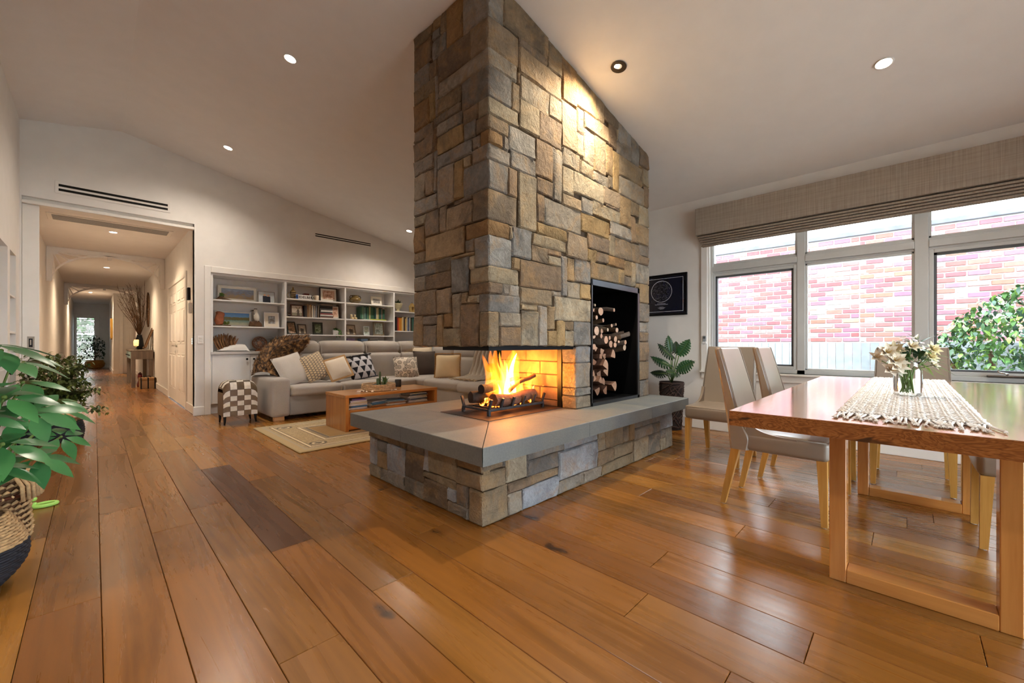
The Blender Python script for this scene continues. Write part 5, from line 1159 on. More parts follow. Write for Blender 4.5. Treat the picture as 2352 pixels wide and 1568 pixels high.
# ================================================================== dining chairs
def leatherm():
    s=N('taupe_leather'); v=s.pos(7.); n=s.noise(v,150,3,.6); b=s.noise(v,4,3)
    s.principled(Base_Color=s.mix(b,C('86796c'),C('938678')),Roughness=.36,Specular_IOR_Level=.5,Coat_Weight=.1); s.bump(n,.12,.002); return s.m
m_leather=leatherm(); m_cleg=wood('chair_leg_oak','a9772f','c9974e',2,22,.4,.05)
def smoothprof(keys,n=5):
    # catmull-rom through keys (open)
    out=[]; K=[keys[0]]+keys+[keys[-1]]
    for i in range(1,len(K)-2):
        for k in range(n):
            t=k/n; q=[]
            for c in range(len(keys[0])):
                a,b,d,e=K[i-1][c],K[i][c],K[i+1][c],K[i+2][c]; q.append(.5*(2*b+(d-a)*t+(2*a-5*b+4*d-e)*t*t+(3*b-a-3*d+e)*t*t*t))
            out.append(tuple(q))
    out.append(tuple(keys[-1])); return out
def make_chair(label):
    t=thing('dining_chair',label,'chair',(0,0,0),0,'taupe leather dining chairs')
    # local: faces +y
    mb=MB(); mb.rbox((0,.005,.425),(.222,.245,.058),.03,3,.006); seat=mb.build('seat',m_leather,t)
    MB().tube([(-.205,.244,.472),(.205,.244,.472)],.004,6).tube([(-.216,-.2,.474),(-.216,.235,.474)],.004,6).tube([(.216,-.2,.474),(.216,.235,.474)],.004,6).build('seat_welt',m_leather,seat)
    # backrest: rings from bottom to top: (z, yfront, yback, halfwidth)
    rings=smoothprof([(.368,-.15,-.255,.228),(.44,-.14,-.262,.230),(.50,-.165,-.268,.229),(.60,-.205,-.283,.224),(.75,-.245,-.308,.218),(.90,-.285,-.335,.212),(.98,-.308,-.352,.209),(1.0,-.315,-.352,.205),(1.006,-.328,-.345,.198)],4)
    mb=MB(); mb.smooth=True; vs=[]; fs=[]; m=12
    for z,yf_,yb_,hw in rings:
        r=min(.014,(yf_-yb_)*.45); pts=[(-hw+r,yf_),(-hw*.5,yf_-.006),(0,yf_-.008),(hw*.5,yf_-.006),(hw-r,yf_),(hw,yf_-r),(hw,yb_+r),(hw-r,yb_),(0,yb_-.004),(-hw+r,yb_),(-hw,yb_+r),(-hw,yf_-r)]
        vs+=[(x,y,z) for x,y in pts]
    for i in range(len(rings)-1):
        for k in range(m): fs.append((i*m+k,i*m+(k+1)%m,(i+1)*m+(k+1)%m,(i+1)*m+k))
    fs+=[list(range(m))[::-1],list(range((len(rings)-1)*m,len(rings)*m))]; mb.add(vs,fs); bk=mb.build('backrest',m_leather,t,sharp=.7)
    for sx in (-1,1): MB().tube([(sx*(hw_-.004),yf_+.001,z) for z,yf_,yb_,hw_ in rings[8:-2]],.003,5).build('piping',m_leather,bk)
    # curved gusset joining seat side to back
    for sx in (-1,1):
        g=smoothprof([(.10,.474),(-.02,.482),(-.10,.505),(-.15,.55),(-.185,.62)],4); mb=MB(); mb.prism([(y,z) for y,z in g]+[(-.24,.60),(-.24,.40),(.10,.42)],sx*.20,sx*.222,'x'); mb.build('side_gusset',m_leather,t)
    for sx in (-1,1):
        for fy in (1,-1):
            y0=.215*fy if fy>0 else -.225; y1=y0+(.012 if fy>0 else -.075); x0=sx*.196; x1=sx*.202
            mb=MB(); a,b=.024,.015
            vs=[(x0+i*a,y0+j*a,.372) for i,j in ((-1,-1),(1,-1),(1,1),(-1,1))]+[(x1+i*b,y1+j*b,.004) for i,j in ((-1,-1),(1,-1),(1,1),(-1,1))]
            mb.add(vs,[(0,1,2,3),(7,6,5,4)]+[(i,(i+1)%4,4+(i+1)%4,4+i) for i in range(4)]); l=mb.build('leg',m_cleg,t); MB().cyl((x1,y1,.004),(x1,y1,0),.012,n=10).build('glide',m_white,l)
    return t
chairs=[('taupe leather dining chair tucked under left long side of timber table near its corner',3.055,.56,PI),
 ('taupe leather dining chair on left long side of table nearer the window',3.80,.52,PI),
 ('taupe leather dining chair standing alone between hearth and window',3.94,1.215,PI/2),
 ('taupe leather dining chair at the window end of table behind the flowers',4.235,-.018,PI/2),
 ('taupe leather dining chair pushed in on the right long side of table',3.32,-.50,0)]
ch0=None
for lb,x,y,rz in chairs:
    c=make_chair(lb) if ch0 is None else copy_tree(ch0)
    ch0=ch0 or c; c['label']=lb; c.location=(x,y,0); c.rotation_euler=(0,0,rz)
# ================================================================== dining table
m_tab=wood('blackbutt_table','9c5d2c','c98f54',0,9,.12,.10,.9,'2b1a10',.05); m_tabv=wood('blackbutt_leg','a9692f','cf9350',2,10,.25,.06,.5,None,.05); m_tabr=wood('blackbutt_rail','a9692f','cf9350',1,10,.25,.06,.5,'3a2414',.05)
def endgrain():
    s=N('table_end_grain'); v=s.pos(0.); n0=s.noise(s.map(v,(1,2.6,7)),2.4,3,.6,1.8); w=s.math('PINGPONG',s.math('MULTIPLY',n0,9.),.5); n=s.noise(s.map(v,(1,2,14)),22,3); kn=s.noise(s.map(v,(1,1.3,5)),3.4,2,.5,1.)
    f=s.math('ADD',s.math('MULTIPLY',w,.9),s.math('MULTIPLY',n,.5)); col=s.ramp(f,[(.22,C('7d4a20')),(.5,C('a2652f')),(.75,C('b67b42'))]); col=s.mix(s.ramp(kn,[(.63,g1(0)),(.70,g1(.85))]),col,C('2e1a0d')); s.principled(Base_Color=col,Roughness=.3,Coat_Weight=.3); return s.m
m_end=endgrain()
dt=thing('dining_table','thick glossy timber dining table with sled base legs','table',(3.0,-.015,0)); X0,X1,Y0,Y1,ZT,TH=1.775,4.235,-.545,.513,.764,.058
ys=[Y0,-.36,-.17,.03,.22,.37,Y1]
for a,b in zip(ys[:-1],ys[1:]):
    mb=MB(); mb.box(X0+.004,X1,a,b,ZT-TH,ZT); mb.cm=1; mb.box(X0,X0+.0045,a,b,ZT-TH,ZT-.0005); mb.build('top_board',[m_tab,m_end],dt,world=True)
for xf in (2.26,3.67):
    for y0,y1 in ((-.292,-.236),(.19,.248)): MB().box(xf,xf+.085,y0,y1,.0,ZT-TH,bev=.003).build('leg',m_tabv,dt,world=True)
    MB().box(xf,xf+.085,-.236,.19,0,.058,bev=.003).build('bottom_rail',m_tabr,dt,world=True); MB().box(xf,xf+.085,-.236,.19,ZT-TH-.03,ZT-TH).build('top_rail',m_tabr,dt,world=True)
# runner
def netm():
    s=N('cotton_macrame'); v=s.pos(0.); s.principled(Base_Color=s.mix(s.noise(v,60,2),C('e8e6e4'),C('f7f5f3')),Roughness=.95,Sheen_Weight=.3); return s.m
m_run=netm(); rn=thing('table_runner','cream chunky woven macrame runner with fringe along the dining table','table runner',(3,0,ZT)); rg=random.Random(3)
rx0,rx1,ry0,ry1=1.98,4.18,-.19,.19; mb=MB(); mb.smooth=True; nx=96; ny=22
for i in range(nx):
    for j in range(ny):
        x=rx0+(rx1-rx0)*(i+.5)/nx; sk=.0; y=ry0+(ry1-ry0)*(j+.5+(.5 if i%2 else 0)*.8)/ny+sk
        a=(.9 if (i+j)%2 else -.9)+rg.uniform(-.5,.5); dx,dy=.013*math.cos(a),.011*math.sin(a); z=ZT+.004+.003*((i+j)%2)+rg.uniform(0,.002); r=.0048
        mb.tube([(x-dx,y-dy,z),(x,y,z+.0035),(x+dx,y+dy,z)],[r*.7,r,r*.7],5,cap=False)
mb.build('woven_cloth',m_run,rn,world=True); MB().box(rx0,rx1,ry0+.005,ry1-.0,ZT+.0005,ZT+.003).build('ground_weave',fabric('runner_ground','c9c2b8'),rn,world=True)
for e,(xx,sg) in enumerate(((rx0,-1),(rx1,1))):
    mb=MB()
    for j in range(40):
        y=ry0+(ry1-ry0)*(j+.5)/40; d=rg.uniform(-.012,.012); L=.10+rg.uniform(-.01,.02); mb.tube([(xx-sg*.01,y,ZT+.006),(xx+sg*L*.5,y+d,ZT+.006),(xx+sg*L,y+d*2.2,ZT+.005)],[.0042,.004,.0045],5)
        for q in range(4): mb.tube([(xx+sg*L*.95,y+d*2.1,ZT+.006),(xx+sg*(L+.02),y+d*2.2+rg.uniform(-.008,.008),ZT+.004)],[.003,.0015],4)
    mb.build('fringe',m_run,rn,world=True)
# jar of flowers
def clearglass():
    s=N('jar_glass'); b=s.n('BsdfGlass'); b.inputs['IOR'].default_value=1.45; b.inputs['Roughness'].default_value=0.; b.inputs['Color'].default_value=(.97,1,.99,1); s.t.links.new(b.outputs[0],s.out.inputs[0]); return s.m
JX,JY,JZ=2.80,.0,ZT+.0115; jr=thing('glass_jar','clear glass jar vase standing on the macrame runner','vase',(JX,JY,JZ)); m_jg=glassm('jar_clear_glass',(.95,.98,.975,1),1.5,1.2)
MB().lathe([(.0,.0),(.046,.0),(.052,.006),(.053,.02),(.053,.125),(.047,.14),(.042,.148),(.042,.162),(.044,.166)],28,cap=False).build('jar_body',m_jg,jr)
MB().lathe([(.044,.160),(.0455,.164),(.044,.168),(.0425,.164),(.044,.160)],24,cap=False).build('rolled_rim',m_jg,jr)
fl=thing('flower_bouquet','cream and white flower bouquet with long green leaves in glass jar','flowers',(JX,JY,JZ)); rg=random.Random(17)
m_pet=objcolm('petal',.6,.15,30); heads=[]
def flower(parent,T,rad,n,col,cup=.5,layers=2,name='blossom'):
    mb=MB()
    for l in range(layers):
        for k in range(n): leafblade(mb,T@TR(rz=2*PI*k/n+l*.4)@TR(rx=cup+.35*l),rad*(1-.22*l),rad*.5,.25,fold=.35)
    o=mb.build(name,m_pet,parent,color=C(col),fixn=False); c=MB()
    for k in range(5): c.tube([T@Vector((0,0,0)),T@Vector((.012*math.cos(k*1.25),.012*math.sin(k*1.25),rad*.5))],.0012,4)
    c.build('stamen',m_oc,o,color=C('c9a24a')); return o
lat=Vector((RT[0],RT[1],0)); fwd=Vector((FW[0],FW[1],0))
spots=[(-.115,.21,'e9dcc4',.055),(-.095,.17,'efe4cf',.06),(-.07,.225,'e6d8b0',.05),(-.075,.14,'f0e6d4',.055),(-.10,.125,'efe3d2',.05),(-.05,.18,'f1e8da',.055),(-.03,.24,'e9dfc2',.04),(.075,.225,'eadfae',.045),(.10,.20,'efe8d0',.05),(.125,.175,'f0ead8',.04),(.06,.19,'e8e0b4',.04),(-.13,.185,'f2eadc',.045),(-.04,.115,'efe6d8',.04),(.095,.15,'eee8d6',.035)]
for a,z,c,r in spots:
    p=lat*a+fwd*rg.uniform(-.05,.03)+Vector((0,0,z)); d=(lat*a*1.3-fwd*.6+Vector((0,0,.35))).normalized(); T=Matrix.Translation(p)@d.to_track_quat('Z','Y').to_matrix().to_4x4(); flower(fl,T,r,6,c,.75,2)
    MB().tube([(rg.uniform(-.02,.02),rg.uniform(-.02,.02),.02),(p.x*.3,p.y*.3,.13),tuple(p)],.0022,5).build('stem',m_stem,fl)
# pale waxflower cluster on top
mb=MB()
for k in range(34):
    a,b=rg.uniform(-.045,.045),rg.uniform(-.04,.04); p=lat*a+fwd*b+Vector((0,0,.262+rg.uniform(-.012,.028)-abs(a)*.4)); T=Matrix.Translation(p)@TR(rx=rg.uniform(-.6,.6),ry=rg.uniform(-.6,.6))
    for q in range(5): leafblade(mb,T@TR(rz=q*1.257)@TR(rx=.3),.013,.011,.1)
mb.build('waxflower_cluster',m_pet,fl,color=C('e9e4ea'),fixn=False)
for k in range(46):
    a=rg.uniform(-1,1); az=rg.uniform(0,2*PI); long=k<16
    if long: p=lat*rg.uniform(.0,.05)+Vector((0,0,.165+rg.uniform(-.02,.05))); d=(lat*rg.uniform(.5,1.2)-fwd*rg.uniform(-.2,.6)+Vector((0,0,rg.uniform(-.35,.5)))).normalized(); L,Wd,c=rg.uniform(.10,.17),.016,rg.choice(['7fa53a','8fb445','6c9a3a'])
    else: p=lat*rg.uniform(-.06,.08)+fwd*rg.uniform(-.04,.04)+Vector((0,0,.165+rg.uniform(-.01,.09))); d=(lat*rg.uniform(-1,1)+fwd*rg.uniform(-1,.4)+Vector((0,0,rg.uniform(-.1,1.)))).normalized(); L,Wd,c=rg.uniform(.05,.09),.024,rg.choice(['3d5f35','2f4f33','5d7f3c','4a6b44'])
    T=Matrix.Translation(p)@d.to_track_quat('Y','Z').to_matrix().to_4x4(); mb=MB(); leafblade(mb,T,L,Wd,.35); mb.build('leaf',m_leaf,fl,color=C(c),fixn=False)
for k in range(7): MB().tube([(rg.uniform(-.03,.03),rg.uniform(-.03,.03),.015),(rg.uniform(-.02,.02),rg.uniform(-.02,.02),.10),(rg.uniform(-.02,.02),rg.uniform(-.02,.02),.19)],.003,5).build('stem',m_stem,fl)
# ================================================================== roman blind
def blindm():
    s=N('linen_blind'); v=s.pos(0.); n=s.noise(s.map(v,(1,1,.02)),120,2); n2=s.noise(s.map(v,(1,.02,1)),150,2); f=s.math('ADD',s.math('MULTIPLY',n,.6),s.math('MULTIPLY',n2,.4)); s.principled(Base_Color=s.ramp(f,[(.35,C('8f8378')),(.65,C('aca092'))]),Roughness=.9); s.bump(f,.2,.002); return s.m
m_bl=blindm(); bl=thing('roman_blind','taupe linen roman blind folded up under a fabric pelmet above window','blind',(5.1,0,2.2)); by0,by1=-2.1,1.835
MB().box(5.05,XW-.001,by0,by1,2.335,2.655,bev=.004).build('pelmet',m_bl,bl,world=True)
for k in range(5):
    x=5.068+k*.017; z1=2.330-k*.0235; MB().rbox((x+.012,(by0+by1)/2,z1-.018),(.014,(by1-by0)/2-.012-k*.006,.0098),.008,2).build('blind_fold',m_bl,bl,world=True)
MB().box(5.150,5.160,by0+.03,by1-.05,2.20,2.33).build('lining',m_bl,bl,world=True)
# blind remote in wall holder
t=thing('blind_remote','small grey remote in a white wall holder beside window architrave','remote',(5.16,1.77,1.04)); MB().box(5.150,5.1592,1.745,1.785,1.045,1.13,bev=.004).build('remote_body',plain('grey_remote','9aa0a4',.4),t,world=True); MB().box(5.1485,5.1505,1.752,1.778,1.095,1.122).build('display',m_gask,t,world=True); MB().box(5.146,5.1595,1.742,1.788,1.035,1.06,bev=.003).build('holder',m_white,t,world=True)
# ================================================================== star map poster
ps=thing('star_map_poster','black framed star map poster with white circle on wall by window','poster',(5.17,2.26,1.4)); py0,py1,pz0,pz1=1.973,2.56,1.40,1.933; xf=5.178
f=MB(); b=.03
for a in ((py0,py1,pz0,pz0+b),(py0,py1,pz1-b,pz1),(py0,py0+b,pz0+b,pz1-b),(py1-b,py1,pz0+b,pz1-b)): f.box(xf-.022,xf,a[0],a[1],a[2],a[3],bev=.003)
f.build('frame',m_black,ps,world=True); MB().box(xf-.012,xf-.004,py0+b,py1-b,pz0+b,pz1-b).build('print',plain('midnight_print','171a2b',.25,var=.1),ps,world=True)
m_ink=plain('white_ink','dfe0e6',.6,var=.02); xi=xf-.0135
f=MB(); q=.05
for a in ((py0+q,py1-q,pz0+q,pz0+q+.004),(py0+q,py1-q,pz1-q-.004,pz1-q),(py0+q,py0+q+.004,pz0+q,pz1-q),(py1-q-.004,py1-q,pz0+q,pz1-q)): f.box(xi,xi+.001,*a)
f.build('printed_border',m_ink,ps,world=True)
cyc,czc,rr=2.305,1.715,.135; f=MB()
for k in range(48):
    a0,a1=2*PI*k/48,2*PI*(k+1)/48; f.add([(xi,cyc+r*math.cos(a),czc+r*math.sin(a)) for a in (a0,a1) for r in (rr,rr+.0045)],[(0,1,3,2)])
f.build('printed_circle',m_ink,ps,world=True); f=MB(); rg=random.Random(6)
for k in range(520):
    a=rg.uniform(0,2*PI); r=rr*.96*math.sqrt(rg.random()); sz=rg.uniform(.0006,.0017); y=cyc+r*math.cos(a); z=czc+r*math.sin(a); f.add([(xi,y-sz,z),(xi,y,z-sz),(xi,y+sz,z),(xi,y,z+sz)],[(0,1,2,3)])
o=f.build('printed_stars',m_ink,ps,world=True); o['kind']='stuff'
f=MB()
for z,wd,h in ((1.556,.11,.004),(1.543,.17,.004),(1.512,.05,.003),(1.503,.10,.003),(1.494,.08,.003),(1.485,.05,.003)):
    y=cyc-wd/2
    while y<cyc+wd/2: l=rg.uniform(.004,.014); f.box(xi,xi+.0008,y,min(y+l,cyc+wd/2),z,z+h); y+=l+.003
f.build('printed_caption',m_ink,ps,world=True)
# ================================================================== monstera in wicker planter
mp=thing('potted_monstera','monstera plant in tall dark wicker planter between hearth and wall','plant',(4.90,2.06,0)); m_dw=plain('dark_wicker','4a3630',.75,var=.4,vs_=50)
MB().lathe([(.10,0),(.105,.02),(.135,.565),(.12,.56),(0,.53)],22).build('planter_core',plain('planter_core','241a18',.9),mp)
mb=MB(); rg=random.Random(8)
for k in range(210):
    a=rg.uniform(0,2*PI); z=rg.uniform(.015,.55); pts=[]
    da=rg.choice((-1,1))*rg.uniform(.12,.3); dz=rg.uniform(-.05,.05)
    for i in range(4): zz=min(.565,max(.008,z+dz*i)); r=.108+.03*zz/.56+.006*((i+k)%2); pts.append((r*math.cos(a+da*i),r*math.sin(a+da*i),zz))
    mb.tube(pts,.005,4,cap=False)
o=mb.build('wicker_weave',m_dw,mp); o['kind']='stuff'; MB().lathe([(.138,.555),(.143,.565),(.138,.575),(.128,.57)],22,cap=False).build('rim',m_dw,mp)
def monstera(T,L,Wd,col):
    mb=MB(); mb.smooth=True; n=9; vs=[]; fs=[]
    for sg in (-1,1):
        for i in range(n):
            t0=i/n; t1=(i+.78)/n
            for (t) in ((t0,t1),):
                def w(q): return Wd*.5*math.sin(min(1,q*1.05)*PI)**.6*(1-.25*q) if q>0 else Wd*.25
                a,b_=t; p=[(0,L*a,0),(sg*w(a)*.62,L*(a-.03),.012),(sg*w((a+b_)/2),L*(a-.12+.10*a),-.02),(sg*w((a+b_)/2)*.98,L*(b_-.10),-.025),(sg*w(b_)*.62,L*(b_-.03),.012),(0,L*b_,0)]
                k=len(vs); vs+=p; fs+=[(k,k+1,k+4,k+5),(k+1,k+2,k+3,k+4)]
        for i in range(n):
            k=len(vs); t1=(i+.78)/n; t2=(i+1)/n; ww=Wd*.5*math.sin(min(1,t1*1.05)*PI)**.6*.66; vs+=[(0,L*t1,0),(sg*ww,L*(t1-.03),.012),(sg*ww,L*(t2-.03),.012),(0,L*t2,0)]; fs.append((k,k+1,k+2,k+3))
    mb.add(vs,fs,T); lf=mb.build('leaf',m_leaf,mp,color=C(col),fixn=False); MB().tube([T@Vector((0,-.02,0)),T@Vector((0,L*.5,.003)),T@Vector((0,L*.97,0))],[.004,.003,.001],5).build('midrib',m_stem,lf)
base_=Vector((0,0,.55))
for u,v,u2,v2,dep,W_,c in ((1545,822,1509,788,.05,.12,'23402c'),(1541,808,1534,768,.02,.13,'2b5432'),(1554,812,1552,782,-.03,.15,'24452d'),(1560,816,1586,776,.03,.17,'2f6136'),(1540,842,1492,818,.08,.13,'2b5432'),(1555,850,1598,828,.10,.18,'30643a'),(1530,858,1492,856,.10,.13,'223b2a'),(1548,856,1528,852,.16,.12,'2e5130'),(1550,858,1556,866,.16,.12,'294a2e')):
    y_pl=2.06-dep*.6; A=onx(u,v,4.90-dep)-Vector((4.90,2.06,0)); B_=onx(u2,v2,4.90-dep*1.3)-Vector((4.90,2.06,0)); d=(B_-A); L=d.length
    up=Vector((-.75,-.55,.45)); q=d.to_track_quat('Y','Z').to_matrix(); yv=d.normalized(); zv=(up-yv*up.dot(yv)).normalized(); xv=yv.cross(zv); Mx=Matrix((xv,yv,zv)).transposed().to_4x4(); Mx.translation=A
    monstera(Mx,L,W_,c); MB().tube([base_,base_*.4+A*.6+Vector((0,0,.02)),A],[.007,.006,.004],6).build('leaf_stalk',m_stem,mp)
# ================================================================== fire
m_iron=plain('cast_iron_ash','4c4c50',.6,.7,var=.35,vs_=30,bmp=.4); GZ=SZT+.004
gr=thing('fire_grate','ash-dusted cast iron fire grate with upright prongs on hearth','grate',(2.35,2.38,GZ)); gx0,gx1,gy0,gy1=2.04,2.68,2.225,2.545
mb=MB()
mb.box(gx0,gx1,gy0,gy0+.022,GZ+.03,GZ+.05,bev=.003).box(gx0,gx1,gy1-.022,gy1,GZ+.03,GZ+.05,bev=.003)
mb.build('side_rail',m_iron,gr,world=True)
for k in range(8): x=gx0+.01+k*(gx1-gx0-.03)/7; MB().box(x,x+.016,gy0+.022,gy1-.022,GZ+.032,GZ+.046,bev=.003).build('grate_bar',m_iron,gr,world=True)
for k in range(6):
    x=gx0+.005+k*(gx1-gx0-.03)/5
    MB().prism([(gy0+.006,GZ+.04),(gy0+.024,GZ+.04),(gy0-.008,GZ+.125),(gy0-.022,GZ+.12)],x,x+.018,'x').build('prong',m_iron,gr,world=True)
    if k in (0,5): MB().prism([(gy1-.006,GZ+.04),(gy1-.024,GZ+.04),(gy1+.008,GZ+.125),(gy1+.022,GZ+.12)],x,x+.018,'x').build('prong',m_iron,gr,world=True)
for x in (gx0,gx1-.02):
    for y in (gy0,gy1-.022): MB().box(x,x+.02,y,y+.022,GZ,GZ+.032).build('foot',m_iron,gr,world=True)
m_char=objcolm('charred_wood',.85,.45,24,.7,35,bd=.01); m_cut=objcolm('cut_wood',.8,.25,30,.3,50)
def emb():
    s=N('glowing_embers'); v=s.pos(3.); n=s.noise(v,30,4); p=s.principled(Base_Color=C('1a0f0a'),Roughness=.9); s.set(p.inputs['Emission Color'],s.ramp(n,[(.4,(.6,.06,.0,1)),(.6,(1,.25,.03,1)),(.75,(1,.6,.15,1))])); s.set(p.inputs['Emission Strength'],s.ramp(n,[(.45,g1(0)),(.62,g1(3.5))])); return s.m
m_emb=emb()
def logmesh(name,label,p0,p1,r,col,split=None,cat='log',grp=None,endcol='c89a80',seed=0,mbark=None,wob=.012):
    rg=random.Random(seed); p0,p1=Vector(p0),Vector(p1); ax=(p1-p0); L=ax.length; t=thing(name,label,cat,p0,0,grp)
    n=12; a=ax.normalized(); up=Vector((0,0,1)) if abs(a.z)<.9 else Vector((1,0,0)); e1=a.cross(up).normalized(); e2=e1.cross(a)
    prof=[]
    if split is None:
        for k in range(n): q=2*PI*k/n; prof.append((math.cos(q)*r*rg.uniform(.92,1.06),math.sin(q)*r*rg.uniform(.92,1.06)))
    else:
        ang=split; w=rg.uniform(1.4,2.0)
        for k in range(7): q=ang-w/2+w*k/6; prof.append((math.cos(q)*r,math.sin(q)*r))
        for k in range(3): prof.append((rg.uniform(-.25,.25)*r-.35*r*math.cos(ang),rg.uniform(-.25,.25)*r-.35*r*math.sin(ang))) if k==1 else None
        n=len(prof)
    mb=MB(); mb.smooth=split is None; S=6; vs=[]; fs=[]
    for i in range(S):
        c=a*(L*i/(S-1))+e2*wob*math.sin(i*1.3+seed)*(1 if split is None else .2); sc=1+rg.uniform(-.06,.06)
        for x,y in prof: vs.append(c+(e1*x+e2*y)*sc)
    for i in range(S-1):
        for k in range(n): fs.append((i*n+k,i*n+(k+1)%n,(i+1)*n+(k+1)%n,(i+1)*n+k))
    mb.add(vs,fs); mb.build('bark' if split is None else 'split_faces',mbark or m_char,t,color=C(col))
    for base,sg in ((0,-1),((S-1)*n,1)):
        m2=MB(); ring=[vs[base+k]+a*sg*.0008 for k in range(n)]; c=sum(ring,Vector())/n
        inner=[c+(q-c)*.86 for q in ring]; b0=len(m2.v); m2.cm=1; m2.add(ring+inner,[(k,(k+1)%n,n+(k+1)%n,n+k) for k in range(n)]); m2.cm=0; m2.add(inner+[c],[(k,(k+1)%n,n) for k in range(n)])
        m2.build('cut_end',[m_cut,m_oc],t,color=C(endcol),fixn=True)
    return t
LZ=GZ+.05
logmesh('burning_log','large charred half-burnt log at the front of the grate',(2.07,2.47,LZ+.055),(2.36,2.405,LZ+.052),.05,'2a2420',seed=1,endcol='3a2418',cat='burning log')
logmesh('burning_log','split reddish log lying along the front prongs of grate',(2.14,2.285,LZ+.045),(2.62,2.30,LZ+.05),.05,'8a5a44',seed=2,endcol='7a4a30',cat='burning log')
logmesh('burning_log','pinkish brown log burning at the firebrick end of grate',(2.42,2.43,LZ+.05),(2.67,2.40,LZ+.055),.048,'7d4c3c',seed=3,endcol='6a3f2c',cat='burning log')
logmesh('burning_log','charcoal black log crossing on top of the fire',(2.12,2.40,LZ+.14),(2.46,2.43,LZ+.138),.036,'1c1614',seed=4,endcol='2a1a12',cat='burning log')
logmesh('burning_stick','thin stick propped over logs toward the firebricks',(2.36,2.335,LZ+.115),(2.66,2.32,LZ+.225),.018,'7a4c28',seed=5,endcol='a8744a',cat='burning log')
logmesh('burning_stick','short upper stick lying across the flames',(2.40,2.39,LZ+.18),(2.66,2.36,LZ+.195),.016,'4a2e1c',seed=6,endcol='8a5a34',cat='burning log')
mb=MB(); rg=random.Random(4)
for k in range(46): mb.rbox((rg.uniform(2.12,2.62),rg.uniform(2.27,2.5),GZ+.05+rg.uniform(.0,.05)),(rg.uniform(.008,.022),)*3,.006,1,mid=1,T=None)
e=mb.build('ember_bed',m_emb); e['kind']='stuff'; tag(e,'bed of glowing orange embers between the burning logs','embers')
# flames: nested emissive tongues (homogeneous glowing gas)
def flamem(name,col,st):
    s=N(name); e=s.n('Emission'); e.inputs[0].default_value=col; e.inputs[1].default_value=st; s.t.links.new(e.outputs[0],s.out.inputs['Volume']); return s.m
m_f1=flamem('flame_outer',(1.,.20,.010,1),13.); m_f2=flamem('flame_mid',(1.,.36,.035,1),34.); m_f3=flamem('flame_core',(1.,.62,.20,1),75.)
fire=thing('fire','tall orange and yellow flames rising from the burning logs','fire',(2.35,2.38,LZ+.05))
def tongue(name,m,x,y,z0,h,w,d,lean=0,seed=0,curl=.03):
    rg=random.Random(seed); S=16; n=12; vs=[]; fs=[]
    for i in range(S+1):
        t=i/S; r=(math.sin(min(1,t*2.2+.22)*PI/2)**.8)*(1-t)**.58; cx=lean*t*t*h+curl*math.sin(t*5+seed)*t; cy=curl*.6*math.cos(t*4+seed*1.7)*t
        for k in range(n):
            q=2*PI*k/n; rr=r*(1+.22*noise.noise(Vector((math.cos(q)*1.4+seed,math.sin(q)*1.4,t*3.2))))
            vs.append((x+cx+w*rr*math.cos(q),y+cy+d*rr*math.sin(q),z0+h*t))
    for i in range(S):
        for k in range(n): fs.append((i*n+k,i*n+(k+1)%n,(i+1)*n+(k+1)%n,(i+1)*n+k))
    fs+=[list(range(n))[::-1],list(range(S*n,S*n+n))]; mb=MB(); mb.smooth=True; mb.add(vs,fs); mb.build(name,m,fire,world=True)
fz=LZ+.06; rg=random.Random(77)
hmax=HB-.006-fz
for k,(x,h,w) in enumerate(((2.16,.36,.045),(2.22,hmax,.05),(2.27,hmax*1.0,.06),(2.33,hmax,.065),(2.38,hmax*.98,.06),(2.43,.33,.055),(2.19,.28,.05),(2.48,.22,.04),(2.55,.17,.03),(2.61,.25,.022),(2.29,hmax*.95,.05),(2.36,hmax*.97,.05))): tongue('outer_flame',m_f1,x+.05,2.38+rg.uniform(-.06,.05),fz+rg.uniform(-.02,.015),h,w,.05,rg.uniform(-.25,.2),k,.035)
for k,(x,h,w) in enumerate(((2.20,.26,.022),(2.25,.33,.026),(2.30,.38,.03),(2.35,.36,.03),(2.40,.27,.026),(2.53,.14,.016),(2.61,.19,.012),(2.46,.12,.02),(2.27,.3,.024))): tongue('middle_flame',m_f2,x+.05,2.36+rg.uniform(-.05,.03),fz-.01,h,w,.028,rg.uniform(-.2,.2),k+30,.03)
for k,(x,h,w) in enumerate(((2.27,.20,.016),(2.31,.29,.02),(2.335,.24,.02),(2.21,.13,.011),(2.37,.15,.014),(2.60,.09,.007))): tongue('inner_flame',m_f3,x+.05,2.34+rg.uniform(-.03,.02),fz-.01,h,w,.018,rg.uniform(-.12,.12),k+60,.015)
l=bpy.data.lights.new('fire_glow','POINT'); l.energy=8; l.color=(1.,.36,.09); l.shadow_soft_size=.09; o=bpy.data.objects.new('fire_glow',l); COL.objects.link(o); o.parent=fire; o.location=(.0,-.0,.26)
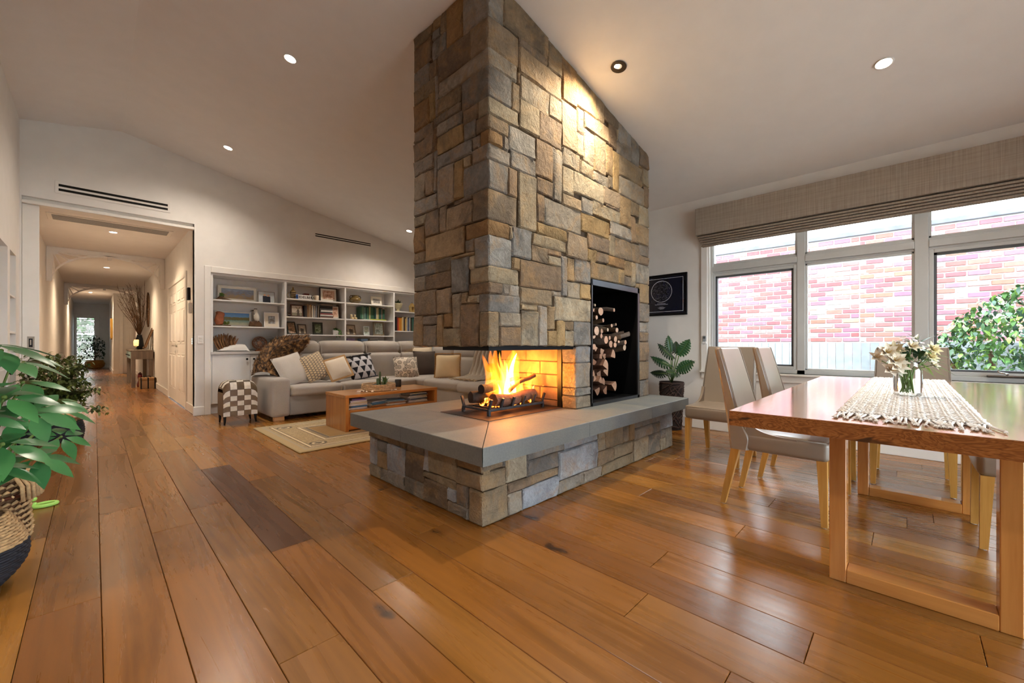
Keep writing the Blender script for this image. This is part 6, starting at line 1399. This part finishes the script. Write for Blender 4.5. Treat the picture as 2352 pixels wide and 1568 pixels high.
# ================================================================== firewood in the niche
RW=random.Random(55)
def nich(zx,zy,y): return ony(1340+zx/4.611,620+zy/4.611,y)
rounds=[(183,425,38),(325,420,20),(140,510,22),(210,545,22),(345,580,15),(140,635,42),(195,632,26),(258,625,18),(355,640,24),(425,672,17),(530,685,26),(240,735,40),(278,705,20),(340,722,33),(290,785,38),(335,805,27),(435,830,33),(445,765,24),(112,800,27),(112,412,16),(124,370,12),(375,768,15),(300,600,18),(110,700,28),(190,690,24),(390,700,24)]
desc=['thick pale-ended','thin','small bark-covered','grey-barked','slender','fat pink-ended','short','knotty','brown-barked','smooth']
for k,(zx,zy,r) in enumerate(rounds):
    y=2.02+RW.uniform(0,.07); P=nich(zx,zy,y); R_=r/4.611/934*3.55*1.14; P.x=max(P.x,NX0+.016+R_); P.x=min(P.x,NX1-.02-R_); d=Vector((RW.uniform(-.10,.10),1,RW.uniform(-.05,.05))).normalized(); L=RW.uniform(.30,.42)
    if k in (10,9,25): d=Vector((-.75,.62,-.12)).normalized(); L=.42
    E_=P+d*L; E_.x=min(max(E_.x,NX0+.02+R_),NX1-.02-R_); E_.y=min(E_.y,FBK-.13)
    logmesh('firewood_log','%s round firewood log in the upper part of the niche pile'%desc[k%10],P,E_,R_,RW.choice(['6f5a48','7d6a56','5c4838','85766a','6a5138']),endcol=RW.choice(['d8b49a','d2aa8e','dcc0a4','c89e84']),seed=k+5,mbark=m_char,grp='round logs in the niche')
splits=[(215,860,50),(145,830,35),(300,905,55),(225,930,38),(112,950,42),(220,1020,58),(245,1100,58),(105,1075,36),(165,1170,46),(135,1265,52),(240,1250,48),(315,1230,52),(110,1165,34),(175,930,30),(170,1085,40),(200,1190,40)]
for k,(zx,zy,r) in enumerate(splits):
    y=2.03+RW.uniform(0,.08); P=nich(zx,zy,y); R_=r/4.611/934*3.6*1.38; P.x=max(P.x,NX0+.015+R_*.8); P.z=max(P.z,SZT+.024+R_*.75); d=Vector((RW.uniform(-.05,.05),1,0)).normalized(); L=RW.uniform(.30,.40)
    logmesh('split_log','%s split brown firewood wedge in the lower pile of niche'%['rough','broad','narrow','dark-sided','pale-faced'][k%5],P,P+d*L,R_,RW.choice(['7a5848','86634f','6b4a3a','8c6a58']),split=RW.uniform(0,6.28),endcol=RW.choice(['b08a72','a87c62','c09a80']),seed=k+90,grp='split logs in the niche',mbark=m_char)
# ================================================================== outside shrub
m_shr=objcolm('shrub_leaf',.45,.35,6); sh=thing('garden_shrub','large leafy green shrub growing in front of the brick wall','shrub',(7.4,-.75,-.15)); rg=random.Random(66)
MB().tube([(0,0,0),(.05,.02,.6),(0,.05,1.1)],[.05,.04,.025],8).tube([(0,0,.4),(.2,-.3,.9),(.3,-.5,1.3)],[.03,.025,.015],8).tube([(0,0,.4),(-.1,.35,.9),(-.1,.5,1.2)],[.03,.02,.01],8).build('trunk',m_bark,sh)
cl=[(rg.uniform(-.4,.5),rg.uniform(-1.25,.62),0) for _ in range(120)]
mbs={'33562f':MB(),'4c7535':MB(),'73913a':MB(),'274836':MB()}; keys=list(mbs)
for k in range(5200):
    y=rg.uniform(-1.45,.72); x=rg.uniform(-.5,.35); top=.35+1.65*max(0,1-((y+.75)/1.5)**2)**.5; z=.12+(top-.12)*rg.random()**.75
    sh_=1-((y+.35)/1.1)**2
    ex=.5*max(.1,1-(z/2.2))**.5; x=-ex*abs(math.cos(y*3))*rg.random()**.4 if rg.random()<.75 else x*.8
    c=rg.choice((keys[0],keys[1],keys[1],keys[2],keys[3]))
    T=TR((x,y,z))@TR(rz=rg.uniform(0,6.28))@TR(rx=rg.uniform(-1.2,.4)); leafblade(mbs[c],T,rg.uniform(.055,.095),rg.uniform(.03,.05),.4)
for c in keys: o=mbs[c].build('foliage',m_shr,sh,color=C(c),fixn=False); o['kind']='stuff'
m_hf=m_shr; hg=thing('garden_hedge','leafy green hedge outside the window at the end of hallway','hedge',(-.2,28,-.15)); rg=random.Random(14); hm=[MB(),MB()]
for k in range(900): leafblade(hm[k%2],TR((rg.uniform(-1.8,1.8),rg.uniform(-.5,.5),rg.uniform(.1,3.0)),rz=rg.uniform(0,6.28))@TR(rx=rg.uniform(-1.2,.4)),rg.uniform(.2,.34),rg.uniform(.12,.18),.4)
for m,c in zip(hm,('33562f','4c7535')): o=m.build('foliage',m_hf,hg,color=C(c),fixn=False); o['kind']='stuff'
MB().tube([(-1,0,0),(-1,0,1.6)],.04,6).build('stem',m_bark,hg)
# ================================================================== hallway things
def vent(label,x0,x1,z0,z1):
    t=thing('air_vent',label,'vent',((x0+x1)/2,YF,z0)); y=YF-.006
    MB().box(x0,x1,y,YF,z0,z1,bev=.002).build('vent_frame',m_wall,t,world=True)
    h=z1-z0
    for k in (0,1): zc=z1-h*(.34+.36*k); MB().box(x0+.03,x1-.03,y-.001,y+.002,zc-h*.1,zc+h*.1).build('slot',m_dark,t,world=True)
    for k in (0,1): zc=z1-h*(.34+.36*k); MB().box(x0+.03,x1-.03,y-.004,y,zc-h*.1-.004,zc-h*.1).build('blade',m_trim,t,world=True)
vent('long white linear air vent above the hallway opening',-.329,.74,2.845,2.995); vent('short white linear air vent above the bookcase',2.63,3.70,2.87,2.965)
t=thing('ceiling_grille','long grey return air grille in the hallway ceiling near the opening','grille',(.2,8.36,HCZ)); MB().box(-.45,.86,8.16,8.57,HCZ-.012,HCZ,bev=.004).build('grille_frame',m_trim,t,world=True); MB().box(-.40,.81,8.205,8.525,HCZ-.0135,HCZ-.011).build('filter',plain('grey_filter','8d8780',.8),t,world=True)
for k in range(9): MB().box(-.40,.81,8.22+k*.035,8.226+k*.035,HCZ-.017,HCZ-.0125).build('louvre',m_alu,t,world=True)
def fret(label,y):
    t=thing('fretwork_arch',label,'arch bracket',(.21,y,2.0)); d=.045; xl,xr=HL+.003,HR-.003; zt=HCZ-.002
    MB().box(xl,xr,y-d/2,y+d/2,zt-.075,zt,bev=.003).build('head_rail',m_trim,t,world=True); MB().box((xl+xr)/2-.03,(xl+xr)/2+.03,y-d/2-.006,y+d/2+.006,zt-.15,zt-.075,bev=.004).build('centre_drop',m_trim,t,world=True)
    for sg,xe in ((1,xl),(-1,xr)):
        MB().box(min(xe,xe+sg*.075),max(xe,xe+sg*.075),y-d/2,y+d/2,zt-.62,zt-.075,bev=.003).build('post',m_trim,t,world=True)
        c=[(xe+sg*(.07+.74*(1-math.cos(a))),zt-.60+.50*math.sin(a)) for a in [PI/2*i/12 for i in range(13)]]
        mb=MB(); pts=[(x,z) for x,z in c]+[(x-sg*.012,z+.045) for x,z in reversed(c)]; 
        for (x0,z0),(x1,z1) in zip(c[:-1],c[1:]):
            mb.add([(x0,y-d/2,z0),(x1,y-d/2,z1),(x1,y-d/2,z1+.042),(x0,y-d/2,z0+.042),(x0,y+d/2,z0),(x1,y+d/2,z1),(x1,y+d/2,z1+.042),(x0,y+d/2,z0+.042)],[(0,1,2,3),(7,6,5,4),(0,4,5,1),(3,2,6,7)])
        mb.build('curved_rail',m_trim,t,world=True); cx,cz_=xe+sg*.075,zt-.075
        MB().box(min(cx,cx+sg*.07),max(cx,cx+sg*.07),y-d/2,y+d/2,cz_-.06,cz_,bev=.003).build('corner_block',m_trim,t,world=True)
        for i in (2,4,6,8,10):
            x,z=c[i]; dx,dz=x-cx,z+.03-cz_; L=math.hypot(dx,dz); nx,nz=-dz/L,dx/L; a,b=.006,.013
            MB().prism([(cx+nx*a,cz_+nz*a),(cx-nx*a,cz_-nz*a),(x-nx*b,z+.03-nz*b),(x+nx*b,z+.03+nz*b)],y-d/2+.008,y+d/2-.008,'y').build('ray_slat',m_trim,t,world=True)
fret('white sunburst fretwork arch across the hallway beside the double doors',11.0); fret('white sunburst fretwork arch across the hallway above the console table',17.2)
m_cons=wood('weathered_console','6a5c50','8d7d6e',2,16,.6,.08); cs=thing('console_table','weathered grey timber console table against hallway wall','console table',(.82,14,0)); kx0,kx1,ky0,ky1,kz=.605,1.0,13.05,14.9,.89
MB().box(kx0-.01,kx1,ky0-.01,ky1+.01,kz-.03,kz,bev=.004).build('table_top',m_cons,cs,world=True); MB().box(kx0,kx1-.005,ky0,ky1,kz-.22,kz-.03,bev=.004).build('apron',m_cons,cs,world=True)
for x in (kx0,kx1-.08):
    for y in (ky0,ky1-.08): MB().box(x,x+.075,y,y+.075,0,kz-.22,bev=.004).build('leg',m_cons,cs,world=True)
for k in range(3):
    y=ky0+.12+k*.58; dr=MB().box(kx0-.008,kx0,y,y+.5,kz-.2,kz-.05,bev=.003).build('drawer',plain('aqua_drawer','9fb9b6',.6) if k==0 else bpy.data.materials['aqua_drawer'],cs,world=True)
    for q in (.14,.36): MB().lathe([(.0,-.02),(.016,-.014),(.01,0)],10,T=TR((kx0-.012,y+q,kz-.125),ry=PI/2)).build('knob',m_black,dr,world=True)
t=thing('branch_vase','tall dark vase of bare twiggy branches on the console table','vase',(.82,14.3,kz)); MB().lathe([(.06,0),(.09,.1),(.07,.28),(.05,.36),(.06,.38),(.05,.37),(0,.3)],16).build('vase_body',m_black,t); mb=MB(); rg=random.Random(5)
for k in range(34):
    a=rg.uniform(0,2*PI); s=rg.uniform(.1,.34); h=rg.uniform(.7,1.35); p=[Vector((0,0,.33)),Vector((s*.4*math.cos(a)-.03,s*.6*math.sin(a),.33+h*.45)),Vector((s*.75*math.cos(a)-.10,s*.9*math.sin(a),.33+h*.8)),Vector((s*.9*math.cos(a)-.14,s*math.sin(a),.33+h))]; mb.tube(p,[.008,.006,.004,.002],4)
    for q in range(4): b=p[1].lerp(p[3],rg.random()); mb.tube([b,b+Vector((rg.uniform(-.14,.06),rg.uniform(-.1,.1),rg.uniform(.04,.16)))],[.004,.0015],4)
mb.v=[Vector((max(-.42,min(.17,p.x)),p.y,p.z)) for p in mb.v]; mb.build('branches',m_bark,t)
t=thing('tabletop_easel','small wooden easel holding a picture board on console table','easel',(.86,13.5,kz)); T=TR(rx=0,ry=.30); MB().box(-.012,.012,-.16,.16,.06,.52,T=T,bev=.003).build('picture_board',m_oc,t,color=C('6a4a2a')); MB().box(-.03,-.012,-.02,.02,.0,.56,T=T).box(-.035,.0,-.17,.17,.045,.065,T=T).tube([(.14,0,.46),(.02+.10,0,.002)],.008,5).build('easel_frame',m_bark,t)
for (x,y,h) in ((.70,13.25,.20),(.74,13.9,.24)):
    t=thing('candle_holder','lit cream pillar candle on %s glass stand'%('short' if h<.22 else 'tall'),'candle',(x,y,kz)); MB().lathe([(.04,0),(.042,.008),(.01,.02),(.009,h-.12),(.03,h-.105),(.032,h-.1),(0,h-.1)],14).build('stand',m_jg,t); s=N('candle_glow_wax%d'%int(h*100)); pp=s.principled(Base_Color=C('e8c27a'),Roughness=.6); pp.inputs['Emission Color'].default_value=(1,.62,.22,1); pp.inputs['Emission Strength'].default_value=.5; MB().lathe([(.045,h-.1),(.046,h+.01),(.038,h+.012),(.035,h),(0,h-.005)],16).build('candle',s.m,t)
t=thing('oval_wreath','dark oval twig wreath hanging on the hallway wall','wreath',(1.0,14.2,1.5)); mb=MB(); rg=random.Random(2)
for k in range(7): mb.tube([(.995-.012*rg.random()-.008,14.2+(.25+rg.uniform(-.02,.02))*math.cos(a*PI/16),1.92+(.43+rg.uniform(-.02,.02))*math.sin(a*PI/16)) for a in range(33)],.014,5,cap=False)
mb.build('twig_ring',m_bark,t,world=True)
t=thing('wooden_trunk','small light wooden chest with dark straps under console table','chest',(.87,12.75,0)); MB().box(-.14,.14,-.16,.16,0,.19,bev=.006).build('chest_body',m_oc,t,color=C('a9845a')); MB().box(-.145,.145,-.165,.165,.19,.25,bev=.008).build('lid',m_oc,t,color=C('9a7040'))
for x in (-.13,-.01,.11): MB().box(x,x+.022,-.169,.169,0,.253,bev=.002).build('strap',m_black,t)
MB().tube([(-.06,0,.25),(-.05,0,.28),(.05,0,.28),(.06,0,.25)],.008,6).build('handle',m_black,t)
t=thing('red_figurine','small dark red figurine on floor behind the wooden chest','figurine',(.77,13.25,0)); MB().lathe([(.05,0),(.06,.05),(.03,.16),(.045,.24),(.035,.3),(0,.33)],14).build('figure_body',m_ocg,t,color=C('7a1f1c')); MB().lathe([(0,.29),(.05,.3),(.03,.33),(0,.36)],12,cap=False).build('hat',m_oc,t,color=C('5a1614'))
t=thing('hall_potted_tree','leafy fig plant in round golden brown pot by the end window','plant',(.02,24.5,0)); MB().lathe([(.18,0),(.28,.08),(.31,.2),(.26,.33),(.23,.35),(.2,.33),(0,.3)],24).build('pot',m_ocm,t,color=C('a06a24')); mb=MB(); rg=random.Random(9)
for k in range(420): a=rg.uniform(0,2*PI); r=rg.uniform(0,.5); z=.45+rg.uniform(0,.95)*(1-.4*r); x=max(-.5,min(.26,r*math.cos(a))); leafblade(mb,TR((x,max(-.6,min(.6,r*math.sin(a))),z),rz=rg.uniform(0,6.3))@TR(rx=rg.uniform(-1,.6)),.10,.05,.4)
o=mb.build('foliage',m_leaf,t,color=C('24402c'),fixn=False); o['kind']='stuff'; MB().tube([(0,0,.3),(.02,0,.7),(-.05,.02,1.1)],[.02,.015,.008],6).tube([(0,0,.4),(.12,0,.8)],[.012,.006],6).build('trunk',m_bark,t)
t=thing('gold_wall_art','two tall overlapping gold wall panels at the hallway corner','wall art',(.44,20.8,1.25)); MB().box(.395,.455,20.1,20.55,1.24,1.93,bev=.006).build('gold_panel',plain('brushed_gold','b0843a',.35,.6),t,world=True); MB().box(.42,.455,20.6,21.6,1.2,1.84,bev=.006).build('gold_panel',bpy.data.materials['brushed_gold'],t,world=True)
t=thing('door_chime','black box chime on hallway wall above the white intercom','chime',(1.0,7.86,1.70)); MB().box(.985,1.0195,7.81,7.91,1.70,1.89,bev=.005).build('chime_box',m_black,t,world=True); MB().box(.982,.986,7.83,7.89,1.72,1.87,bev=.002).build('front_plate',m_gask,t,world=True)
t=thing('wall_intercom','white handset unit on hallway wall below black chime','intercom',(1.0,7.7,1.5)); MB().box(.985,1.0195,7.66,7.74,1.49,1.65,bev=.005).build('unit_body',m_white,t,world=True); MB().box(.981,.986,7.675,7.70,1.50,1.64,bev=.003).build('handset',m_alu,t,world=True)
t=thing('light_switch','white switch plate with green indicators on hallway wall','switch',(1.0,7.59,1.02)); MB().box(1.011,1.0195,7.55,7.63,1.01,1.13,bev=.003).build('plate',m_white,t,world=True)
for k in range(3): MB().box(1.008,1.012,7.58,7.60,1.03+k*.032,1.05+k*.032,bev=.002).build('button',emis('indicator_green',(.5,1,.8,1),1.) if k==0 else bpy.data.materials['indicator_green'],t,world=True)
t=thing('light_switch','white square switch plate beside the bookcase architrave','switch',(1.07,7.32,1.06)); MB().box(1.035,1.108,YF-.010,YF-.0005,1.035,1.15,bev=.003).build('plate',m_white,t,world=True)
for z in (1.065,1.105): MB().box(1.055,1.088,YF-.0135,YF-.0095,z,z+.022,bev=.002).build('rocker',m_wall,t,world=True)
# ================================================================== plants at left
def braid_rings(mb,prof,n,r,jit=.0,seed=0,tw=28):
    rg=random.Random(seed)
    for k,(R0,z) in enumerate(prof):
        mb.tube([((R0+.004*math.sin(a*2*PI*tw/64+k*PI))*math.cos(2*PI*a/64),(R0+.004*math.sin(a*2*PI*tw/64+k*PI))*math.sin(2*PI*a/64),z+rg.uniform(-jit,jit)) for a in range(65)],r,5,cap=False)
def belly(z,H_,R0,R1,R2):
    t=z/H_; return R0+(R1-R0)*math.sin(min(1,t/.45)*PI/2) if t<.45 else R2+(R1-R2)*math.cos((t-.45)/.55*PI/2)
m_sg=plain('natural_seagrass','b79a70',.85,var=.35,vs_=60); m_sb=plain('navy_seagrass','1f2530',.7,var=.4,vs_=60)
BK=(-.40,2.78); sp_=thing('schefflera','umbrella plant with glossy green leaves in a two-tone belly basket','plant',(BK[0],BK[1],0))
H_=.315; P_=[(belly(z*.0105+.008,H_,.11,.198,.13),z*.0105+.008) for z in range(29)]
MB().lathe([(r-.006,z) for r,z in P_]+[(.10,.30),(0,.27)],28).build('basket_lining',m_bark,sp_)
mb=MB(); braid_rings(mb,P_[:17],0,.0072,.001,1); mb.build('navy_weave',m_sb,sp_); mb=MB(); braid_rings(mb,P_[17:],0,.0072,.001,2); mb.build('natural_weave',m_sg,sp_)
m_sch=objcolm('schefflera_leaf',.28,.25,10)
def schef(px,dep,R_,n,tilt,col,rot=0,facing=None,L0=None):
    """px = hub pixel; dep = world y of hub"""
    P=ony(px[0],px[1],dep)-Vector((BK[0],BK[1],0)); nrm=Vector(facing or (.15,-.55,.8)).normalized(); q=nrm.to_track_quat('Z','Y').to_matrix().to_4x4(); T=Matrix.Translation(P)@q@TR(rz=rot)
    b=Vector((.02,.0,.30)); stk=MB().tube([b,b.lerp(P,.55)+Vector((0,0,.05)),P],[.008,.006,.004],6).build('leaf_stalk',m_stem,sp_)
    rg=random.Random(int(px[0]*7+px[1]))
    for k in range(n):
        mb=MB(); a=2*PI*k/n+rg.uniform(-.1,.1); leafblade(mb,T@TR(rz=a)@TR((0,R_*.14,0),rx=tilt+rg.uniform(-.15,.15)),R_*rg.uniform(.85,1.08),R_*.42,.22,fold=.12); 
        c=C(rg.choice(col)); mb.build('leaflet',m_sch,stk,color=c,fixn=False)
        
    MB().rbox((0,0,0),(R_*.05,)*3,R_*.04,1,mid=1,T=T).build('leaf_hub',m_stem,stk)
GR=['3d7a44','46844a','357040','4f8a52']; DG=GR
schef((72,947),2.75,.155,8,-.15,GR,.2,(.05,-.62,.75)); schef((140,1003),2.95,.12,7,-.2,GR,.6,(.2,-.5,.8)); schef((142,945),3.05,.125,6,-.2,GR,.9,(.4,-.35,.8))
schef((82,1052),2.62,.14,7,-.25,DG,.4,(.1,-.45,.9)); schef((52,878),2.85,.15,7,-.2,GR,.0,(.0,-.25,.95)); schef((130,918),3.2,.13,6,-.3,GR,.5,(.1,-.2,.95))
schef((5,1020),2.55,.15,7,-.2,DG,.3,(.1,-.4,.9)); schef((2,805),2.7,.16,6,-.1,GR,.8,(.1,-.15,.95)); schef((10,912),2.6,.16,7,-.15,DG,.1,(.0,-.4,.9)); schef((-30,790),2.65,.2,6,-.1,GR,.3,(.1,-.1,1)); schef((-60,960),2.5,.15,7,-.1,GR,.3,(.1,-.3,1)); schef((28,830),3.0,.17,6,-.2,GR,1.2,(.05,-.15,1)); schef((-20,1075),2.5,.13,7,-.1,DG,.3,(.1,-.3,1))
# crocheted seagrass bag with strap
bg_=thing('woven_bag','chunky natural seagrass bag with brown leather strap behind basket','bag',(-.40,3.34,0)); rg=random.Random(3)
MB().lathe([(.14,0),(.155,.05),(.15,.32),(.13,.34),(0,.3)],24).build('bag_lining',m_bark,bg_); mb=MB()
for k in range(12):
    z=.02+k*.029
    for a in range(30):
        q=2*PI*(a+.5*(k%2))/30; r=.158+.004*math.sin(k); p=Vector((r*math.cos(q),r*math.sin(q),z)); tq=Vector((-math.sin(q),math.cos(q),0)); mb.tube([p-tq*.015,p+Vector((math.cos(q),math.sin(q),0))*.01+Vector((0,0,.012)),p+tq*.015+Vector((0,0,.004))],[.006,.009,.006],5)
mb.build('crochet_weave',m_sg,bg_); mb=MB(); braid_rings(mb,[(.16,.355),(.155,.37)],0,.010,.002,4); mb.build('rim',m_sg,bg_)
MB().tube([(.168*math.cos(a),.168*math.sin(a),.262+.004*math.sin(a*3)) for a in [(-2.6+i*.2) for i in range(19)]],[.010]*19,6).build('leather_strap',plain('brown_leather_strap','4a2418',.35),bg_); fl_=MB()
for k in range(8): a=-.75+k*.14; fl_.tube([(.165*math.cos(a),.165*math.sin(a),.36),(.20*math.cos(a),.20*math.sin(a),.31),(.205*math.cos(a),.205*math.sin(a),.235)],.009,5)
fl_.build('flap_cords',m_sg,bg_)
ty=thing('rubber_toy','lime green rubber ring dog toy lying on the floorboards','dog toy',(-.262,3.95,0)); m_lime=plain('lime_rubber','a3d96a',.5,var=.1)
MB().tube([(.045+.05*math.cos(a*PI/10),-.02+.036*math.sin(a*PI/10),.012) for a in range(21)],.0115,8,cap=False).build('ring',m_lime,ty); mb=MB()
for k in range(9): mb.rbox((-.02+.016*math.cos(k*2.1),.0+.014*math.sin(k*2.1),.02+k*.011),(.015,.015,.013),.012,2,mid=1)
mb.build('knotted_body',m_lime,ty)
# ficus in black bowl planter
FK=(-.315,6.52); fc=thing('potted_ficus','bushy small-leaved ficus in a low black woven planter by wall','plant',(FK[0],FK[1],0)); mb=MB(); braid_rings(mb,[(.225+.012*math.sin(k*.25),.01+k*.013) for k in range(15)],0,.009,.001,7,20); mb.build('planter_weave',m_sb,fc); MB().lathe([(.215,0),(.222,.19),(.2,.195),(0,.205)],26).build('planter_core',m_dark,fc)
mb=MB(); rg=random.Random(12)
for k in range(260): a=rg.uniform(0,2*PI); r=.205*math.sqrt(rg.random()); mb.rbox((r*math.cos(a),r*math.sin(a),.207+rg.uniform(0,.012)),(rg.uniform(.01,.022),.007,.004),.003,1,mid=1,T=None)
o=mb.build('bark_mulch',plain('bark_mulch','9a7650',.9,var=.4,vs_=50),fc); o['kind']='stuff'
br=MB(); lf=MB(); lf2=MB()
for k in range(46):
    a=rg.uniform(0,2*PI); s=rg.uniform(.15,.42); h=rg.uniform(.10,.70); tip=Vector((max(-.2,min(.26,s*math.cos(a)*.95)),s*math.sin(a)*.95,.22+h))
    if k==0: tip=Vector((.36,-.05,.52))
    if k==1: tip=Vector((.40,-.10,.28))
    b=Vector((rg.uniform(-.03,.03),rg.uniform(-.03,.03),.2)); m=b.lerp(tip,.5)+Vector((0,0,.1+.1*h)); pts=[b,b.lerp(m,.5)+Vector((0,0,.03)),m,m.lerp(tip,.6)+Vector((0,0,.02)),tip]; br.tube(pts,[.006,.005,.0035,.002,.001],4)
    for q in range(88):
        t=rg.uniform(.30,1.); i=min(3,int(t*4)); p=pts[i].lerp(pts[i+1],t*4-i); p=p+Vector((rg.uniform(-.05,.05),rg.uniform(-.05,.05),rg.uniform(-.04,.04))); p.x=max(-.215,p.x); leafblade(lf if rg.random()<.7 else lf2,TR(p,rz=rg.uniform(0,6.28))@TR(rx=rg.uniform(-.9,.5)),rg.uniform(.045,.068),rg.uniform(.022,.032),.3)
br.build('branches',m_bark,fc)
for m,c in ((lf,'4d5c2a'),(lf2,'76823c')): o=m.build('foliage',m_leaf,fc,color=C(c),fixn=False); o['kind']='stuff'
